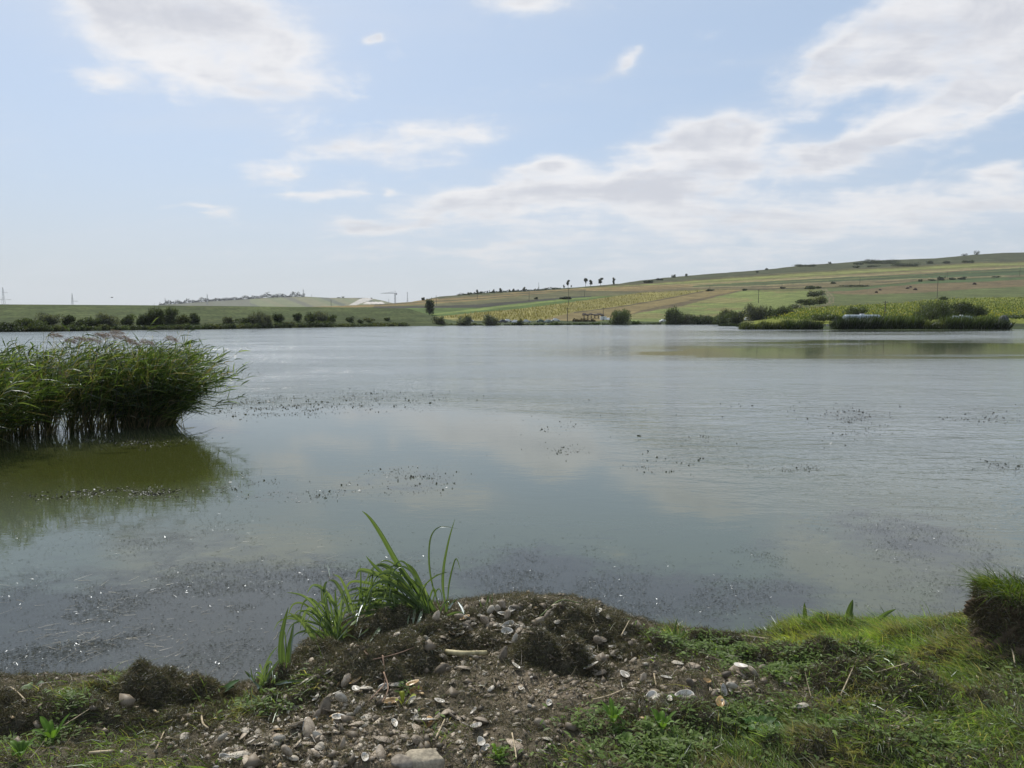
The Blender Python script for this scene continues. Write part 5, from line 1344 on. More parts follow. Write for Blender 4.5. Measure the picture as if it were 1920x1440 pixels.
# ================================================================== REED BED
def reed_bed(name, label, n_, base_fn, lean_fn, h_fn, seed, nleaf=9):
    r = np.random.default_rng(seed)
    B = base_fn(n_, r); LN = lean_fn(B, r); Hh = h_fn(B, r)
    o0 = B.mean(0); o0[2] = 0
    root = empty(name, tuple(o0)); tag(root, label, 'reeds', 'reed bed in the shallows on the left')
    D = np.stack([LN[:, 0], LN[:, 1], np.ones(n_)], -1); D /= np.linalg.norm(D, axis=1, keepdims=True)
    bend = np.stack([LN[:, 0] * .35 + r.normal(.12, .1, n_), LN[:, 1] * .3 + r.normal(0, .08, n_), -.10 * np.abs(LN[:, 0]) - .06 * r.random(n_)], -1) * Hh[:, None]
    brown = r.random(n_) < .45
    sc_ = np.where(brown[:, None], np.array([.24, .20, .13]), np.array([.065, .075, .030])) * r.uniform(.5, 1.2, (n_, 1))
    V, Fq, C = ribbons(B - o0, D, Hh, np.full(n_, .011), bend, 7, side=np.tile([1.0, .3, 0], (n_, 1)), colr=sc_, taper='stem', rng=r)
    tag(link('stems', mesh_np('stems', V, [Fq], C, False, [M_reed]), root), kind='stuff')
    # leaves ride on the stems and stream down-wind (to the right)
    k = n_ * nleaf; si = np.repeat(np.arange(n_), nleaf); t_ = r.uniform(.20, 1.0, k) ** .80
    P = B[si] + D[si] * (Hh[si] * t_)[:, None] + bend[si] * (t_ ** 2)[:, None] - o0
    a = r.uniform(0, 6.28, k)
    LD = np.stack([.85 * np.cos(a) + .28, .85 * np.sin(a), r.uniform(-.1, 1.2, k)], -1) + D[si] * .5; LD /= np.linalg.norm(LD, axis=1, keepdims=True)
    L = r.uniform(.24, .52, k) * (.75 + .35 * (1 - t_))
    wb = np.stack([r.normal(.34, .22, k), r.normal(0, .18, k), -.28 - .35 * r.random(k)], -1) * (L * r.uniform(.3, 1.4, k))[:, None]
    pal = np.array([(.050, .080, .026), (.090, .130, .038), (.030, .046, .018), (.18, .225, .075), (.20, .165, .09)])
    cc = pal[r.choice(5, k, p=[.34, .3, .2, .12, .04])] * r.uniform(.75, 1.3, (k, 1)) * (.75 + .5 * fbm(B[si, 0] * 1.5, P[:, 2] * 1.5, 2, seed))[:, None]
    V, Fq, C = ribbons(P, LD, L, r.uniform(.016, .036, k), wb, 3, colr=cc, taper='lance', rng=r)
    tag(link('leaves', mesh_np('leaves', V, [Fq], C, False, [M_reed]), root), kind='stuff')
    return root, o0
wl = np.array([(u, v) for u, v in [(-330, 852), (0, 826), (110, 815), (200, 808), (300, 803), (335, 800)]])
wx, wy = on_z(wl[:, 0], wl[:, 1], 0)
def line_y(x): return np.interp(x, wx, wy)
XR = float(wx[-1])
def base_main(n_, r):
    x = r.uniform(float(wx[0]) - .5, XR - .75, n_); gap = np.zeros(n_)
    for gu in (52, 104, 172):
        gx_ = float(on_z(gu, 812)[0]); gap = np.maximum(gap, (np.abs(x - gx_) < .05) * 1.0)
    y = line_y(x) + r.uniform(0, 1, n_) ** 1.3 * 2.4
    for gu, gw in ((104, 13), (52, 5), (172, 5)):
        uu_ = 960 + F * x / y; m_ = (np.abs(uu_ - gu) < gw) & (r.random(n_) < .93); x = np.where(m_, (gu - 960 + np.sign(uu_ - gu) * gw * 1.5) * y / F, x)
    return np.stack([x, y, np.full(n_, -.15)], -1)
def base_end(n_, r):
    a = r.uniform(0, 6.28, n_); q = np.sqrt(r.random(n_))
    return np.stack([XR - .62 + q * np.cos(a) * .42 - .06, line_y(XR - .5) + .55 + q * np.sin(a) * .5, np.full(n_, -.15)], -1)
reed_bed('reed_bed', 'broad stand of tall green reeds left of the fanned-out clump', 1800, base_main,
         lambda B, r: np.stack([r.normal(.06, .20, len(B)), r.normal(-.06, .18, len(B))], -1), lambda B, r: r.uniform(1.30, 2.0, len(B)) * (.74 + .52 * fbm(B[:, 0] * 2.6, B[:, 1], 3, 88)) + .22 * (r.random(len(B)) < .07), 601)
reed_bed('reed_clump', 'reed clump at the right end of the bed, fanning out over the water', 760, base_end,
         lambda B, r: np.stack([(B[:, 0] - XR + .68) * .66 + r.normal(.02, .26, len(B)), r.normal(-.04, .2, len(B))], -1), lambda B, r: r.uniform(1.15, 2.0, len(B)) * (1 - .12 * np.clip(B[:, 0] - XR + .4, 0, 1)), 602, 11)
def base_near(n_, r):
    x = r.uniform(-10.6, -9.0, n_); return np.stack([x, r.uniform(11.9, 12.9, n_), np.full(n_, -.1)], -1)
reed_bed('reed_clump', 'nearest reeds leaning in from the left picture edge', 260, base_near,
         lambda B, r: np.stack([r.normal(.42, .14, len(B)), r.normal(-.10, .12, len(B))], -1), lambda B, r: r.uniform(1.3, 1.95, len(B)), 603, 13)
# leaning stray stems and plumes
M_plume = foliage('reed_plume', (.20, .155, .12), trans=.45, gloss=.03, tcol=(1.1, 1, .9))
pr = np.random.default_rng(61)
pl = [(92, 628, 1), (135, 634, 1), (160, 636, 1), (190, 628, 1), (215, 632, 1), (205, 622, 1), (262, 640, .9), (175, 627, .8), (308, 634, .9), (235, 640, .8), (120, 638, .8), (100, 700, .9), (90, 690, .9)]
ORD = ['leftmost', 'second', 'third', 'fourth', 'fifth', 'sixth', 'seventh', 'eighth', 'ninth', 'tenth', 'eleventh', 'twelfth', 'rightmost']
pl.sort()
for i, (u, v, s_) in enumerate(pl):
    Dp = 13.9 + pr.uniform(-.4, .7); top = Vector([float(q) for q in at_depth(u, v, Dp)])
    base = Vector((top.x - pr.uniform(.2, .5), top.y, -.1)); root = empty('reed_plume', tuple(base)); tag(root, 'feathery brown reed plume, %s of those above the reed bed' % (ORD[i] + ('' if i in (0, 12) else ' from the left')), 'reed', 'flowering reeds above the reed bed')
    m = MB(); mid_ = base.lerp(top, .6) + Vector((-.06, 0, .08)); m.tube([Vector((0, 0, 0)), mid_ - base, top - base], [.006, .005, .003], 5); m.build('stem', M_bark, root, True)
    k = 120; tt = pr.random(k); Pp = np.array([tuple(top - base)] * k) + np.stack([tt * .26 * s_, pr.normal(0, .02, k), -.10 * tt * tt + .06 * tt + pr.normal(0, .02, k)], -1)
    Dd = np.stack([np.full(k, .8), pr.normal(0, .3, k), pr.normal(-.25, .3, k)], -1); Dd /= np.linalg.norm(Dd, axis=1, keepdims=True)
    V, Fq, C = ribbons(Pp, Dd, pr.uniform(.05, .12, k), np.full(k, .006), np.stack([pr.normal(0, .01, k)] * 2 + [np.full(k, -.02)], -1), 2, colr=np.ones((k, 3)), taper='tip', rng=pr)
    tag(link('plume', mesh_np('plume', V, [Fq], None, False, [M_plume]), root))
# ================================================================== SHRUBS AND TREES ON THE FAR SHORES
def bush(u, vb, wpx, hpx, label, D=None, pt=None, tone='dark', cat='shrub', grp=None, name='shrub', n=None, seed=None, trunk=True, shape='round', leaf=None):
    if pt is None:
        if D is None:
            pt = dam_pt(u, vb) if u < 770 else hill_pt(u, vb)
        else:
            x_, y_, z_ = at_depth(u, vb, D); pt = (float(x_), float(y_), float(z_))
    wpx = wpx * (1.14 if shape == 'round' else 1); D = pt[1]; W_ = wpx * D / F; H_ = hpx * D / F
    seed = int(u * 7 + vb * 3) if seed is None else seed
    r = np.random.default_rng(seed)
    root = empty(name, pt); tag(root, label, cat, grp)
    if n is None: n = int(np.clip(wpx * hpx * 2.6, 200, 5200))
    nl = 5 + int(wpx / 5)
    if shape == 'column':
        lc = np.stack([r.uniform(-.22, .22, nl) * W_, r.uniform(-.22, .22, nl) * W_, np.linspace(.16, .84, nl) * H_], -1); lr = np.stack([W_ * .34 * r.uniform(.8, 1.2, nl)] * 2 + [H_ * .17 * np.ones(nl)], -1)
    elif shape == 'poplar':
        lc = np.stack([r.uniform(-.20, .20, nl) * W_, r.uniform(-.2, .2, nl) * W_, r.uniform(.34, .90, nl) * H_], -1); lr = np.stack([W_ * .30 * r.uniform(.6, 1.2, nl)] * 2 + [H_ * .15 * np.ones(nl)], -1)
    elif shape == 'flat':
        lc = np.stack([r.uniform(-.40, .40, nl * 2) * W_, r.uniform(-.3, .3, nl * 2) * min(W_, H_ * 2), r.uniform(.1, .55, nl * 2) * H_], -1); lr = np.stack([W_ * .16 * r.uniform(.7, 1.3, nl * 2)] * 2 + [H_ * .34 * r.uniform(.6, 1.2, nl * 2)], -1)
    else:
        a_ = r.uniform(0, 6.28, nl); q_ = np.sqrt(r.random(nl)) * .40
        zc = r.uniform(.10, .66, nl); lc = np.stack([q_ * np.cos(a_) * W_ * 1.05, q_ * np.sin(a_) * W_, zc * H_], -1)
        lr = np.stack([W_ * r.uniform(.17, .27, nl)] * 2 + [H_ * r.uniform(.2, .32, nl)], -1)
        lc = np.concatenate([lc, [[0, 0, H_ * .35], [-.12 * W_, 0, H_ * .14], [.14 * W_, 0, H_ * .14]]]); lr = np.concatenate([lr, [[W_ * .40, W_ * .40, H_ * .36], [W_ * .33, W_ * .33, H_ * .2], [W_ * .33, W_ * .33, H_ * .2]]])
    li = r.choice(len(lc), n, p=(lr.prod(1) ** .6) / (lr.prod(1) ** .6).sum())
    d_ = r.normal(size=(n, 3)); d_ /= np.linalg.norm(d_, axis=1, keepdims=True)
    P = lc[li] + d_ * lr[li] * (r.random((n, 1)) ** .45)
    P[:, 2] = np.abs(P[:, 2])
    pal = {'dark': (.044, .055, .027), 'mid': (.064, .079, .037), 'grey': (.105, .112, .080), 'olive': (.078, .086, .036), 'far': (.060, .068, .046), 'green': (.050, .072, .020), 'brown': (.065, .050, .032)}[tone]
    tl = r.uniform(.7, 1.35, len(lc))[li][:, None]
    cc = np.array(pal) * tl * r.uniform(.65, 1.4, (n, 1))
    s_ = (leaf or max(.15, 1.0 * D / F * 1.3)) * r.uniform(.5, 1.25, n)
    V, Fq, C = cards(P, s_, cc, r, 0, .62)
    if shape in ('round', 'column') and hpx > 9:     # loose shoots that break the outline
        k = int(n * .22); pi = r.choice(n, k); up = np.stack([r.normal(.12, .22, k), r.normal(0, .2, k), np.ones(k)], -1); up /= np.linalg.norm(up, axis=1, keepdims=True)
        V2, F2, C2 = ribbons(P[pi], up, H_ * r.uniform(.10, .26, k), np.full(k, s_.mean() * .55), r.normal(0, .06, (k, 3)) * H_, 2, colr=cc[pi] * 1.1, taper='tip', rng=r)
        V, Fq, C = merge([(V, Fq, C), (V2, F2, C2)])
    tag(link('crown', mesh_np('crown', V, [Fq], C, False, [M_leafcol]), root))
    if trunk:
        m = MB(); th_ = (.018 if shape == 'poplar' else .03) * H_ + .02
        if shape in ('poplar', 'column'):
            m.tube([(0, 0, -.3), (.02 * W_, 0, H_ * .45), (0, 0, H_ * .9)], [th_ * 1.1, th_ * .8, th_ * .2], 6)
            for _ in range(4):
                z_ = r.uniform(.35, .7) * H_; a_ = r.uniform(0, 6.28); m.tube([(0, 0, z_), (W_ * .25 * math.cos(a_), W_ * .25 * math.sin(a_), z_ + H_ * .16)], [th_ * .5, th_ * .15], 5)
        else:
            for _ in range(4):
                a_ = r.uniform(0, 6.28); l_ = W_ * .26; m.tube([(0, 0, -.3), (l_ * .4 * math.cos(a_), l_ * .4 * math.sin(a_), H_ * .3), (l_ * math.cos(a_), l_ * math.sin(a_), H_ * .66)], [th_, th_ * .7, th_ * .25], 5)
        m.build('trunk', M_bark, root, True)
    return root
GD = 'shrubs along the foot of the dam'; GM = 'shrubs on the middle far shore'; GR = 'shrubs on the right shore'
for a_ in [
 (90, 607, 42, 25, 'pale grey-green shrub on the dam above the reed plumes, leftmost of the big ones', 'grey', GD), (52, 612, 46, 18, 'low dark shrub left of the leftmost pale shrub on the dam', 'mid', GD),
 (12, 618, 44, 16, 'low dark shrub at the left picture edge on the dam foot', 'dark', GD), (70, 619, 50, 16, 'dark thicket at the water below the leftmost pale shrub', 'dark', GD),
 (128, 609, 22, 22, 'small dark shrub right of the leftmost pale shrub', 'dark', GD), (146, 616, 34, 20, 'dark shrub over the water left of the round pale willow', 'dark', GD),
 (172, 610, 30, 18, 'grey-green low shrub just left of the round pale willow', 'mid', GD),
 (207, 612, 40, 30, 'round pale willow bush, dome-shaped, on the left dam', 'grey', GD), (240, 609, 26, 22, 'dark shrub touching the round pale willow on its right', 'mid', GD),
 (268, 608, 24, 23, 'small dark shrub left of the tallest tree on the dam', 'dark', GD),
 (291, 609, 36, 36, 'tallest tree on the left dam, dark green with a peaked top', 'dark', GD), (316, 606, 32, 32, 'lighter bushy crown on the right side of the tallest dam tree', 'mid', GD), (340, 607, 30, 20, 'low olive shrub between the tallest dam tree and the single dark ball', 'olive', GD),
 (363, 605, 24, 21, 'single dark ball-shaped shrub standing free on the dam', 'dark', GD),
 (428, 607, 22, 16, 'small grey shrub on the dam left of the large pale double willow', 'grey', GD), (460, 607, 34, 14, 'flat dark shrub just left of the large pale double willow', 'dark', GD),
 (483, 614, 28, 34, 'left half of the large pale double willow over the water', 'grey', GD), (500, 614, 24, 34, 'right half of the large pale double willow over the water', 'grey', GD),
 (520, 601, 23, 18, 'round dark shrub right behind the large pale double willow', 'dark', GD), (558, 601, 17, 17, 'small upright dark shrub in the middle of the dam', 'dark', GD),
 (583, 603, 24, 21, 'left shrub of the wide pale group in the middle of the dam', 'mid', GD), (602, 602, 26, 21, 'middle shrub of the wide pale group in the middle of the dam', 'grey', GD), (618, 603, 22, 16, 'right shrub of the wide pale group in the middle of the dam', 'mid', GD),
 (655, 602, 15, 12, 'small lone shrub right of the wide pale group', 'dark', GD), (676, 605, 12, 8, 'tiny shrub near the right end of the dam', 'mid', GD), (690, 602, 22, 8, 'flat scrub near the right end of the dam', 'olive', GD), (725, 600, 14, 6, 'tiny flat bush left of the white car by the dam', 'dark', GD),
]:
    bush(a_[0], a_[1], a_[2], a_[3], a_[4], tone=a_[5], grp=a_[6])
used_ = {}
def near_label(head, u, marks):
    for L in sorted(marks, key=lambda q: abs(q[0] - u)):
        for w_ in (['in front of'] if abs(L[0] - u) < 14 else []) + (['left of', 'farther left of'] if u < L[0] else ['right of', 'farther right of']):
            c_ = '%s %s %s' % (head, w_, L[1])
            if c_ not in used_: used_[c_] = 1; return c_
    return head
DM = [(10, 'the picture edge at left'), (90, 'the leftmost pale shrub'), (128, 'the small dark shrub beside it'), (207, 'the round pale willow'), (291, 'the tallest dam tree'), (363, 'the free-standing dark ball shrub'), (428, 'the small grey shrub'), (492, 'the large pale double willow'), (558, 'the upright dark shrub'), (600, 'the wide pale shrub group'), (655, 'the small lone shrub'), (690, 'the flat scrub on the dam end'), (753, 'the white car by the dam')]
MM = [(822, 'the first grey shrub'), (843, 'the dark car'), (868, 'the second grey shrub'), (919, 'the third grey shrub'), (952, 'the white topped car'), (976, 'the narrow dark shrub'), (1014, 'the dark green car'), (1039, 'the low green shrub'), (1064, 'the pole by the water'), (1112, 'the ruined shelter'), (1163, 'the big dark willow'), (1205, 'the bare stretch of shore'), (1244, 'the white car'), (1265, 'the tall dark bush'), (1310, 'the low dark hedge bush'), (1363, 'the yellow-green topped bush'), (1395, 'the tip of the spit')]
for i, u in enumerate(range(8, 780, 15)):
    r = np.random.default_rng(70 + i); vs = float(np.interp(u, *zip(*DVS)))
    h_ = r.uniform(7, 15) * (1.0 if u < 660 else .6)
    bush(u + r.uniform(-5, 5), vs - .6, r.uniform(24, 38), h_, near_label('low hedge growth at the waterline', u, DM), tone=['dark', 'mid', 'mid', 'olive'][int(r.integers(4))], grp='hedge along the dam foot', shape='flat', trunk=False)
bush(805, 590, 20, 29, 'tall dark tree standing alone in the meadow right of the dam', tone='dark', cat='tree', name='tree', shape='column')
for a_ in [
 (822, 611, 24, 21, 'first grey shrub from the left on the middle shore', 'grey'), (868, 611, 28, 22, 'second grey shrub on the middle shore, hiding a silver car', 'grey'), (919, 611, 26, 26, 'third and tallest of the three spaced grey shrubs on the middle shore', 'grey'),
 (976, 611, 12, 14, 'narrow dark shrub between two parked cars', 'dark'), (1039, 610, 20, 9, 'low green shrub in front of the cars left of the utility pole', 'green'),
 (1163, 610, 44, 34, 'big dark willow bush in the middle of the far shore', 'mid'), (1189, 609, 16, 10, 'low green scrub at the right foot of the big dark willow', 'green'), (1265, 609, 32, 37, 'tall dark bush where the hedge on the right begins', 'mid'), (1284, 609, 30, 24, 'grey-green bush leaning on the tall dark bush', 'grey'),
 (1310, 609, 36, 21, 'low dark hedge bush right of the grey-green one', 'dark'), (1335, 608, 30, 19, 'second low hedge bush, left of the yellow-green topped one', 'dark'), ]:
    bush(a_[0], a_[1], a_[2], a_[3], a_[4], tone=a_[5], grp=GM)
for i, u in enumerate(range(812, 1400, 17)):
    r = np.random.default_rng(170 + i); vs = float(interp_poly(u, VSH))
    bush(u + r.uniform(-4, 4), vs - .2, r.uniform(14, 26), r.uniform(3, 6), near_label('low green waterside plants', u, MM), tone=['mid', 'dark', 'green', 'olive'][int(r.integers(4))], grp='waterside fringe on the middle shore', shape='flat', trunk=False)
for a_ in [  # u, vb, w, h, label, tone, D
 (1352, 608, 34, 26, 'dark bush left of the yellow-green topped bush on the right', 'mid', 300), (1363, 600, 22, 28, 'yellow-green bush top rising out of the dark hedge', 'olive', 310), (1382, 608, 36, 30, 'wide dark bush in the middle of the right hedge', 'dark', 290),
 (1417, 604, 40, 40, 'tallest grey bush of the right hedge, in front of a utility pole', 'grey', 280), (1452, 604, 36, 34, 'broad green bush right of the tallest grey bush', 'mid', 275), (1476, 601, 30, 30, 'second broad green bush, last of the tall right hedge', 'mid', 275),
 (1400, 612, 30, 10, 'low dark scrub under the tallest grey bush', 'dark', 250),
 (1492, 580, 26, 14, 'grey shrub at the lower end of the cart-track scrub', 'grey', 330), (1502, 569, 20, 9, 'dark shrub above the grey one along the track', 'dark', 360), (1518, 572, 22, 16, 'green shrub half way along the track scrub', 'mid', 350), (1537, 570, 24, 18, 'olive shrub at the bend of the cart track', 'olive', 365),
 (1526, 556, 20, 13, 'dark round shrub above the bend of the cart track', 'dark', 420), (1540, 553, 18, 10, 'pale shrub beside the dark one above the bend', 'grey', 430), (1520, 542, 18, 8, 'dark shrub at the top of the track scrub, left', 'dark', 520), (1533, 541, 14, 6, 'dark shrub at the top of the track scrub, right', 'dark', 530),
 (1605, 590, 36, 17, 'grey-green bush behind the long silver caravan', 'mid', 235), (1745, 600, 62, 42, 'largest round bush on the right shore, before the sunflower field', 'mid', 190), (1774, 594, 20, 20, 'dark side bush at the right of the largest round bush', 'dark', 192), (1805, 594, 36, 31, 'spiky dark bush right of the largest round bush', 'dark', 200), (1831, 592, 34, 24, 'lighter bush beside the spiky dark one', 'mid', 202),
 (1768, 562, 14, 8, 'small dark tuft in the sunflower field above the largest bush', 'dark', 400), (1545, 601, 44, 16, 'grey-green scrub behind the spit, left of the caravan', 'mid', 215), (1572, 602, 30, 13, 'dark scrub near the left end of the caravan', 'dark', 212), (1905, 596, 34, 8, 'low scrub at the right edge beside the dark tent', 'mid', 190),
]:
    bush(a_[0], a_[1], a_[2], a_[3], a_[4], tone=a_[5], grp=GR, D=a_[6])

# the spit: rushes and young reeds
def rushes(u, vb, wpx, hpx, label, D, tone, seed):
    x_, y_, z_ = at_depth(u, vb, D); z_ = max(0.0, float(z_)) - .1; root = empty('rushes', (float(x_), float(y_), z_)); tag(root, label, 'rushes', 'rushes and young reeds on the spit')
    r = np.random.default_rng(seed); W_ = wpx * D / F; H_ = hpx * D / F; n = int(wpx * 34)
    P = np.stack([r.uniform(-.5, .5, n) * W_, r.uniform(-1, 1, n) * 2.2, r.uniform(0, .45, n) * H_], -1)
    top = .62 + 1.0 * fbm(P[:, 0] * .55, P[:, 0] * 0 + seed, 3, seed)
    D_ = np.stack([r.normal(.12, .25, n), r.normal(0, .25, n), np.ones(n)], -1); D_ /= np.linalg.norm(D_, axis=1, keepdims=True)
    col_ = {'g': (.046, .062, .021), 'o': (.066, .076, .028), 'd': (.026, .036, .015), 'b': (.085, .070, .040)}[tone]
    cc = np.array(col_) * r.uniform(.55, 1.5, (n, 1)) * (.6 + .8 * fbm(P[:, 0] * .9, P[:, 1] * .9 + 4, 2, seed + 1))[:, None]
    V, Fq, C = ribbons(P, D_, H_ * r.uniform(.22, .60, n) * top, r.uniform(.10, .22, n), r.normal(0, .10, (n, 3)) * H_ + [.08 * H_, 0, 0], 2, colr=cc * .8, tipcol=cc * 1.25, taper='tip', rng=r)
    tag(link('blades', mesh_np('blades', V, [Fq], C, False, [M_leafcol]), root), kind='stuff')
for i, a_ in enumerate([
 (1412, 617, 46, 12, 'low green rushes at the left tip of the spit', 172, 'o'), (1452, 617.5, 54, 18, 'light green rushes on the left part of the spit', 172, 'o'), (1492, 617.5, 44, 22, 'taller green rushes left of the gap in the spit', 171, 'g'), (1518, 618, 34, 19, 'dark rushes right before the gap in the spit', 170, 'd'),
 (1582, 618, 42, 25, 'dark rushes right after the gap in the spit', 169, 'd'), (1618, 618, 46, 27, 'dark reeds in front of the caravan, left half', 169, 'd'), (1658, 618, 46, 27, 'dark reeds in front of the caravan, right half', 169, 'g'), (1700, 618, 50, 26, 'brownish green reeds left of the largest round bush', 169, 'g'),
 (1744, 618, 46, 22, 'reeds at the water below the largest round bush', 168, 'o'), (1786, 618, 46, 28, 'fresh green reeds below the spiky dark bush', 168, 'g'), (1828, 618, 46, 28, 'tall reeds in front of the second white roof', 168, 'g'), (1866, 618, 40, 24, 'dark reeds at the right end of the spit', 168, 'd'),
 (1380, 611, 60, 5, 'thin low fringe of rushes running out left of the spit', 200, 'd')]): rushes(*a_, 800 + i)

# sunflower field as standing plants with yellow heads
r = np.random.default_rng(91); n = 15000
u = r.uniform(1425, 1960, n); v = r.uniform(556, 604, n)
ok = in_poly(u, v, [(1430, 592), (1480, 581), (1520, 578), (1687, 569), (1770, 561), (1920, 558), (2300, 551), (2300, 599), (1420, 599)]); u = u[ok]; v = v[ok]
Dh = hill_D(u, v); x, y, z = at_depth(u, v, Dh); n = len(u)
P = np.stack([x, y, z], -1)
cc = np.array([.115, .145, .045]) * r.uniform(.7, 1.3, (n, 1))
A = ribbons(P, np.tile([0, 0, 1.0], (n, 1)) + r.normal(0, .1, (n, 3)), r.uniform(.6, 1.0, n), np.full(n, .5), r.normal(0, .1, (n, 3)), 2, colr=cc, taper='leaf', rng=r)
hm = r.random(n) < .40; ph = P[hm] + [0, 0, .95]
Bc = cards(ph + r.normal(0, .12, ph.shape), r.uniform(.12, .26, hm.sum()), np.array([.34, .30, .06]) * r.uniform(.5, 1.2, (hm.sum(), 1)), r, 0, .9)
V, Fq, C = merge([A, Bc])
tag(link('sunflower_crop', mesh_np('sunflower_crop', V, [Fq], C, False, [M_leafcol])), 'field of yellow-headed sunflowers behind the right shore', 'sunflowers', None, 'stuff')
# maize / dry crop on the olive-yellow strip, rough grass on banks
n = 12000; u = r.uniform(830, 1330, n); v = r.uniform(545, 602, n)
ok = in_poly(u, v, [(829, 596), (871, 589.5), (983, 579), (1067, 568), (1150, 557), (1200, 550), (1320, 544), (1300, 550), (1171, 573), (1077, 585), (1025, 598), (1000, 601), (900, 601)]); u = u[ok]; v = v[ok]; n = len(u)
Dh = hill_D(u, v); x, y, z = at_depth(u, v, Dh); P = np.stack([x, y, z], -1)
cc = np.where(r.random((n, 1)) < .5, np.array([.17, .155, .060]), np.array([.195, .165, .068])) * r.uniform(.85, 1.1, (n, 1))
V, Fq, C = ribbons(P, np.tile([0, 0, 1.0], (n, 1)) + r.normal(0, .15, (n, 3)), r.uniform(.8, 1.6, n), np.full(n, .45), r.normal(0, .15, (n, 3)), 2, colr=cc, taper='leaf', rng=r)
tag(link('maize_crop', mesh_np('maize_crop', V, [Fq], C, False, [M_leafcol])), 'yellowing maize on the strip above the parked cars', 'maize', None, 'stuff')

# trees on the skyline
def sky_at(u): return float(interp_poly(u, SKYL))
GT = 'small trees on the ridge'
for u, h_, w_, lab, sh in [(1065, 15, 8, 'loose round-topped tree on the ridge, first of the tall ones', 'poplar'), (1057, 7, 4, 'tiny tree left of the first tall ridge tree', 'poplar'), (1071, 5, 3, 'tiny bush right of the first tall ridge tree', 'poplar'),
  (1098, 16, 8, 'left tree of the close pair on the ridge', 'poplar'), (1107, 15, 9, 'right tree of the close pair on the ridge', 'poplar'), (1126, 14, 11, 'wide-topped tree right of the pair on the ridge', 'poplar'), (1151, 13, 6, 'slim pointed tree, last of the tall ridge trees', 'column'),
  (1038, 4, 4, 'small round bush on the ridge left of the tall trees', 'round'), (983, 8, 5, 'pointed little tree on the ridge line left', 'column'), (963, 6, 4, 'second pointed little tree on the ridge line left', 'column'), (939, 8, 6, 'bushy little tree on the left ridge line', 'column'), (926, 7, 2.5, 'thin little tree on the left ridge line', 'column'),
  (895, 8, 4, 'tree beside the pole at the low left end of the ridge', 'column'), (879, 4, 3, 'tiny shrub at the low left end of the ridge', 'round'), (793, 7, 6, 'small tree where the ridge begins, above the lone meadow tree', 'round'),
  (1262, 7, 8, 'low bushes on the ridge above the middle slope', 'round'), (1287, 6, 5, 'dark single bush on the ridge above the middle slope', 'round'), (1556, 6, 5, 'little round tree alone on the right ridge', 'round'), (1831, 9, 9, 'round dark tree on the high right ridge', 'round'), (1808, 6, 9, 'low dark bush left of the round tree on the high ridge', 'round'),
  (1437, 4, 6, 'small bush on the ridge before the long thicket', 'round')]:
    vb = sky_at(u) + .8; bush(u, vb, w_, h_, lab, pt=hill_pt(u, vb), tone='far', cat='tree', name='tree', shape=sh, grp=GT, n=int(60 + w_ * h_ * 3.5), leaf=.55)
for u, vb, w_, h_, lab in [(1215, 530, 24, 6, 'dark scrub patch on the ridge right of the slim pointed tree'), (1235, 525, 18, 4, 'low scrub strip on the ridge'), (1510, 499.5, 42, 5, 'long low thicket on the ridge, left one'), (1650, 494, 76, 9.5, 'long dark thicket on the right ridge, biggest'), (1610, 496, 20, 5, 'scrub at the left end of the biggest ridge thicket'),
  (1605, 502, 12, 6, 'dark bush below the biggest ridge thicket, left'), (1631, 501, 10, 5, 'dark bush below the biggest ridge thicket, middle'), (1697, 499, 52, 8, 'long dark scrub below the ridge thicket, right'), (1743, 494.5, 12, 7, 'dark bush below the high ridge'), (1775, 494, 16, 6, 'dark bush below the round ridge tree, left'), (1816, 492.5, 22, 6, 'wide dark bush below the round ridge tree'),
  (1766, 525.5, 12, 8, 'round dark bush by the upper field road, right of the pole'), (1785, 524.5, 9, 6, 'grey bush by the upper field road'), (1802, 524, 14, 6, 'pale wide bush by the upper field road'), (1725, 528, 7, 5, 'small bush on the upper field road, left'), (1748, 526.5, 12, 4, 'low pale bush on the upper field road'), (1867, 520, 12, 3, 'low bush far right on the upper field road'),
  (1060, 561, 22, 6, 'dark scrub in the green strip near the pole'), (1005, 561, 6, 4, 'small bush in the strips left of the middle'), (1420, 511, 5, 4, 'tiny dark bush high on the slope'), (1332, 545.5, 16, 4, 'low dark scrub at a strip end in mid slope'), (1396, 545, 8, 4, 'small dark bush at the top of the green field'), (1468, 541, 10, 3, 'low bush on the baulk over the green field'), (1562, 532, 10, 4, 'small bush on the baulk above the track'),
  (1600, 537, 60, 3, 'low scrub line above the green right field'), (1640, 500, 20, 3, 'faint scrub on the upper slope')]:
    bush(u, vb, w_, h_, lab, pt=hill_pt(u, vb), tone='far', grp='dark bushes on the upper slope', n=int(80 + w_ * h_ * 5), leaf=.6, shape='flat' if w_ > 14 else 'round', trunk=False)
r = np.random.default_rng(17)
# far treeline on the distant hill: reads as one mass
Vs = []
for u in np.arange(300, 572, 2.2):
    vb = float(interp_poly(u, SK2)) + 1.5; h_ = 9.5 * (.35 + 1.0 * vnoise(np.array([u / 9.0]), np.array([3.0]), 5)[0]) + (3 if 500 < u < 505 else 0) + (2 if 455 < u < 465 else 0); D_ = 2380
    x_, y_, z_ = at_depth(u, vb, D_); m_ = 26
    d_ = r.normal(size=(m_, 3)); d_ /= np.linalg.norm(d_, axis=1, keepdims=True); hh_ = h_ * D_ / F
    Vs.append(np.array([float(x_), float(y_), float(z_) + hh_ * .42]) + d_ * [3.6, 3.6, hh_ * .5] * r.random((m_, 1)) ** .4)
P = np.concatenate(Vs); V, Fq, C = cards(P, r.uniform(1.0, 2.2, len(P)), np.array([.030, .038, .030]) * r.uniform(.7, 1.3, (len(P), 1)), r, 0, .8)
tag(link('far_wood', mesh_np('far_wood', V, [Fq], C, False, [M_leafcol])), 'dark row of trees along the distant left hill', 'wood', None, 'stuff')
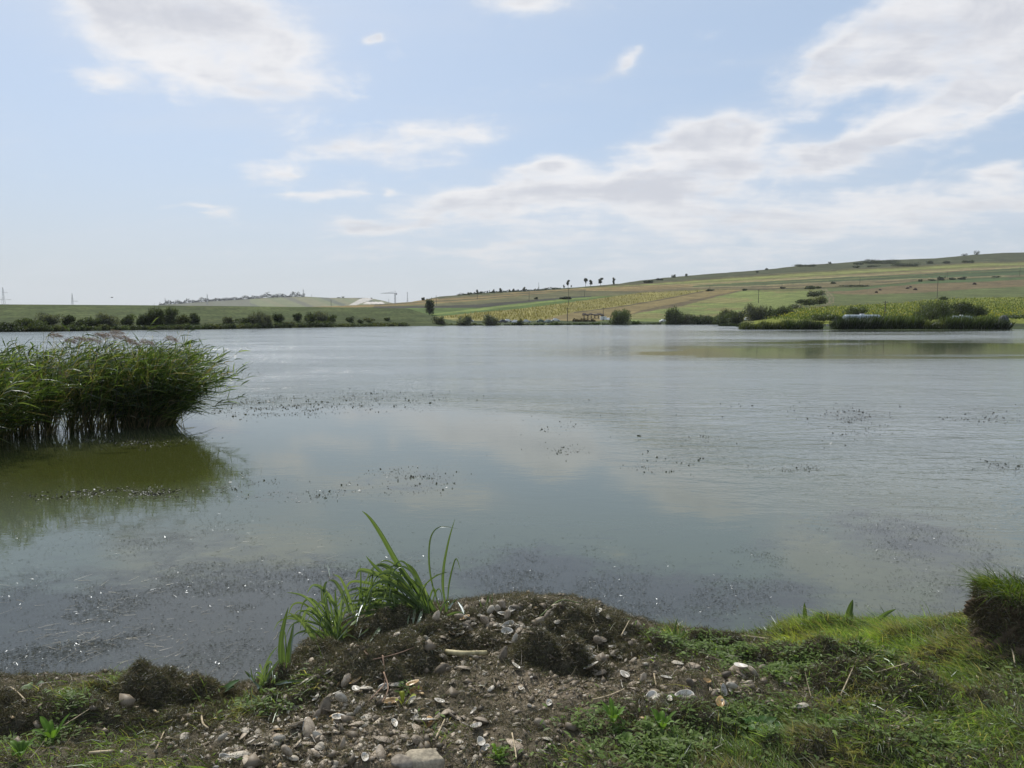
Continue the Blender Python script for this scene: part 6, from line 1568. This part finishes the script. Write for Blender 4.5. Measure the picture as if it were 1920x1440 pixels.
for u, w_, h_, lab in [(643, 5, 5, 'round dark bush on the distant hill beside the quarry'), (635, 6, 3, 'flat bush left of the round one on the distant hill'), (697, 4, 3, 'small bush on the distant hill right of the quarry')]:
    vb = float(interp_poly(u, SK2)) + .8; bush(u, vb, w_, h_, lab, D=2390, tone='far', n=90, leaf=1.4, trunk=False, grp='bushes on the distant hill')
# continuous scrub fringe on the left ridge
P = []
for u in np.arange(860, 1050, 1.6):
    vb = sky_at(u) + .4; p_ = hill_pt(u, vb); h_ = 1.2 + 3.2 * r.random() ** 2
    for _ in range(7): P.append([p_[0] + r.normal(0, .8), p_[1] + r.normal(0, 1), p_[2] + h_ * r.random() * p_[1] / F])
P = np.array(P); V, Fq, C = cards(P, r.uniform(.4, .9, len(P)), np.array([.035, .042, .03]) * r.uniform(.7, 1.4, (len(P), 1)), r, 0, .8)
tag(link('ridge_scrub', mesh_np('ridge_scrub', V, [Fq], C, False, [M_leafcol])), 'low scrub along the left part of the ridge', 'scrub', None, 'stuff')

# ================================================================== POLES, PYLONS, CRANE
def pole(u, vt, vb, label, pt=None, arm=True, r_=.16):
    pt = pt or hill_pt(u, vb); H_ = (vb - vt) * pt[1] / F
    root = empty('utility_pole', pt); tag(root, label, 'pole', 'wooden power poles on the slope')
    m = MB(); m.bar((0, 0, -.5), (0, 0, H_), r_ * 1.15, r_ * .8, 8); m.build('shaft', M_wood, root)
    if arm:
        m = MB(); m.box((0, 0, H_ - .5), (1.9, .16, .16)); m.build('crossarm', M_wood, root)
        for sx in (-.8, 0, .8):
            m = MB(); m.bar((sx, 0, H_ - .42), (sx, 0, H_ - .12), .07, .05, 6); m.build('insulator', M_dsteel, root)
for a_ in [(1064, 577, 603, 'pole near the water left of the ruined shelter'), (1066, 541, 573, 'pole half way up the slope above the maize strip'), (1131, 577, 596, 'pole beside the ruined shelter'), (992, 546, 564, 'pole on the left strips'), (1096, 546, 557, 'short pole on the strips right of the mid-slope one'),
           (818, 554, 573, 'pole beside the lone meadow tree'), (895, 551, 561, 'pole at the low left end of the ridge'), (1422, 543, 568, 'pole behind the tallest grey bush'), (1757, 523, 560, 'tall pole behind the largest round bush'), (1659, 564, 592, 'pole in the sunflowers right of the caravan'),
           (1776, 510, 525, 'pole up by the field road at right'), (1912, 500, 518, 'pole at the right picture edge'), (1612, 520, 537, 'pole on the right upper strips'), (1331, 535, 546, 'short pole in the middle of the slope'), (1466, 530, 541, 'short pole above the green field'), (621, 560, 575, 'pole at the left end of the tan strip')]:
    pt_ = None
    if a_[0] == 621: q_ = at_depth(621, 577, 700); pt_ = tuple(float(k_) for k_ in q_)
    pole(a_[0], a_[1], a_[2], a_[3], pt_, arm=a_[0] in (1064, 1066, 1131, 1422, 1757, 1659))
def pylon(u, vt, vb, D, label, arms, lean=0, wide=.13):
    x_, y_, z_ = [float(q) for q in at_depth(u, vb, D)]; H_ = (vb - vt) * D / F
    z0 = -2.0; extra = z_ - z0; Ht = H_ + extra
    root = empty('pylon', (x_, y_, z0)); tag(root, label, 'pylon', 'power pylons on the horizon')
    m = MB(); w0 = Ht * wide * .5; t_ = D / F * .20
    def wd(z): return w0 * (1 - z / Ht) * .9 + .25 * w0 * .4
    for sx in (-1, 1):
        for sy in (-1, 1): m.bar((sx * wd(0), sy * wd(0), 0), (sx * wd(Ht) * .3, sy * wd(Ht) * .3, Ht), t_, t_ * .7, 4)
    k_ = 12
    for i in range(k_):
        z1, z2 = Ht * i / k_, Ht * (i + 1) / k_; s1, s2 = (1, -1) if i % 2 else (-1, 1)
        for sy in (-1, 1): m.bar((s1 * wd(z1), sy * wd(z1), z1), (s2 * wd(z2), sy * wd(z2), z2), t_ * .6, None, 4)
    m.build('lattice_mast', M_steel, root)
    for (fz, l1, l2) in arms:
        za = extra + H_ * fz; L1 = l1 * D / F; L2 = l2 * D / F; m = MB()
        m.bar((-L1, 0, za), (L2, 0, za), t_ * .9, None, 4)
        if L1 > .1: m.bar((-L1, 0, za), (0, 0, za + 1.6 * t_ * 6), t_ * .6, None, 4)
        if L2 > .1: m.bar((L2, 0, za), (0, 0, za + 1.6 * t_ * 6), t_ * .6, None, 4)
        m.build('crossarm', M_steel, root)
pylon(7, 539, 571, 900, 'leftmost pylon behind the dam with two arms', [(.28, 8, 15), (.68, 0, 9)])
pylon(136, 550, 571, 1100, 'second pylon behind the dam with one arm to the right', [(.28, 2, 11), (.55, 2, 2)])
pylon(310, 559, 573, 1500, 'small faint mast where the distant treeline begins', [(.3, 2, 2)])
pylon(389, 551, 569, 2200, 'slim mast standing in the distant treeline', [(.3, 2, 2)])
pylon(569, 542, 558, 2500, 'thin pylon on top of the distant hill', [(.45, 3, 3), (.75, 2, 2)], wide=.08)
pylon(584, 552, 559, 2500, 'faint short mast right of the thin pylon', [], wide=.08)
pylon(764, 548, 568, 1100, 'dark lattice mast beside the crane', [(.9, 1, 1)], wide=.10)
pylon(729, 560, 568, 1300, 'faint short pole between the quarry and the crane', [], wide=.06)
pylon(1010, 530, 546, 950, 'lattice mast on the ridge left of the tall trees', [(.3, 1, 1)], wide=.13)
# crane
x_, y_, z_ = [float(q) for q in at_depth(741, 569, 1200)]; root = empty('tower_crane', (x_, y_, z_ - 6)); tag(root, 'tower crane with long jib pointing left on the horizon', 'crane')
kx = 1200 / F; Hc = 19 * kx + 6
m = MB()
for sx in (-1, 1):
    for sy in (-1, 1): m.bar((sx * .8, sy * .8, 0), (sx * .8, sy * .8, Hc), .22, None, 4)
for i in range(8): m.bar(((-1) ** i * .8, .8, Hc * i / 8), ((-1) ** (i + 1) * .8, .8, Hc * (i + 1) / 8), .12, None, 4)
m.build('mast', M_steel, root)
m = MB(); m.bar((-27 * kx, 0, Hc), (3 * kx, 0, Hc - .3), .28, None, 4); m.bar((-27 * kx, 0, Hc), (-2, 0, Hc + 1.4), .18, None, 4)
for i in range(12): m.bar((-27 * kx + i * 2.0, 0, Hc), (-27 * kx + i * 2.0 + 1, 0, Hc + .1 * i), .10, None, 4)
m.build('jib', M_steel, root)
m = MB(); m.bar((0, 0, Hc), (0, 0, Hc + 4), .3, .15, 4); m.bar((0, 0, Hc + 4), (-14 * kx, 0, Hc + .8), .1, None, 4); m.bar((0, 0, Hc + 4), (3 * kx, 0, Hc), .1, None, 4); m.build('apex', M_steel, root)
m = MB(); m.box((2.6 * kx, 0, Hc - 1.2), (1.6, 1.2, 2.2)); m.build('counterweight', M_dsteel, root)

# ================================================================== THINGS ALONG THE FAR SHORE
M_glass = simple('car_glass', (.03, .035, .04), .1, spec=.6); M_tyre = simple('tyre', (.02, .02, .02), .9)
def car(u, vb, label, paint, rz, hh=1.0, D=None, suv=False):
    pt = hill_pt(u, vb); root = empty('parked_car', pt, rz); tag(root, label, 'car', 'cars parked on the far shore')
    mt = simple('car_paint', paint, .28, spec=.6, namp=.05); L = 4.3; W = 1.74; Hb = .86 * hh; Hr = 1.46 * hh
    prof = [(-L/2, .32), (-L/2 + .05, .62), (-L/2 + .15, Hb - .02), (-L/2 + .95 if not suv else -L/2 + .3, Hb + .04), (-.95 if not suv else -L/2 + .5, Hr - .04), (-.3, Hr), (.35, Hr - .02), (1.15, Hb + .06), (L/2 - .25, Hb - .12), (L/2, .55), (L/2 - .03, .30)]
    def slab(pr, w0, w1, zt):
        m = MB(); k_ = len(pr); vs = []
        for s_ in (-1, 1):
            for (px_, pz_) in pr: ww = w0 if pz_ <= zt else w1; vs.append((px_, s_ * ww, pz_))
        fs = [tuple(range(k_ - 1, -1, -1)), tuple(range(k_, 2 * k_))] + [(i, (i + 1) % k_, k_ + (i + 1) % k_, k_ + i) for i in range(k_)]
        m.add(vs, fs); return m
    slab(prof, W / 2, W / 2 - .18, Hb + .08).build('body', mt, root)
    gl = [(prof[3][0] + .18, Hb + .06), (prof[4][0] + .06, Hr - .10), (.33, Hr - .10), (1.0, Hb + .10)]
    for s_ in (-1, 1):
        m = MB(); m.add([(x1, s_ * (W / 2 - .02 if z1 < Hb + .12 else W / 2 - .155), z1) for x1, z1 in gl], [(0, 1, 2, 3) if s_ < 0 else (3, 2, 1, 0)]); m.build('side_window', M_glass, root)
    m = MB(); m.add([(.40, -.66, Hr - .05 + .02), (.40, .66, Hr - .03), (1.16, .76, Hb + .10), (1.16, -.76, Hb + .10)], [(0, 1, 2, 3)]); m.build('windscreen', M_glass, root)
    for sx in (-1.3, 1.32):
        for sy in (-1, 1):
            m = MB(); m.bar((sx, sy * (W / 2 - .20), .31), (sx, sy * (W / 2 + .01), .31), .31, None, 12); w_ = m.build('wheel', M_tyre, root)
            m = MB(); m.bar((sx, sy * (W / 2), .31), (sx, sy * (W / 2 + .03), .31), .18, None, 10); m.build('rim', M_steel, w_)
    return root
car(753, 604.5, 'white car parked at the right end of the dam', (.72, .72, .72), .1); car(843, 606, 'dark car beside the first grey shrub', (.03, .03, .035), .3); car(836, 606, 'black car half hidden by the first grey shrub', (.05, .05, .06), 1.3)
car(880, 603.5, 'silver car behind the second grey shrub', (.50, .51, .52), 0); car(943, 605, 'dark car at the left of the cluster of cars', (.04, .04, .05), .4); car(952, 604, 'white topped car in the cluster right of the third grey shrub', (.70, .70, .70), .15)
car(966, 606, 'silver car just left of the narrow dark shrub', (.52, .53, .54), 1.2); car(987, 605, 'silver car just right of the narrow dark shrub', (.48, .49, .50), .0); car(1014, 604.5, 'dark green car left of the low green shrub', (.04, .08, .05), .2)
car(1028, 605, 'grey-green car partly behind the low green shrub', (.22, .26, .24), .8); car(1042, 602.5, 'pale silver car over the low green shrub', (.60, .62, .62), .1); car(1140, 601, 'white car between the trailer and the big dark willow', (.74, .74, .74), 1.5); car(1244, 604, 'white car at the left foot of the tall dark bush', (.74, .74, .73), .3)
# box trailer
pt_ = hill_pt(1131, 601); root = empty('box_trailer', pt_, .05); tag(root, 'white box trailer under the ruined shelter beside the big willow', 'trailer')
m = MB(); m.box((0, 0, 1.25), (3.1, 1.9, 1.7)); m.build('box', simple('trailer_white', (.66, .68, .70), .5), root)
m = MB(); m.box((0, 0, .36), (3.0, 1.6, .08)); m.bar((1.5, 0, .36), (2.6, 0, .40), .05); m.build('chassis', M_dsteel, root)
for sy in (-1, 1):
    m = MB(); m.bar((0, sy * .80, .3), (0, sy * .98, .3), .3, None, 12); m.build('wheel', M_tyre, root)
m = MB(); m.box((0, -.96, 1.25), (1.0, .02, 1.4)); m.build('door', simple('trailer_door', (.45, .47, .48), .5), root)
# ruined shelter
pt_ = hill_pt(1112, 597); root = empty('shelter', pt_); tag(root, 'ruined open shelter with a ragged thatch roof on posts', 'shelter')
kk = pt_[1] / F; r = np.random.default_rng(4); W_ = 40 * kk; Hs_ = 8.5 * kk
M_thatch = simple('old_thatch', (.060, .048, .036), .95)
for i, f_ in enumerate(np.linspace(-.42, .42, 6)):
    for yy in (-1.4, 1.4):
        m = MB(); m.bar((f_ * W_, yy, -.3), (f_ * W_ + r.normal(0, .15), yy, Hs_ * .9), .16, .13, 6); m.build('post', M_wood, root)
m = MB()
nn_ = 14; vs = []
for i in range(nn_ + 1):
    x1 = (-.5 + i / nn_) * W_; zc = Hs_ * (1 + .10 * math.sin(i * 1.3) - .12 * abs(i / nn_ - .4))
    for yy, dz_ in ((-2.1, -.5), (0, .25), (2.1, -.5)): vs.append((x1, yy + r.normal(0, .15), zc + dz_ + r.normal(0, .12)))
    for yy, dz_ in ((-2.1, -.75), (0, -.1), (2.1, -.75)): vs.append((x1, yy, zc + dz_ + r.normal(0, .12)))
fs = []
for i in range(nn_):
    b = i * 6
    for j in (0, 1): fs += [(b + j, b + j + 6, b + j + 7, b + j + 1), (b + 3 + j, b + 4 + j, b + 10 + j, b + 9 + j)]
    fs += [(b, b + 3, b + 9, b + 6), (b + 2, b + 8, b + 11, b + 5)]
fs += [(0, 1, 4, 3), (1, 2, 5, 4), (nn_ * 6, nn_ * 6 + 3, nn_ * 6 + 4, nn_ * 6 + 1), (nn_ * 6 + 1, nn_ * 6 + 4, nn_ * 6 + 5, nn_ * 6 + 2)]
m.add(vs, fs); m.build('thatch_roof', M_thatch, root)
m = MB()
for yy in (-1.4, 1.4): m.bar((-.48 * W_, yy, Hs_ * .82), (.48 * W_, yy, Hs_ * .80), .12, None, 6)
m.build('beam', M_wood, root)
for i in range(60):
    pass
bush(1085, 603, 30, 8, 'reddish-brown dry thicket in front of the ruined shelter', tone='brown', grp=None, shape='flat', trunk=False)
bush(1105, 603, 24, 6, 'second dry brown thicket under the shelter posts', tone='brown', grp=None, shape='flat', trunk=False)
# tent frame beside the white car
pt_ = hill_pt(774, 606); root = empty('awning', pt_); tag(root, 'small grey awning on a frame right of the white car', 'awning')
for sx in (-1.5, 1.5):
    for sy in (-1, 1):
        m = MB(); m.bar((sx, sy, 0), (sx, sy, 1.5), .05); m.build('pole', M_dsteel, root)
m = MB(); m.add([(-1.7, -1.2, 1.45), (1.7, -1.2, 1.45), (1.7, 1.2, 1.45), (-1.7, 1.2, 1.45), (-1.4, 0, 2.0), (1.4, 0, 2.0), (-1.7, -1.2, 1.40), (1.7, -1.2, 1.40), (1.7, 1.2, 1.40), (-1.7, 1.2, 1.40)], [(0, 1, 5, 4), (2, 3, 4, 5), (0, 4, 3), (1, 2, 5), (6, 9, 8, 7), (0, 6, 7, 1), (1, 7, 8, 2), (2, 8, 9, 3), (3, 9, 6, 0)]); m.build('canopy', simple('awning_cloth', (.30, .32, .33), .8), root)

# long silver caravan behind the reeds
def caravan(u, v0, v1, wpx, D, label, full=True):
    x_, y_, z_ = [float(q) for q in at_depth(u, v1, D)]; L = wpx * D / F; top = (v1 - v0) * D / F; zg = float(at_depth(u, 606, D)[2]); Hh = top + (z_ - zg)
    root = empty('caravan', (x_, y_, zg)); tag(root, label, 'caravan')
    mt = simple('caravan_skin', (.26, .31, .33), .4, spec=.5, namp=.08, nscale=2)
    m = MB(); W = 2.3; prof = []
    for a in np.linspace(0, math.pi, 13): prof.append((-math.cos(a), math.sin(a)))
    sec = [(-W / 2, .45)] + [(-W / 2 * (1 if k_ in (0,) else 1) * math.cos(a), Hh - .7 + .7 * math.sin(a)) for k_, a in enumerate(np.linspace(0, math.pi, 9))] + [(W / 2, .45)]
    ks = len(sec); xs = [(-L / 2, .80), (-L / 2 + .35, 1), (L / 2 - .35, 1), (L / 2, .80)]; vs = []
    for x1, s_ in xs:
        for yy, zz2 in sec: vs.append((x1, yy * (s_ * .15 + .85), .45 + (zz2 - .45) * (s_ * .5 + .5)))
    fs = []
    for a in range(3):
        for i in range(ks): fs.append((a * ks + i, (a + 1) * ks + i, (a + 1) * ks + (i + 1) % ks, a * ks + (i + 1) % ks))
    fs += [tuple(range(ks)), tuple(range(4 * ks - 1, 3 * ks - 1, -1))]; m.add(vs, fs); m.build('body', mt, root)
    for i in range(5):
        m = MB(); m.box((-L * .38 + i * L * .19, -W / 2 - .012, Hh - 1.05), (L * .09, .03, .34)); m.build('window', M_glass, root)
    m = MB(); m.box((0, 0, Hh + .10), (L * .10, .8, .30)); m.build('roof_vent', simple('vent_white', (.75, .75, .75), .5), root)
    m = MB(); m.box((0, -W / 2 - .014, Hh - 1.55), (L * .94, .03, .16)); m.build('trim_stripe', simple('stripe_teal', (.12, .22, .24), .5), root)
    for sx in (-.25, .3):
        for sy in (-1, 1):
            m = MB(); m.bar((sx * L, sy * .95, .36), (sx * L, sy * 1.12, .36), .36, None, 14); m.build('wheel', M_tyre, root)
    return root
caravan(1616, 590, 597, 66, 200, 'long silver-blue caravan with a white roof vent behind the reeds')
caravan(1802, 592, 597, 36, 196, 'second caravan, only its white roof showing right of the largest bush')
# small shelter tents
def dome_tent(u, vb, wpx, hpx, D, label, colr):
    x_, y_, z_ = [float(q) for q in at_depth(u, vb, D)]; R_ = wpx * D / F / 2; Hh = hpx * D / F
    root = empty('dome_tent', (x_, y_, z_)); tag(root, label, 'tent'); m = MB(); vs = []; fs = []
    for j in range(6):
        b = j / 5 * math.pi / 2
        for i in range(14): a = 2 * math.pi * i / 14; vs.append((R_ * math.cos(b) * math.cos(a), R_ * math.cos(b) * math.sin(a), Hh * math.sin(b)))
    for j in range(5):
        for i in range(14): fs.append((j * 14 + i, j * 14 + (i + 1) % 14, (j + 1) * 14 + (i + 1) % 14, (j + 1) * 14 + i))
    m.add(vs, fs); m.build('canopy', simple('tent_cloth', colr, .7), root, True)
    for i in range(7):
        a = 2 * math.pi * i / 7; m = MB(); m.tube([(R_ * 1.01 * math.cos(b) * math.cos(a), R_ * 1.01 * math.cos(b) * math.sin(a), Hh * 1.01 * math.sin(b)) for b in np.linspace(0, 1.5, 6)], [.03] * 6, 5); m.build('rib', M_dsteel, root)
    m = MB(); m.add([(-R_ * .35, -R_ * .96, .05), (R_ * .35, -R_ * .96, .05), (R_ * .25, -R_ * .80, Hh * .62), (-R_ * .25, -R_ * .80, Hh * .62)], [(0, 1, 2, 3)]); m.build('door_flap', M_glass, root)
dome_tent(1882, 606, 19, 15, 172, 'dark round fishing tent at the right end of the spit', (.03, .04, .03))
dome_tent(1400, 600, 9, 5.5, 285, 'small white tent in front of the tallest grey bush', (.72, .72, .70))
def chair(u, vb, D, label):
    x_, y_, z_ = [float(q) for q in at_depth(u, vb, D)]; root = empty('folding_chair', (x_, y_, z_)); root.scale = (.6, .6, .6); tag(root, label, 'chair', 'white folding chairs on the spit'); mw = simple('chair_white', (.42, .42, .41), .6)
    for sx in (-.28, .28):
        for sy in (-.25, .25):
            m = MB(); m.bar((sx, sy, 0), (sx, -sy, .5), .03); m.build('leg', mw, root)
    m = MB(); m.box((0, 0, .5), (.6, .55, .06)); m.build('seat', mw, root)
    m = MB(); m.box((0, .3, .85), (.6, .06, .7)); m.build('backrest', mw, root)
chair(1552, 613, 174, 'white folding chair in the gap of the spit'); chair(1897, 611, 176, 'white folding chair right of the dark fishing tent')

# haystacks
def stack(u, vb, w_, h_, label):
    pt_ = hill_pt(u, vb); kk = pt_[1] / F; root = empty('haystack', pt_); tag(root, label, 'haystack', 'haystacks on the brown field'); R_ = w_ * kk / 2; Hh = h_ * kk
    m = MB(); vs = []; fs = []; r = np.random.default_rng(int(u)); rb = [1.0, 1.06, .95, .70, .35, .06]; zb = [0, .25, .5, .75, .93, 1]
    for j in range(6):
        for i in range(12): a = 2 * math.pi * i / 12; q_ = R_ * rb[j] * r.uniform(.9, 1.1); vs.append((q_ * math.cos(a), q_ * math.sin(a), zb[j] * Hh))
    for j in range(5):
        for i in range(12): fs.append((j * 12 + i, j * 12 + (i + 1) % 12, (j + 1) * 12 + (i + 1) % 12, (j + 1) * 12 + i))
    fs.append(tuple(range(60, 72))); m.add(vs, fs); m.build('hay', simple('old_hay', (.060, .042, .028), .95), root, True)
for a_ in [(1643, 549, 5.5, 3.6, 'lower left haystack of the left pair'), (1650, 544.5, 5, 3, 'upper right haystack of the left pair'), (1701.5, 541.5, 6, 3.6, 'lower left haystack of the group of three'), (1707, 539, 5, 3, 'upper haystack of the group of three'), (1716, 544, 6.5, 4.5, 'biggest haystack, right one of the group of three'), (1827, 533.5, 6.5, 4, 'single haystack far right on the brown field')]: stack(*a_)

# birds
def bird(u, v, D, span, label, swim=False):
    x_, y_, z_ = [float(q) for q in at_depth(u, v, D)]
    if swim: x_, y_ = [float(q) for q in on_z(u, v, 0)]; z_ = 0.0
    root = empty('bird' if not swim else 'coot', (x_, y_, z_), .4); tag(root, label, 'bird', 'coots swimming far out' if swim else None)
    mt = simple('dark_feathers', (.03, .03, .035), .8); m = MB(); s = span
    m.tube([(-.28 * s, 0, 0), (-.15 * s, 0, .02 * s), (0, 0, .03 * s), (.14 * s, 0, .03 * s), (.22 * s, 0, .04 * s), (.27 * s, 0, .04 * s)], [.01 * s, .05 * s, .08 * s, .05 * s, .035 * s, .008 * s], 8); o_ = m.build('body', mt, root, True)
    if swim:
        o_.location = (0, 0, .03 * s); m = MB(); m.tube([(.16 * s, 0, .05 * s), (.22 * s, 0, .20 * s), (.27 * s, 0, .26 * s), (.36 * s, 0, .25 * s)], [.05 * s, .035 * s, .045 * s, .008 * s], 7); m.build('head', mt, root, True)
    else:
        for sy in (-1, 1):
            m = MB(); m.add([(.08 * s, 0, .04 * s), (-.10 * s, 0, .04 * s), (-.08 * s, sy * .25 * s, .14 * s), (.06 * s, sy * .25 * s, .15 * s), (-.10 * s, sy * .5 * s, .06 * s), (.08 * s, 0, .03 * s), (-.10 * s, 0, .03 * s), (-.08 * s, sy * .25 * s, .13 * s), (.06 * s, sy * .25 * s, .14 * s)],
                            [(0, 1, 2, 3), (3, 2, 4), (5, 8, 7, 6), (8, 4, 7)]); m.build('wing', mt, root)
bird(210, 558, 150, 1.0, 'dark bird flying low over the dam'); bird(361, 561.5, 420, .9, 'tiny far bird flying near the distant treeline')
bird(474, 622, 130, .55, 'left coot of two swimming before the dam', True); bird(479, 621.5, 130, .55, 'right coot of two swimming before the dam', True)

# ================================================================== AIR
M_haze, t, o = new_mat('haze_air')
pv = t.new('ShaderNodeVolumePrincipled'); pv.inputs['Color'].default_value = (.86, .92, 1.0, 1); pv.inputs['Density'].default_value = .000055; pv.inputs['Anisotropy'].default_value = .2
t.put(o.inputs['Volume'], pv.outputs[0])
bm = MB(); bm.box((0, 2100, 83), (9200, 5200, 173.2)); tag(bm.build('haze', M_haze), 'thin summer haze over the lake and hills', 'haze', None, 'stuff')
